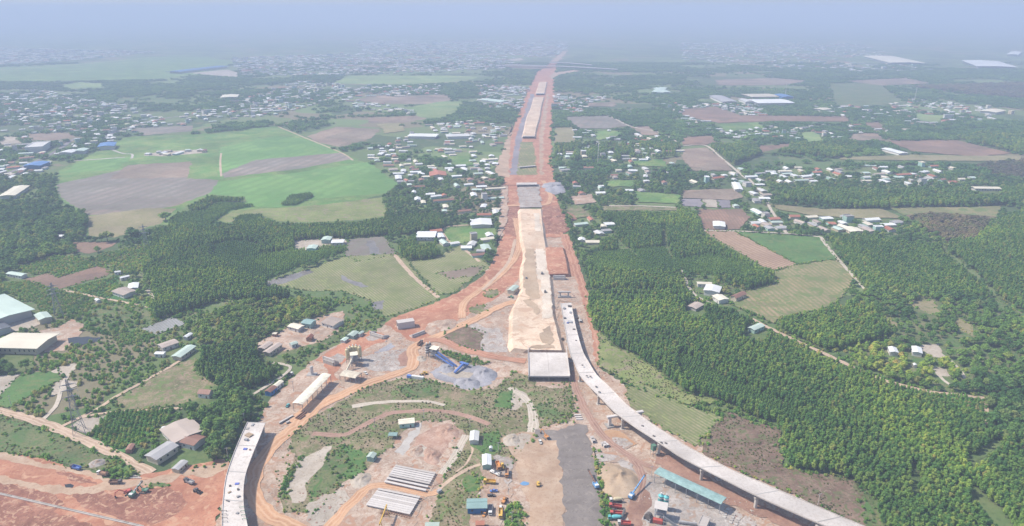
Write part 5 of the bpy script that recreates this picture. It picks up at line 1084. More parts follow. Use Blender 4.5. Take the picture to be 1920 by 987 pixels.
TALL = ('pt', 'pn', 'pf', 'wd', 'lw', 'wm', 'wb', 'mix', 'far', 'scb')
TALLOK = np.array([False, True]+[v in TALL for _, v, _, _ in ZONES])
LOWVEG = np.array([False, False]+[v in ('py', 'bu', 'rw', 'scr', 'sg') for _, v, _, _ in ZONES])
def scatter_zone(i):
    px, veg, ang, lab = ZONES[i]
    if not veg: return
    key, sp_, jt, keep, sxy, sz, nz = VEG[veg]
    c = np.array([(Wp(x, max(y, 62)).x, Wp(x, max(y, 62)).y) for x, y in px]); ymax = 4300 if veg == 'far' else 1e9
    c[:, 1] = np.clip(c[:, 1], 150, ymax); c[:, 0] = np.clip(c[:, 0], -4200, 4200)
    rmean = np.hypot(*c.mean(0)); f = 1.0
    if veg in ('pt', 'pn', 'pf', 'py', 'wd', 'wb', 'lw', 'wm', 'bu', 'mix'): f = max(1., (rmean/1000)**.8)
    sp2 = sp_*f; a = math.radians(ang); R = np.array([[math.cos(a), -math.sin(a)], [math.sin(a), math.cos(a)]])
    q = c@R; lo, hi = q.min(0), q.max(0)
    gx, gy = np.meshgrid(np.arange(lo[0], hi[0], sp2), np.arange(lo[1], hi[1], sp2)); gy = gy+(np.arange(gx.shape[1])%2)[None, :]*sp2*.5
    Q = np.stack([gx.ravel(), gy.ravel()], 1); Q = Q+rng.uniform(-1, 1, Q.shape)*jt*sp2; Pw = Q@R.T
    Pw = Pw[(Pw[:, 1] > 150)&(np.abs(Pw[:, 0]) < Pw[:, 1]*.95+60)]
    if veg == 'far': Pw = Pw[Pw[:, 1] < 4300]
    z = lookup(ZONE, Pw[:, 0], Pw[:, 1], -1); Pw = Pw[(z == i)&(rng.random(len(Pw)) < keep)]
    if nz: Pw = Pw[noise2(Pw[:, 0], Pw[:, 1], nz[0], 3)+rng.normal(0, .12, len(Pw)) > nz[1]]
    n = len(Pw)
    if n and veg in TALL:
        top = {'pt': 9., 'pn': 7., 'pf': 9., 'wd': 8., 'lw': 5., 'wm': 6.5, 'wb': 7., 'mix': 7., 'far': 6., 'scb': 4.}[veg]
        x_, y_ = pixv(Pw[:, 0], Pw[:, 1], top); xi = np.clip(np.floor(x_).astype(int)-RX0, 0, RW-1); yi = np.clip(np.floor(y_).astype(int)-RY0, 0, RH-1); zt_ = ZONE[yi, xi]
        x_, y_ = pixv(Pw[:, 0], Pw[:, 1], top*.4); xi = np.clip(np.floor(x_).astype(int)-RX0, 0, RW-1); yi = np.clip(np.floor(y_).astype(int)-RY0, 0, RH-1); zh_ = ZONE[yi, xi]
        Pw = Pw[((TALLOK[zt_+2]|LOWVEG[zt_+2])&TALLOK[zh_+2])|((zt_ == -2)&(rng.random(len(Pw)) < (.75 if veg in ('mix', 'far') else 0)))]; n = len(Pw)
    if not n: return
    s = rng.uniform(*sxy, n); k = s*rng.uniform(.92, 1.08, n); t = (s-sxy[0])/(sxy[1]-sxy[0]+1e-6); h = sz[0]+(sz[1]-sz[0])*np.clip(t+rng.normal(0, .2, n), 0, 1)
    if veg in TALL: big_ = 1+.3*(rng.random(n) < .03); k = k*big_; h = h*big_*(1+.1*noise2(Pw[:, 0], Pw[:, 1], 38, 6))
    zt = lookup(ZTOP, Pw[:, 0], Pw[:, 1], 0.)
    PTS.setdefault((key, veg), []).append((np.stack([Pw[:, 0], Pw[:, 1], zt, k*f, h*(f**.25), rng.uniform(0, 6.28, n)], 1), lab))
for i in range(len(ZONES)): scatter_zone(i)
def margins():
    """weeds and shrubs along field edges"""
    out = []
    for o in COL.objects:
        if o.get('kind') != 'structure' or o.type != 'MESH' or not ('field' in o.name or 'forest' in o.name): continue
        v = [x.co for x in o.data.vertices]
        for a, b in zip(v, v[1:]+v[:1]):
            L_ = (b-a).length; r = a.length
            if r > 1000 or r < 150: continue
            for k in range(int(L_/1.6)):
                if random.random() < .55: p = a.lerp(b, random.random()); s_ = random.uniform(.3, .95)*(1.6 if random.random() < .06 else 1)*max(1, r/1100); out.append((p.x+random.gauss(0, 1.3), p.y+random.gauss(0, 1.3), p.z, s_, s_*random.uniform(.5, 1.1), random.uniform(0, 6.28)))
    P = np.array(out); z = lookup(ZONE, P[:, 0], P[:, 1], -1); ok = (z >= 0); names = np.array([True if v or n else False for _, v, _, n in ZONES]+[False])
    PTS.setdefault(('bu', 'bu'), []).append((P[ok], None))
margins()
def tree_object(name, key, row, label, cat, group):
    x, y, z, sx, sz_, rt = row
    e = link(name, None, None, (x, y, z), rt); e.scale = (sx, sx, sz_); e.empty_display_size = .1
    cm, tm = random.choice(VM[key]); link('crown', cm, e); link('trunk', tm, e)
    return tag(e, label, cat, group)
def pick(rows, n):
    x, y = pixv(rows[:, 0], rows[:, 1], 4.); inside = (x > 4)&(x < 1916)&(y < 984)
    d = np.hypot(rows[:, 0], rows[:, 1]); d[~inside] = 1e9; o = np.argsort(d)[:n]; return o[d[o] < 1e8]
def individuals(kv, n, name, cat, group):
    """the nearest n trees of a kind become things of their own, the rest stay a mass"""
    L = [(a, lab) for a, lab in PTS.get(kv, []) if lab]
    if not L: return
    rows = np.concatenate([a for a, _ in L]); labs = sum([[l]*len(a) for a, l in L], []); o = pick(rows, n)
    for j in o: tree_object(name, kv[0], rows[j], labs[j], cat, labs[j])
    rest = np.ones(len(rows), bool); rest[o] = False
    PTS[kv] = [(a, None) for a, lab in PTS[kv] if not lab]+[(rows[rest], None)]
individuals(('pt', 'pt'), 300, 'plantation_tree', 'tree', '')
individuals(('wd', 'wd'), 150, 'broadleaf_tree', 'tree', '')
individuals(('lw', 'lw'), 100, 'young_tree', 'tree', '')
individuals(('wd', 'wm'), 50, 'woodland_tree', 'tree', '')
for xy_, sx_, sz_, lb_ in (('605,368', 2.3, 1.6, 'big round tree beside the small red brown field'), ('745,352', 2.4, 1.75, 'tallest round tree right of the small red brown field'), ('930,252', 2.5, 1.5, 'broad round tree below the mauve fallow field'), ('550,428', 1.1, .9, 'small round tree at the tip of the red brown field')):
    p_ = Wp(*PX('D', xy_)[0]); tree_object('round_tree', 'wd', (p_.x, p_.y, gz(p_), sx_, sz_, 1.), lb_, 'tree', None)
MASS = dict(pt=('plantation_forest', 'dense green plantations of slender trees in blocks', 'forest'), pn=('plantation_forest', 'even deep green plantation at the right', 'forest'), pf=('plantation_forest', 'hazy plantation blocks in the right middle distance', 'forest'),
  py=('sapling_vegetation', 'low young plantations of small trees in rows', 'saplings'), wd=('grove_forest', 'dark leafy groves and wood margins', 'forest'), lw=('young_forest', 'light green young wood', 'forest'), wm=('mixed_forest', 'uneven mixed wood with clearings at the right', 'forest'),
  wb=('brown_forest', 'brown leafless woods in the right distance', 'forest'), bu=('crop_vegetation', 'leafy green crops and weeds in fields', 'crops'), rw=('orchard_vegetation', 'dark orchard bushes in straight rows', 'orchard'), scr=('scrub_vegetation', 'green and brown scrub at the left', 'scrub'),
  scb=('hedge_vegetation', 'bushy growth along the site bank', 'bushes'), sg=('weeds', 'low weeds on dry ground of the site', 'weeds'), mix=('village_forest', 'garden trees and small woods among the middle distance houses', 'forest'), far=('far_forest', 'hazy far woods and tree belts', 'forest'))
for (key, veg), L in PTS.items():
    P = np.concatenate([a for a, _ in L]); nm, lb, ct = MASS[veg]; scatter_obj(nm, key, P, lb, ct); print('veg', veg, len(P))
# ------------------------------------------------------------------ machines
for n_, c_ in dict(paint_orange=(.62,.25,.05), paint_yellow=(.68,.42,.05), paint_white=(.72,.72,.70), paint_blue=(.04,.16,.52), paint_red=(.50,.05,.04), paint_teal=(.05,.42,.45), paint_green=(.08,.28,.18), paint_dark=(.05,.055,.065),
    paint_brown=(.26,.15,.10), paint_cream=(.66,.58,.38), paint_grey=(.33,.34,.36), steel_dark=(.07,.07,.075), tarp_blue=(.06,.12,.50), timber=(.40,.29,.18), rust=(.24,.11,.07), silo_cream=(.62,.53,.30), net_green=(.05,.22,.15), skyblue=(.10,.32,.62)).items(): plain(n_, tuple(v*.8+d*.2 for v, d in zip(c_, (.36, .30, .24))), .55, .1, .5)
WH = {}
def wheel_me(r, w_):
    if (r, w_) not in WH: WH[(r, w_)] = cyl('wheel', r, r, -w_/2, w_/2, 'tyre', 12, 'Y')
    return WH[(r, w_)]
def place(name, c, s, label, cat, group=None):
    """a thing standing on the ground, its rear and front seen at two pixels"""
    a, b = [Wp(x, y) for x, y in PX(c, s)]; m = (a+b)/2; e = link(name, None, None, (m.x, m.y, gz(m)), math.atan2(b.y-a.y, b.x-a.x)); e.empty_display_size = .1
    tag(e, label, cat, group); return e, (b-a).length
def wheels(e, xs, half, r=.5, w_=.45):
    for x in xs:
        for s in (-1, 1): link('wheel', wheel_me(r, w_), e, (x, s*half, r))
def cab(e, x0, x1, half, z0, z1, mat):
    o = link('cab', bevbox('cab', x0, x1, -half, half, z0, z1, mat, .14), e); d = x1 > 0
    f = x1 if d else x0; link('windscreen', boxes('windscreen', [(f-.02 if d else f-.05, f+.05 if d else f+.02, -half*.85, half*.85, z0+(z1-z0)*.5, z1-.18)], 'glass_dark'), o)
    for s in (-1, 1): link('side_window', boxes('side_window', [(x0+.3, x1-.3, s*half-.03, s*half+.03, z0+(z1-z0)*.55, z1-.2)], 'glass_dark'), o)
def tray(e, x0, x1, half, z0, z1, mat, load=None):
    t = .12; link('bed', boxes('bed', [(x0, x1, -half, half, z0, z0+t), (x0, x1, -half, -half+t, z0+t, z1), (x0, x1, half-t, half, z0+t, z1), (x0, x0+t, -half+t, half-t, z0+t, z1), (x1-t, x1, -half+t, half-t, z0+t, z1+.25)], mat), e)
    if load: link('load', mesh('load', boxv(x0+t, x1-t, -half+t, half-t, z0+t, z0+.4)[:4]+[(x0+1, -half*.4, z1+.3), (x1-1, -half*.4, z1+.35), (x1-1, half*.4, z1+.3), (x0+1, half*.4, z1+.35)], BF, load), e)
def dump_truck(c, s, cabm, bedm, label, load=None, name='dump_truck'):
    e, _ = place(name, c, s, label, 'truck'); link('chassis', boxes('chassis', [(-4, 3.9, -.5, .5, .6, 1.05)], 'steel_dark'), e)
    cab(e, 2.2, 4.1, 1.2, .8, 3.0, cabm); tray(e, -4.1, 2.0, 1.25, 1.1, 2.5, bedm, load); wheels(e, (-3, -1.7, 3), 1.05, .52)
    for s_ in (-1, 1): link('headlight', boxes('headlight', [(4.08, 4.16, s_*.8-.2, s_*.8+.2, 1.05, 1.3)], 'paint_white'), e)
    return e
def mixer_truck(c, s, cabm, drumm, label):
    e, _ = place('mixer_truck', c, s, label, 'truck'); link('chassis', boxes('chassis', [(-4.2, 3.9, -.5, .5, .6, 1.1)], 'steel_dark'), e); cab(e, 2.3, 4.1, 1.2, .8, 3.0, cabm)
    vs_, n = [], 12
    for x, r, z in ((-4.2, .55, 3.0), (-3.2, 1.05, 2.75), (-1.2, 1.3, 2.55), (.8, 1.25, 2.35), (1.9, .7, 2.2)):
        vs_ += [(x, math.cos(6.283*i/n)*r, z+math.sin(6.283*i/n)*r) for i in range(n)]
    link('drum', mesh('drum', vs_, [(k*n+i, k*n+(i+1)%n, (k+1)*n+(i+1)%n, (k+1)*n+i) for k in range(4) for i in range(n)]+[tuple(range(n))[::-1], tuple(range(4*n, 5*n))], drumm), e)
    link('chute', bar('chute', (-4.2, 0, 2.9), (-5.2, .3, 1.3), .3, 'steel_grey', .6), e); link('water_tank', cyl('water_tank', .35, .35, -1.1, 1.1, drumm, 8, 'Y', (2.05, 1.6)), e); wheels(e, (-3.2, -1.9, 3), 1.05, .52); return e
def pickup(c, s, mat, label, name='pickup_truck', cat='pickup'):
    e, _ = place(name, c, s, label, cat); link('body', bevbox('body', -2.6, 2.6, -.92, .92, .45, 1.05, mat, .12), e)
    v = boxv(-1.0, 1.3, -.85, .85, 1.05, 1.75)
    for q in (5, 6): v[q] = (.7, v[q][1]*.85, 1.75)
    for q in (4, 7): v[q] = (-.8, v[q][1]*.85, 1.75)
    k = link('cabin', mesh('cabin', v, BF, 'glass_dark'), e); link('cabin_roof', boxes('cabin_roof', [(-.82, .72, -.74, .74, 1.752, 1.82)], mat), k)
    link('bed', boxes('bed', [(-2.5, -1.05, -.8, .8, 1.052, 1.1), (-2.55, -1.05, -.9, -.8, 1.052, 1.35), (-2.55, -1.05, .8, .9, 1.052, 1.35), (-2.6, -2.5, -.9, .9, 1.052, 1.35)], mat), e)
    wheels(e, (-1.6, 1.6), .85, .38, .28); return e
def excavator(c, s, mat, label, reach=1.0):
    e, _ = place('excavator', c, s, label, 'excavator')
    for s_ in (-1, 1): link('track', bevbox('track', -2.1, 2.1, s_*1.2-.32, s_*1.2+.32, 0, .95, 'steel_dark', .25), e)
    link('body', bevbox('body', -2.3, 1.2, -1.35, 1.35, 1.1, 2.3, mat, .15), e); cab(e, .1, 1.6, .55, 1.1, 2.9, mat); e.children[-1].location.y = .75
    link('counterweight', bevbox('counterweight', -2.8, -1.9, -1.3, 1.3, 1.15, 2.2, 'steel_dark', .2), e)
    link('boom', bar('boom', (1, -.3, 1.8), (4.2*reach, -.3, 4.8), .55, mat, .4), e); b2 = link('boom', bar('boom', (4.1*reach, -.3, 4.85), (6.6*reach, -.3, 4.0), .5, mat, .4), e)
    link('stick', bar('stick', (6.6*reach, -.3, 4.3), (7.2*reach, -.3, 1.2), .4, mat, .35), e); link('bucket', mesh('bucket', [(6.6*reach, -.9, 1.3), (7.6*reach, -.9, 1.3), (7.3*reach, -.9, .1), (6.5*reach, -.9, .5), (6.6*reach, .3, 1.3), (7.6*reach, .3, 1.3), (7.3*reach, .3, .1), (6.5*reach, .3, .5)], [(0,1,2,3),(7,6,5,4),(1,5,6,2),(2,6,7,3),(0,3,7,4)], 'steel_dark'), e); return e
def crawler_rig(c, s, mat, mastm, label, name='drilling_rig', tilt=.12):
    e, L = place(name, c, s, label, 'rig'); L = max(L, 12)
    for s_ in (-1, 1): link('track', bevbox('track', -L/2, -L/2+4.6, s_*1.35-.38, s_*1.35+.38, 0, 1.0, 'steel_dark', .25), e)
    link('body', bevbox('body', -L/2-.6, -L/2+4, -1.45, 1.45, 1.15, 2.9, mat, .15), e); link('engine_cover', bevbox('engine_cover', -L/2-.4, -L/2+1.4, -1.3, 1.3, 2.9, 3.3, 'paint_white', .1), e)
    k = link('mast', bar('mast', (-L/2+3, 0, 2.6), (L/2, 0, 2.6+L*tilt), .8, mastm, .8), e)
    for i in range(5): t = .2+.17*i; link('mast_brace', boxes('mast_brace', [(-L/2+3+(L-3)*t-.12, -L/2+3+(L-3)*t+.12, -.55, .55, 2.1+L*tilt*t, 3.1+L*tilt*t)], 'steel_dark'), k)
    link('drill_head', boxes('drill_head', [(L/2-.6, L/2+.4, -.6, .6, 2.0+L*tilt, 3.2+L*tilt)], 'steel_dark'), e); link('cab', bevbox('cab', -L/2+2.8, -L/2+4.4, .6, 1.6, 1.1, 2.9, mat, .1), e); return e
def roller(c, s, mat, label):
    e, _ = place('road_roller', c, s, label, 'roller'); link('drum', cyl('drum', .78, .78, -1.05, 1.05, 'steel_grey', 14, 'Y', (1.9, .78)), e); link('body', bevbox('body', -2.4, .4, -.95, .95, .8, 1.7, mat, .12), e)
    link('drum_frame', boxes('drum_frame', [(.4, 2.6, -1.25, -1.1, .6, 1.0), (.4, 2.6, 1.1, 1.25, .6, 1.0)], mat), e); link('canopy', boxes('canopy', [(-1.2, .5, -.85, .85, 2.7, 2.8)], mat), e)
    link('canopy_post', boxes('canopy_post', [(-1.1, -1., -.8, -.7, 1.7, 2.7)], 'steel_dark'), e); wheels(e, (-1.6,), .95, .75, .5); return e
def loader(c, s, mat, label):
    e, _ = place('wheel_loader', c, s, label, 'loader'); link('body', bevbox('body', -3, .2, -1, 1, .9, 2.0, mat, .15), e); cab(e, -.9, .7, .75, 2.0, 3.2, mat); 
    for s_ in (-1, 1): link('lift_arm', bar('lift_arm', (.3, s_*.6, 1.9), (3., s_*.6, .8), .3, mat), e)
    link('bucket', mesh('bucket', [(2.8, -1.35, .2), (4, -1.35, .1), (3, -1.35, 1.3), (2.8, 1.35, .2), (4, 1.35, .1), (3, 1.35, 1.3)], [(0,1,4,3), (0,3,5,2), (0,2,1), (3,4,5)], 'steel_dark'), e); wheels(e, (-2, 1.2), 1., .75, .55); return e
def truck_crane(c, s, cabm, boomm, label):
    e, _ = place('truck_crane', c, s, label, 'crane truck'); link('chassis', boxes('chassis', [(-4.4, 4, -1.2, 1.2, .7, 1.3)], cabm), e); cab(e, 2.6, 4.4, 1.2, 1.3, 2.9, cabm); link('turret', bevbox('turret', -2.6, -.4, -1.1, 1.1, 1.3, 2.6, cabm, .12), e)
    b = link('boom', bar('boom', (-1.8, 0, 2.9), (5.2, 0, 3.5), .6, boomm, .6), e); link('hook', bar('hook', (5.1, 0, 3.3), (5.1, 0, 2.), .15, 'steel_dark'), b); wheels(e, (-3.2, -1.9, 1.6, 3.1), 1.05, .5); return e
# parked vehicles right of the teal office
dump_truck('U', '545,300 570,385', 'paint_orange', 'paint_orange', 'orange dump truck below the pale mint cabin')
loader('U', '600,315 610,375', 'paint_yellow', 'small yellow loader beside the orange dump truck')
truck_crane('U', '480,395 575,440', 'paint_white', 'paint_dark', 'white crane truck with a dark boom in the yard')
dump_truck('U', '655,385 652,465', 'paint_orange', 'paint_brown', 'brown bedded truck with a tan cab in the yard')
dump_truck('U', '520,525 405,515', 'paint_yellow', 'paint_yellow', 'yellow dump truck with open bed facing left')
pickup('U', '545,615 470,615', 'paint_blue', 'bright blue pickup in the dirt yard')
pickup('U', '445,665 515,665', 'paint_dark', 'dark brown pickup below the blue pickup')
loader('U', '610,755 640,695', 'paint_orange', 'small orange and white loader at the yard edge')
pickup('U', '583,830 584,778', 'paint_white', 'white pickup above the yellow truck')
dump_truck('U', '583,845 583,905', 'paint_yellow', 'paint_yellow', 'small yellow truck right of the teal office')
dump_truck('U', '475,785 468,890', 'paint_white', 'paint_grey', 'white cab truck with a grey bed beside the teal office')
pickup('U', '420,845 395,890', 'paint_orange', 'small orange car beside the red cabin', 'parked_car', 'car')
excavator('U', '1125,50 1050,-10', 'paint_orange', 'orange excavator at the top of the grey strip')
pickup('U', '1010,40 1035,100', 'paint_white', 'white pickup beside the orange excavator')
roller('U', '1000,575 998,505', 'paint_yellow', 'yellow road roller on the sandy road')
# batching plant corner
mixer_truck('V', '395,725 250,725', 'paint_white', 'paint_cream', 'white mixer truck with a cream drum beside the sand pile')
dump_truck('V', '395,800 240,780', 'paint_red', 'paint_red', 'long red truck below the white mixer')
pickup('V', '320,828 265,825', 'paint_dark', 'dark car squeezed between two red trucks', 'parked_car', 'car')
dump_truck('V', '375,870 285,868', 'paint_red', 'paint_red', 'short red truck above the teal mixer')
mixer_truck('V', '360,925 255,918', 'paint_teal', 'paint_teal', 'teal mixer truck at the bottom edge')
dump_truck('V', '500,985 330,972', 'paint_white', 'paint_red', 'red bedded truck with white cab at the bottom edge')
crawler_rig('V', '115,585 15,430', 'skyblue', 'rust', 'blue drilling rig with rusty mast on the grey strip')
crawler_rig('V', '480,700 635,505', 'skyblue', 'skyblue', 'blue drilling rig with blue mast beside the sand pile')
# lower left
dump_truck('N', '810,440 700,412', 'paint_dark', 'paint_blue', 'blue bedded truck on the upper bank of the red earthworks')
dump_truck('N', '1080,495 960,470', 'paint_white', 'paint_brown', 'white cab truck with brown load beside the green tuft', 'red_dark')
dump_truck('N', '1075,570 1225,568', 'paint_dark', 'paint_brown', 'dump truck with a brown bed on the haul road')
dump_truck('H', '150,765 62,730', 'paint_dark', 'paint_grey', 'dark truck with grey bed on the lane left of the viaduct')
loader('H', '135,792 168,806', 'paint_dark', 'small dark loader near the left viaduct')
excavator('N', '1330,640 1195,695', 'paint_red', 'red excavator in the churned red soil')
crawler_rig('N', '1320,695 1395,620', 'paint_green', 'paint_grey', 'green piling rig beside the red excavator')
excavator('N', '1470,655 1400,650', 'paint_green', 'green excavator right of the piling rig', .7)
# centre
dump_truck('M', '1080,280 1135,225', 'paint_dark', 'paint_brown', 'brown truck near the striped silos')
pickup('M', '545,525 585,560', 'paint_white', 'white car right of the cream aggregate shed', 'parked_car', 'car')
loader('M', '1185,545 1110,560', 'paint_yellow', 'yellow loader behind the white container')
loader('R', '120,380 95,375', 'paint_green', 'green loader beside the mint site shed')
pickup('R', '470,690 476,660', 'paint_dark', 'dark pickup between underpass and viaduct')
roller('R', '350,375 349,350', 'paint_dark', 'dark roller on the pale strip of the sand embankment')
pickup('R', '215,270 215,255', 'paint_grey', 'grey car on the sand embankment', 'parked_car', 'car')
roller('R', '327,240 327,222', 'paint_dark', 'second dark roller farther up the sand embankment')
excavator('R', '605,560 590,540', 'paint_white', 'white excavator beside the red service road')
pickup('Q', '400,685 420,655', 'paint_teal', 'dark teal car at the end of the cream open shed', 'parked_car', 'car')
pickup('Q', '385,460 435,435', 'paint_white', 'white car behind the long cream roof', 'parked_car', 'car')
dump_truck('Q', '395,450 445,425', 'paint_white', 'paint_dark', 'dark truck behind the long cream roof')
for o_ in [o for o in COL.objects if o.name.startswith('road_roller') or o.name.startswith('pickup_truck') or o.name.startswith('parked_car')]:
    if o_.get('label', '').find('sand embankment') >= 0: o_.location.z = 4.6
# ------------------------------------------------------------------ precast girders
ORD = ['first','second','third','fourth','fifth','sixth','seventh','eighth','ninth','tenth','eleventh','twelfth']
def girder(a, b, label, wd=1.75, h=1.3, name='precast_girder'):
    m = (a+b)/2; L = (b-a).length; z = gz(m)+.25; prof = [(-.35,0),(.35,0),(.35,.25),(.12,.45),(.12,h-.4),(wd/2,h-.15),(wd/2,h),(-wd/2,h),(-wd/2,h-.15),(-.12,h-.4),(-.12,.45),(-.35,.25)]; n = len(prof)
    vs_ = [(x, y, z_) for x in (-L/2, L/2) for y, z_ in prof]
    e = link(name, mesh(name, vs_, [(i, (i+1)%n, n+(i+1)%n, n+i) for i in range(n)]+[tuple(range(n))[::-1], tuple(range(n, 2*n))], 'concrete_white'), None, (m.x, m.y, z), math.atan2(b.y-a.y, b.x-a.x))
    tag(e, label, 'girder', 'precast girders stored on the yard'); return e
def stack(c, l0, l1, r0, r1, ts, what):
    P = [PX(c, s)[0] for s in (l0, l1, r0, r1)]; A0, A1, B0, B1 = [Wp(*p, 1.5) for p in P]
    for i, t in enumerate(ts): girder(A0.lerp(A1, t), B0.lerp(B1, t), '%s precast concrete girder from the top in the %s' % (ORD[i], what))
stack('T', '440,498', '352,628', '768,562', '690,702', (0, .12, .24, .36, .48, .60, .78, .98), 'upper yard row')
stack('T', '300,688', '205,812', '642,758', '562,890', (0, .16, .28, .40, .52, .64, .76, .88, 1.), 'lower yard row')
def sleeper(c, s, label):
    a, b = [Wp(*p) for p in PX(c, s)]; m = (a+b)/2; tag(link('support_beam', bevbox('support_beam', -(b-a).length/2, (b-a).length/2, -.4, .4, 0, .26, 'concrete_grey', .05), None, (m.x, m.y, gz(m)), math.atan2(b.y-a.y, b.x-a.x)), label, 'beam')
sleeper('T', '452,492 368,622', 'left ground beam under the upper girder row'); sleeper('T', '752,570 690,690', 'right ground beam under the upper girder row')
sleeper('T', '315,690 230,810', 'left ground beam under the lower girder row'); sleeper('T', '628,760 560,880', 'right ground beam under the lower girder row')
def gantry(c, s, h, label):
    e, L = place('gantry_crane', c, s, label, 'crane')
    for x in (-L/2, L/2):
        for s_ in (-1, 1): link('leg', bar('leg', (x, s_*1.8, 0), (x, s_*.4, h), .35, 'paint_yellow'), e)
    link('girder_beam', bar('girder_beam', (-L/2-2, 0, h+.4), (L/2+2, 0, h+.4), .9, 'paint_yellow', .7), e); link('hoist', boxes('hoist', [(-.8, .8, -.7, .7, h-.9, h-.1)], 'steel_dark'), e); return e
gantry('T', '325,1040 370,915', 7, 'yellow gantry crane at the bottom of the girder yard')
def cage(c, s, label, h=1.4, w_=1.6):
    e, L = place('rebar_cage', c, s, label, 'rebar')
    for y in (-w_/2, w_/2):
        for z in (.2, h): link('long_bar', bar('long_bar', (-L/2, y, z), (L/2, y, z), .14, 'rust'), e)
    hm = mesh('hoop', sum([boxv(-.06, .06, *b) for b in ((-w_/2, w_/2, .1, .22), (-w_/2, w_/2, h-.1, h+.02), (-w_/2-.06, -w_/2+.06, .22, h-.1), (w_/2-.06, w_/2+.06, .22, h-.1))], []), [tuple(8*k+i for i in f) for k in range(4) for f in BF], 'rust')
    for i in range(9): link('hoop', hm, e, (L*(i/8-.5), 0, 0))
cage('T', '320,885 385,900', 'rusty rebar cage left of the yellow gantry'); cage('T', '395,885 560,925', 'long rusty rebar cage below the lower girder row')
# ------------------------------------------------------------------ silos and plants
def silo(c, s, h, r, mat, label, bands=None, group=None, leg=3.):
    p = Wp(*PX(c, s)[0]); e = link('cement_silo', None, None, (p.x, p.y, gz(p)), 0)
    link('body', cyl('body', r, r, leg+1.8, h-.8, mat, 16), e); link('top_cone', cyl('top_cone', r, r*.35, h-.8, h, mat, 16), e); link('hopper_cone', cyl('hopper_cone', r*.25, r, leg, leg+1.8, mat, 16), e)
    lm = boxes('leg', [(-.14, .14, -.14, .14, -.3, leg+1.9)], 'steel_grey')
    for i in range(4): a = .785+1.571*i; link('leg', lm, e, (math.cos(a)*r*.85, math.sin(a)*r*.85, 0))
    link('top_rail', cyl('top_rail', r*.9, r*.9, h-.3, h+.7, 'steel_grey', 8), e) if False else link('filter_unit', cyl('filter_unit', .5, .5, h, h+1.2, 'paint_white', 8), e)
    for b in bands or []: link('painted_band', cyl('painted_band', r*1.015, r*1.015, leg+1.8+(h-leg-2.6)*b, leg+1.8+(h-leg-2.6)*(b+.16), 'paint_white' if mat != 'paint_white' else 'paint_dark', 16), e)
    return tag(e, label, 'silo', group)
for i, xy in enumerate(('388,432', '415,410', '446,400', '478,398', '512,408')): silo('M', xy, 14, 1.75, 'silo_cream', '%s cream cement silo from the left in the curved row' % ORD[i], group='cream silos of the left batching plant')
def tower(c, s, h, L, wd, rz, roofm, label):
    p = Wp(*PX(c, s)[0]); e = link('batching_tower', None, None, (p.x, p.y, gz(p)), rz)
    for x in (-L/2, L/2):
        for y in (-wd/2, wd/2): link('post', boxes('post', [(x-.18, x+.18, y-.18, y+.18, -.3, h)], 'steel_grey'), e)
    for z in (h*.42, h*.72): link('platform', boxes('platform', [(-L/2-.6, L/2+.6, -wd/2-.6, wd/2+.6, z, z+.18)], 'steel_grey'), e)
    link('mixer_box', bevbox('mixer_box', -L/2+.4, L/2-.4, -wd/2+.4, wd/2-.4, h*.44, h*.68, 'paint_grey', .1), e); v = boxv(-.6, .6, -.6, .6, h*.2, h*.42)
    for q in (4, 5, 6, 7): v[q] = (v[q][0]*2.6, v[q][1]*2.6, v[q][2])
    link('hopper', mesh('hopper', v, BF, 'paint_grey'), e); vs_ = boxv(-L/2-1, L/2+1, -wd/2-1, wd/2+1, h, h+.25); link('roof', mesh('roof', vs_[:4]+[(x, y, z+.5*(y > 0)) for x, y, z in vs_[4:]], BF, roofm), e)
    for s_ in (-1, 1): link('brace', bar('brace', (-L/2, s_*wd/2, .5), (L/2, s_*wd/2, h*.42), .16, 'steel_grey'), e)
    return tag(e, label, 'batching tower')
def conveyor(c, s, z0, z1, wd, mat, label, cover=True):
    (x0, y0), (x1, y1) = PX(c, s); a = Wp(x0, y0, z0); b = Wp(x1, y1, z1); m = (a+b)/2; e = link('conveyor', None, None, (m.x, m.y, 0), 0); a, b = a-Vector((m.x, m.y, 0)), b-Vector((m.x, m.y, 0))
    link('truss', bar('truss', a, b, .8, mat, wd), e); up = Vector((0, 0, .62)); link('belt_cover' if cover else 'belt', bar('belt_cover', a+up, b+up, .35, mat if cover else 'steel_dark', wd*.7), e)
    for t in (.08, .4, .75, .96):
        p = a.lerp(b, t)
        for s_ in (-1, 1):
            if p.z > 1.2: d = (b-a).normalized(); n = Vector((-d.y, d.x, 0)).normalized(); link('trestle_leg', bar('trestle_leg', p+n*s_*wd*.4-Vector((0, 0, .4)), Vector((p.x, p.y, -.3))+n*s_*wd*.8, .2, 'steel_grey'), e)
    return tag(e, label, 'conveyor')
tower('M', '455,455', 11, 5, 4, .3, 'roof_cream', 'cream roofed batching tower in front of the cream silos')
conveyor('M', '372,505 425,395', 1.5, 9, 1.6, 'roof_cream', 'cream inclined conveyor to the cream batching tower')
for i, xy in enumerate(('1180,372', '1208,362')): silo('M', xy, 13, 1.6, 'paint_dark', '%s black and white banded silo beside the blue conveyors' % ('left', 'right')[i], (.05, .38, .72), 'banded silos')
tower('M', '1255,385', 10, 5.5, 4.5, -.4, 'roof_cream', 'cream roofed mixing tower beside the banded silos')
conveyor('M', '1470,462 1285,325', 1.2, 9, 1.5, 'paint_blue', 'upper blue conveyor to the cream mixing tower'); conveyor('M', '1440,470 1262,350', 1.0, 6, 1.3, 'paint_blue', 'lower blue conveyor beside the upper one')
conveyor('M', '1452,528 1538,438', 2, 4, 2.2, 'paint_blue', 'short blue cross conveyor in the grey gravel yard')
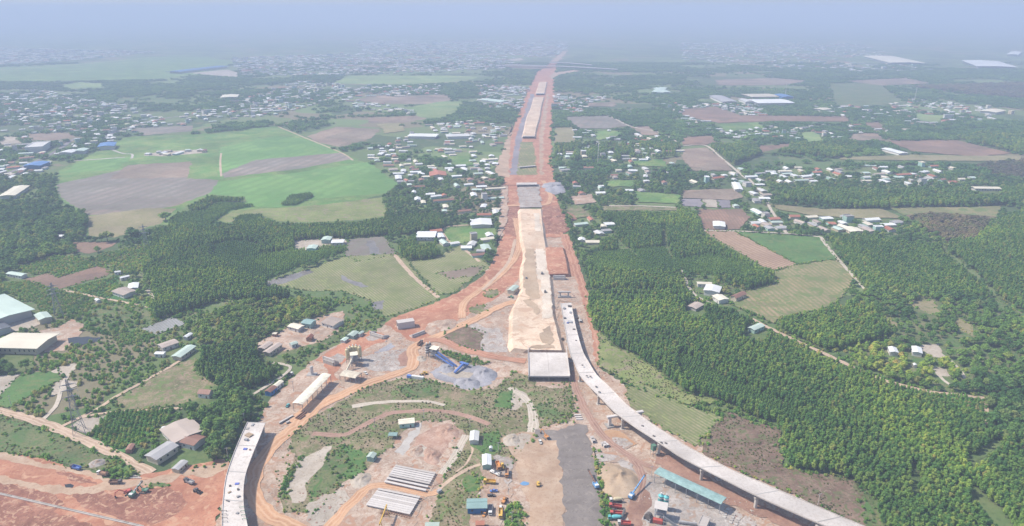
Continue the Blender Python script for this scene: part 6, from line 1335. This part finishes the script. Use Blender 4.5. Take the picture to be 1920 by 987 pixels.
p = Wp(*PX('M', '1550,470')[0]); e = link('aggregate_hopper', None, None, (p.x, p.y, gz(p)), -.5)
for i in range(3): v = boxv(-4.4+3*i, -1.6+3*i, -1.4, 1.4, 1.2, 3.4); v[:4] = [(x*.4+(-3+3*i)*.6, y*.4, z) for x, y, z in v[:4]]; link('bin', mesh('bin', v, BF, 'paint_blue'), e)
for x in (-4.3, 4.3):
    for y in (-1.2, 1.2): link('leg', boxes('leg', [(x-.12, x+.12, y-.12, y+.12, -.3, 3)], 'steel_dark'), e)
tag(e, 'blue three bin aggregate hopper at the end of the conveyors', 'hopper')
for i, xy in enumerate(('810,800', '868,815')): silo('V', xy, 11, 1.75, 'paint_teal', '%s teal silo of the right batching plant' % ('left', 'right')[i], (.75,), 'teal silos', 1.5)
tower('V', '812,905', 9, 6, 5, -.3, 'concrete_white', 'white roofed batching tower below the teal silos')
conveyor('V', '1015,1000 850,885', 1.5, 7.5, 1.8, 'paint_grey', 'grey inclined conveyor to the white roofed tower'); conveyor('V', '1225,962 1020,940', 2, 2, 1.6, 'paint_grey', 'grey level conveyor beside the white block')
conveyor('V', '375,935 420,800', 1.2, 3, 1.4, 'paint_grey', 'grey conveyor beside the row of red trucks', False)
p = Wp(*PX('V', '682,925')[0]); e = link('screening_drum', None, None, (p.x, p.y, gz(p)), .8)
link('ring', cyl('ring', 2.2, 2.2, -1.5, 1.5, 'steel_dark', 16, 'X', (0, 2.9)), e); link('frame', boxes('frame', [(-2.2, 2.2, -2.4, -2.1, 0, 2.6), (-2.2, 2.2, 2.1, 2.4, 0, 2.6), (-2.2, 2.2, -2.1, 2.1, 0, .4)], 'paint_grey'), e); tag(e, 'dark round screening drum left of the batching tower', 'machine')
p = Wp(*PX('V', '785,960')[0]); e = link('generator_unit', None, None, (p.x, p.y, gz(p)), -.3); link('housing', bevbox('housing', -3, 3, -1.3, 1.3, .3, 2.8, 'paint_red', .1), e); link('skid', boxes('skid', [(-3.2, 3.2, -1.4, 1.4, 0, .3)], 'steel_dark'), e); link('exhaust', cyl('exhaust', .2, .2, 2.8, 4, 'steel_grey', 8, c=(2, .5)), e); tag(e, 'red generator housing below the batching tower', 'generator')
def container(c, s, mat, label, h=2.6, wd=2.5):
    e, L = place('container', c, s, label, 'container'); link('body', bevbox('body', -L/2, L/2, -wd/2, wd/2, .1, h, mat, .05), e); rm = boxes('corrugation', [(-.08, .08, -wd/2-.05, wd/2+.05, .25, h-.12)], mat)
    for i in range(int(L/1.2)): link('corrugation_rib', rm, e, (-L/2+.6+i*1.2, 0, 0))
    for s_ in (-1, 1): link('door', boxes('door', [(L/2+.002, L/2+.06, min(s_*.06, s_*1.15), max(s_*.06, s_*1.15), .3, h-.2)], mat), e)
container('M', '1025,585 1145,602', 'paint_white', 'long white site container beside the gravel yard'); container('M', '980,580 1022,588', 'paint_blue', 'blue container end attached left of the white container')
container('T', '785,728 815,712', 'paint_grey', 'small grey tank box right of the girder yard', 2.2, 2.)
# ------------------------------------------------------------------ loose precast pieces
def unit(c, s, L, wd, h, rz, label, group): p = Wp(*PX(c, s)[0]); return box_culvert(p.x, p.y, gz(p), L, wd, h, rz, label, 'culvert_unit', 'concrete_white', group, .22)
for i, xy in enumerate(('62,35', '72,58')): unit('V', xy, 3.5, 2.4, 2.2, 1.9, '%s white box culvert unit beside the grey strip' % ('upper', 'lower')[i], 'culvert units by the grey strip')
for i, xy in enumerate(('175,95', '198,112', '224,108', '200,88')): unit('V', xy, 2.6, 2.2, 2.1, 1.9, '%s white culvert unit of the cluster right of the verge' % ('left', 'front', 'right', 'rear')[i], 'culvert unit cluster')
for i, xy in enumerate(('368,368', '372,380', '378,392')): p = Wp(*PX('J', xy)[0]); tag(link('concrete_slab', bevbox('concrete_slab', -2.6, 2.6, -.7, .7, 0, .8, 'concrete_white', .06), None, (p.x, p.y, gz(p)), .05), '%s white concrete block at the top of the grey strip' % ('upper', 'middle', 'lower')[i], 'block', 'blocks at the top of the grey strip')
k = 0
for row, (x0, y0) in enumerate(((250, 900), (285, 930), (310, 955))):
    for j in range(4): 
        k += 1; p = Wp(*PX('K', '%f,%f' % (x0-j*6, y0+j*14))[0]); tag(link('paving_slab', bevbox('paving_slab', -1., 1., -.8, .8, 0, .5, 'concrete', .05), None, (p.x, p.y, gz(p)), -.5), '%s concrete slab of the %s row below the teal shed' % (ORD[j], ORD[row]), 'slab', 'slab rows below the teal shed')
for s, lb in (('345,808 452,748', 'cream precast beam left of the orange yard'), ('400,810 425,795', 'short cream beam end beside the orange yard')): a, b = [Wp(*q) for q in PX('Q', s)]; girder(a, b, lb, 1.6, 1.2, 'precast_beam')
for i, s in enumerate(('470,770 540,715', '485,775 555,722', '500,778 545,745')): a, b = [Wp(*q) for q in PX('Q', s)]; e = girder(a, b, '%s brown steel beam of the bundle beside the orange yard' % ORD[i], .6, .8, 'steel_beam'); e.data.materials[0] = MATS['rust']
for i, s in enumerate(('1225,505 1390,510', '1240,515 1400,520', '1300,470 1400,515', '1260,495 1380,500')): a, b = [Wp(*q) for q in PX('N', s)]; m = (a+b)/2; L_ = (b-a).length; tag(link('concrete_pile', cyl('concrete_pile', .3, .3, -L_/2, L_/2, 'concrete', 10, 'X', (0, .3)), None, (m.x, m.y, gz(m)+.02+.3*(i%2)), math.atan2(b.y-a.y, b.x-a.x)), '%s pale concrete pile of the bundle beside the green tuft' % ORD[i], 'pile', 'pale piles by the road fork')
p = Wp(*PX('Q', '597,425')[0]); e = link('water_tower', None, None, (p.x, p.y, gz(p)), 0); link('column', cyl('column', 1.4, 1.4, -.3, 7, 'concrete_white', 14), e); link('cap', cyl('cap', 1.7, 1.2, 7, 8, 'concrete_white', 14), e); link('base_slab', boxes('base_slab', [(-4, 4, -3, 3, -.2, .4)], 'concrete_grey'), e); tag(e, 'white round column behind the cream open shed', 'column')
# drain across the red earth
def drain():
    a, b = Wp(*PX('N', '-400,580')[0]), Wp(*PX('N', '1420,1000')[0]); m = (a+b)/2; L_ = (b-a).length; e = link('drain', None, None, (m.x, m.y, gz(Wp(100, 960))), math.atan2(b.y-a.y, b.x-a.x)); n = 40; sm = boxes('drain_segment', [(-L_/n/2+.05, L_/n/2-.05, -.75, -.45, -.4, .55), (-L_/n/2+.05, L_/n/2-.05, .45, .75, -.4, .55), (-L_/n/2+.05, L_/n/2-.05, -.45, .45, -.4, .1)], 'concrete')
    for i in range(n): link('drain_segment', sm, e, (L_*((i+.5)/n-.5), 0, 0))
    tag(e, 'long straight concrete drain across the red earth', 'drain')
drain()
# ------------------------------------------------------------------ piles of material
def mound(name, c, s, h, mat, label, cat='pile'):
    pts = [Wp(*p) for p in PX(c, s)]; ctr = sum(pts, Vector())/len(pts); n = 36; rings = 7; vs_, fs = [], []; ang = sorted((math.atan2(p.y-ctr.y, p.x-ctr.x), (p-ctr).length) for p in pts); r_ = random.Random(len(label))
    def rad(a):
        k = 0
        while k < len(ang) and ang[k][0] < a: k += 1
        a0, r0 = ang[k-1]; a1, r1 = ang[k%len(ang)]; d = (a1-a0)%6.28318 or 6.28; return r0+(r1-r0)*(((a-a0)%6.28318)/d)
    for k in range(rings):
        t = 1-k/rings
        for i in range(n): a = -math.pi+6.28318*i/n; r = rad(a)*t*(1+r_.gauss(0, .03)); vs_.append((math.cos(a)*r, math.sin(a)*r, -.15 if k == 0 else h*(1-t**1.5)*(.8+.25*math.sin(a*3+k))+r_.gauss(0, h*.04)))
    vs_.append((0, 0, h)); fs = [(k*n+i, k*n+(i+1)%n, (k+1)*n+(i+1)%n, (k+1)*n+i) for k in range(rings-1) for i in range(n)]+[((rings-1)*n+i, (rings-1)*n+(i+1)%n, rings*n) for i in range(n)]
    me = mesh(name, vs_, fs, mat, True); tag(link(name, me, None, (ctr.x, ctr.y, gz(ctr))), label, cat)
mound('sand_pile', 'J', '505,652 560,642 640,668 692,708 712,742 662,828 548,834 503,740', 4.5, 'tan_sand', 'big tan sand stockpile right of the grey strip')
mound('gravel_pile', 'M', '1440,640 1500,590 1600,600 1690,610 1690,690 1570,698', 4, 'gravel', 'grey gravel heap at the front of the stone yard')
mound('gravel_pile', 'M', '1650,520 1720,470 1820,500 1825,620 1740,640 1680,590', 4.5, 'gravel', 'grey gravel heap at the right of the stone yard')
mound('gravel_pile', 'M', '1300,500 1360,440 1450,480 1440,520 1350,540', 3, 'gravel', 'grey gravel heap under the blue conveyors')
mound('gravel_pile', 'E', '1150,75 1170,40 1215,38 1245,75 1240,100 1190,105', 6, 'gravel', 'grey gravel heap right of the far red road')
mound('soil_pile', 'T', '770,250 800,180 880,150 945,200 930,290 840,285', 2.2, 'pink_soil', 'pinkish soil heap at the top of the girder yard')
mound('soil_pile', 'T', '680,420 700,350 760,360 800,440 780,500 700,480', 2.2, 'pink_soil', 'pink brown soil heap above the girders')
mound('soil_pile', 'T', '530,410 560,360 640,340 660,400 600,430', 1.6, 'site_soil', 'pale soil heap beside the casting strip')
mound('soil_pile', 'T', '70,640 150,560 240,560 240,620 130,690', 2.2, 'bare_pale', 'pale rubble heap left of the girders')
mound('soil_pile', 'N', '870,400 930,340 1030,325 1040,370 930,410', 2.0, 'site_grey', 'grey spoil heap beside the blue bedded truck')
mound('soil_pile', 'E', '1130,190 1160,170 1220,190 1262,260 1250,320 1180,325 1140,280', 4, 'red_dark', 'broad dark red stockpile right of the sand strip')
mound('soil_pile', 'M', '1070,390 1110,360 1160,380 1150,420 1100,425', 2, 'bare_pale', 'pale rubble heap left of the banded silos')
mound('soil_pile', 'J', '-40,490 10,470 40,500 20,540 -30,540', 2, 'bare_pale', 'pale heap left of the sandy road')
mound('soil_pile', 'E', '470,860 560,810 640,805 650,840 560,880 500,900', 2.2, 'site_soil', 'brownish spoil bank beside the haul road')
# ------------------------------------------------------------------ pylons, masts and poles
def pylon(c, s, h, label, bw=7.):
    p = Wp(*PX(c, s)[0]); e = link('power_pylon', None, None, (p.x, p.y, gz(p)), .5); t = .3
    W_ = lambda z: bw*(1-z/h)**1.3*.5+.55; zs = [0, .2*h, .38*h, .54*h, .68*h, .80*h, .90*h, h]
    for sx in (-1, 1):
        for sy in (-1, 1):
            vs_, fs = [], []
            for z in zs: w_ = W_(z); vs_ += [(sx*w_-t/2, sy*w_-t/2, z), (sx*w_+t/2, sy*w_-t/2, z), (sx*w_+t/2, sy*w_+t/2, z), (sx*w_-t/2, sy*w_+t/2, z)]
            for k in range(len(zs)-1):
                for j in range(4): fs.append((k*4+j, k*4+(j+1)%4, k*4+4+(j+1)%4, k*4+4+j))
            link('leg', mesh('leg', vs_, fs, 'steel_grey'), e)
    for k in range(len(zs)-1):
        a, b = W_(zs[k]), W_(zs[k+1])
        for sy in (-1, 1):
            link('brace', bar('brace', (-a, sy*a, zs[k]), (b, sy*b, zs[k+1]), .2, 'steel_grey'), e); link('brace', bar('brace', (sy*a, a, zs[k]), (sy*b, -b, zs[k+1]), .2, 'steel_grey'), e); link('brace', bar('brace', (a, sy*a, zs[k]), (-b, sy*b, zs[k+1]), .2, 'steel_grey'), e)
    for z in (.68*h, .80*h, .90*h):
        for s_ in (-1, 1): a = link('cross_arm', mesh('cross_arm', [(0, -.6, z-.5), (0, .6, z-.5), (0, .6, z+.7), (0, -.6, z+.7), (s_*5.2, 0, z), (s_*5.2, 0, z+.25)], [(0,1,2,3), (0,4,1), (3,2,5), (0,3,5,4), (1,4,5,2)], 'steel_grey'), e); link('insulator', cyl('insulator', .18, .18, z-1.8, z, 'paint_white', 6, c=(s_*5.1, 0)), a)
    return tag(e, label, 'pylon')
pylon('G', '447,462', 46, 'nearest steel power pylon beside the pale dirt road'); pylon('D', '332,790', 38, 'steel power pylon beside the mint roofed outbuilding'); pylon('D', '828,425', 38, 'steel power pylon at the edge of the left plantation')
pylon('I', '-690,60', 40, 'distant looking pylon in the rough meadow') if False else None
def mast(c, s, h, label):
    p = Wp(*PX(c, s)[0]); e = link('radio_mast', None, None, (p.x, p.y, gz(p)), 0)
    for i in range(3): a = 2.094*i; link('leg', bar('leg', (math.cos(a)*1.6, math.sin(a)*1.6, 0), (math.cos(a)*.4, math.sin(a)*.4, h), .35, 'paint_white'), e)
    for k in range(6): z = h*(k+.5)/6; link('ring_brace', cyl('ring_brace', 1.5*(1-k/7)+.3, 1.5*(1-k/7)+.3, z, z+.4, 'paint_red' if k%2 else 'paint_white', 3), e)
    link('antenna', cyl('antenna', .9, .9, h-3, h, 'paint_white', 8), e); return tag(e, label, 'mast')
mast('B', '1438,920', 42, 'tall white radio mast in the right hamlet'); mast('C', '575,535', 50, 'tall mast behind the far blue factory'); mast('C', '1298,575', 50, 'tall mast in the far right village')
def pole(c, s, h, label, arm=True):
    p = Wp(*PX(c, s)[0]); e = link('utility_pole', None, None, (p.x, p.y, gz(p)), .4); link('post', cyl('post', .22, .15, -.4, h, 'concrete_white', 8), e)
    if arm: link('cross_arm', boxes('cross_arm', [(-1.2, 1.2, -.1, .1, h-.7, h-.5)], 'steel_grey'), e); [link('insulator', cyl('insulator', .1, .1, h-.5, h-.15, 'paint_white', 6, c=(x, 0)), e) for x in (-1, 0, 1)]
    return tag(e, label, 'pole')
for c, s, h, lb in (('I', '189,440', 9, 'concrete utility pole on the brown loop track'), ('I', '464,392', 9, 'concrete utility pole behind the mint site office'), ('I', '722,440', 9, 'concrete utility pole beside the white site hut'), ('I', '880,572', 8, 'white pole right of the tiny toilet cabin'),
    ('U', '710,965', 9, 'white pole in the grassy bottom corner'), ('H', '416,412', 9, 'utility pole at the far end of the left viaduct'), ('H', '322,606', 9, 'utility pole left of the left viaduct'), ('H', '890,412', 8, 'utility pole on the dry bank beside the orange yard'), ('G', '62,305', 8, 'utility pole on the bright green grass'),
    ('K', '757,874', 9, 'utility pole behind the lower viaduct spans'), ('V', '715,450', 9, 'pole at the corner of the teal shed'), ('Q', '455,555', 10, 'pole behind the cream open shed')): pole(c, s, h, lb)
# ------------------------------------------------------------------ things lying on the viaduct decks
def ondeck(c, s, z, L, wd, h, mat, label, name, cat, rz=0.): p = Wp(*PX(c, s)[0], z); tag(link(name, bevbox(name, -L/2, L/2, -wd/2, wd/2, 0, h, mat, .08), None, (p.x, p.y, z+.01), rz), label, cat)
for i, (s, L_, w_, h_, m_, lb, nm, ct) in enumerate((('440,478', 5, 4, .9, 'timber', 'tan formwork stack near the end of the left viaduct', 'formwork_stack', 'formwork'), ('425,505', 2.6, 2, 1.5, 'paint_grey', 'grey generator box behind the tan formwork', 'generator_box', 'generator'), ('418,555', 2.6, 2., .5, 'tarp_blue', 'upper blue tarpaulin bundle on the left viaduct', 'tarpaulin_bundle', 'tarpaulin'),
    ('372,750', 2.6, 1.8, .5, 'tarp_blue', 'lower blue tarpaulin bundle on the left viaduct', 'tarpaulin_bundle', 'tarpaulin'), ('333,762', 1.2, 1.2, .8, 'steel_dark', 'dark crate left of the lower blue tarpaulin', 'material_crate', 'crate'), ('378,782', 1.2, 1.6, .8, 'steel_dark', 'dark crate below the lower blue tarpaulin', 'material_crate', 'crate'),
    ('380,822', 2., 1.4, .9, 'paint_grey', 'grey crate halfway down the left viaduct', 'material_crate', 'crate'), ('330,798', 2.2, 1.2, .6, 'timber', 'timber pallet on the left side of the left viaduct', 'timber_pallet', 'pallet'), ('320,846', .9, 2.8, .5, 'steel_dark', 'dark steel bundle on the left viaduct', 'steel_bundle', 'steel'), ('375,915', 1.6, 1.6, .6, 'paint_grey', 'grey crate near the bottom of the left viaduct', 'material_crate', 'crate'),
    ('460,420', 3, 1.6, .6, 'paint_grey', 'grey panel stack at the tip of the left viaduct', 'formwork_stack', 'formwork'), ('430,440', 2.4, 2.4, .4, 'concrete_grey', 'grey mat near the tip of the left viaduct', 'formwork_stack', 'formwork'), ('445,560', 1., 1., .9, 'rust', 'rusty drum beside the upper blue tarpaulin', 'steel_drum', 'drum'))): ondeck('H', s, 9, L_, w_, h_, m_, lb, nm, ct, -.5+.2*i)
for i, (s, L_, w_, h_, m_, lb, nm, ct) in enumerate((('485,450', 2.2, 4, .9, 'paint_grey', 'grey panels at the start of the right viaduct', 'formwork_stack', 'formwork'), ('525,436', 4, 2.5, 1.1, 'steel_dark', 'dark machine at the start of the right viaduct', 'generator_box', 'generator'), ('530,480', 2, 3.5, .8, 'paint_grey', 'grey crate row near the viaduct start', 'material_crate', 'crate'), ('490,520', 2, 3, .8, 'steel_dark', 'dark crates left on the upper right viaduct', 'material_crate', 'crate'),
    ('525,548', 4.5, 4, 1., 'paint_grey', 'large grey equipment on the upper right viaduct', 'generator_box', 'generator'), ('555,600', 2.5, 2, .7, 'steel_dark', 'dark crate below the large grey equipment', 'material_crate', 'crate'), ('510,555', 2, 2, .7, 'tarp_blue', 'small blue bundle on the upper right viaduct', 'tarpaulin_bundle', 'tarpaulin'), ('570,680', 1.6, 1.2, .6, 'steel_dark', 'dark crate halfway down the upper right viaduct', 'material_crate', 'crate'))): ondeck('R', s, 7.6, L_, w_, h_, m_, lb, nm, ct, -.2)
for i, s in enumerate(('395,85', '420,145', '440,148', '472,205', '490,235', '732,425', '795,482', '838,520', '862,522')): ondeck('J', s, 11 if i > 4 else 10.2, 1.8, 1.3, .5, 'steel_dark', '%s dark hatch cover from the top along the right viaduct' % ORD[i], 'hatch_cover', 'cover', -.6)
# side brackets on the near end of the left viaduct
for i in range(4):
    for c, s_, sd in (('H', '%d,%d' % (300+i*2, 905+i*20), 'left'), ('H', '%d,%d' % (402+i*5, 885+i*22), 'right')):
        p = Wp(*PX(c, s_)[0], 9); e = link('edge_bracket', None, None, (p.x, p.y, 9), .05); link('rail', boxes('rail', [(-1.6, 1.6, -.1, .1, .9, 1.1)], 'paint_green' if sd == 'right' else 'steel_dark'), e)
        for x in (-1.5, 1.5): link('stanchion', boxes('stanchion', [(x-.1, x+.1, -.1, .1, 0, .9)], 'steel_dark'), e)
        tag(e, '%s edge bracket from the top on the %s side of the left viaduct' % (ORD[i], sd), 'bracket', 'edge brackets of the left viaduct')
p = Wp(*PX('J', '790,590')[0]); e = link('pier_scaffold', None, None, (p.x, p.y, gz(p)), .5)
for x in (-1.4, 1.4):
    for y in (-1.4, 1.4): link('post', boxes('post', [(x-.1, x+.1, y-.1, y+.1, -.3, 9)], 'steel_grey'), e)
link('netting', boxes('netting', [(-1.5, 1.5, -1.5, 1.5, 4.5, 8.5)], 'net_green'), e)
for z in (2, 4.2): link('ledger', boxes('ledger', [(-1.5, 1.5, -1.55, -1.45, z, z+.12), (-1.5, 1.5, 1.45, 1.55, z, z+.12)], 'steel_grey'), e)
tag(e, 'green netted scaffold beside a right viaduct pier', 'scaffold')
p = Wp(*PX('U', '850,525')[0]); vs_ = [(math.cos(a*.524)*2.9*(1+.15*math.sin(a*2.3)), math.sin(a*.524)*2.1*(1+.1*math.cos(a*1.7)), .14) for a in range(12)]; e = link('ground_tarpaulin', mesh('ground_tarpaulin', vs_+[(x*1.03, y*1.03, -.05) for x, y, z in vs_]+[(0, 0, .3)], [(i, (i+1)%12, 24) for i in range(12)]+[(i, 12+i, 12+(i+1)%12, (i+1)%12) for i in range(12)], 'skyblue'), None, (p.x, p.y, gz(p))); tag(e, 'pale blue tarpaulin on the ground beside the sandy road', 'tarpaulin')
# ------------------------------------------------------------------ rubble strewn over the site
def rubble():
    v, f = ico(1, 1); r_ = random.Random(3); me = mesh('rock', [p*r_.uniform(.7, 1.15) for p in v], f, 'concrete'); me2 = mesh('rock', [Vector((p.x*1.3, p.y*.8, p.z*.6))*r_.uniform(.7, 1.1) for p in v], f, 'bare_pale'); me3 = mesh('rock', [Vector((p.x*3.2, p.y*.25, p.z*.25)) for p in v], f, 'timber')
    me4 = mesh('rock', [Vector((p.x*1.6, p.y*1.2, p.z*.45))*r_.uniform(.8, 1.1) for p in v], f, 'mud_track')
    c = bpy.data.collections.new('source_rubble'); SRC['rb'] = c; VM['rb'] = [me, me2, me3, me4]
    for i, m in enumerate(VM['rb']): c.objects.link(bpy.data.objects.new('rb_%d' % i, m))
    names = [o.name for o in bpy.data.objects if o.get('kind') == 'structure']
    P = []
    X = rng.uniform(-180, 330, 60000); Y = rng.uniform(325, 760, 60000); z = lookup(ZONE, X, Y, -1); ok = np.isin(z, SITE_Z); n2 = noise2(X, Y, 22, 9); ok &= n2+rng.normal(0, .15, len(X)) > .22
    X, Y = X[ok], Y[ok]; s = rng.uniform(.15, .62, len(X))*(1+(rng.random(len(X)) < .06)); return scatter_obj('rubble', 'rb', np.stack([X, Y, lookup(ZTOP, X, Y, 0.), s, s*.7, rng.uniform(0, 6.28, len(X))], 1), 'stones and scraps strewn over the construction site', 'rubble')
rubble()
# ------------------------------------------------------------------ haze
def haze():
    x0, x1, y0, y1, z0, z1 = -14100, 14100, -500, 21100, -1.0, CAMH+90
    vs_ = [(x, y, z) for z in (z0, z1) for y in (y0, y1) for x in (x0, x1)]
    me = mesh('haze', vs_, [(0,2,3,1), (4,5,7,6), (0,1,5,4), (2,6,7,3), (0,4,6,2), (1,3,7,5)])
    m = bpy.data.materials.new('haze'); m.use_nodes = True; nt = m.node_tree; nt.nodes.clear()
    v = nt.nodes.new('ShaderNodeVolumePrincipled'); v.inputs['Color'].default_value = (.50, .585, .80, 1); v.inputs['Density'].default_value = HAZE_DENSITY; v.inputs['Anisotropy'].default_value = .0
    o = nt.nodes.new('ShaderNodeOutputMaterial'); nt.links.new(v.outputs[0], o.inputs['Volume']); me.materials.append(m)
    tag(link('haze', me), 'pale blue haze filling the air over the plain', 'haze', None, 'stuff')
haze()
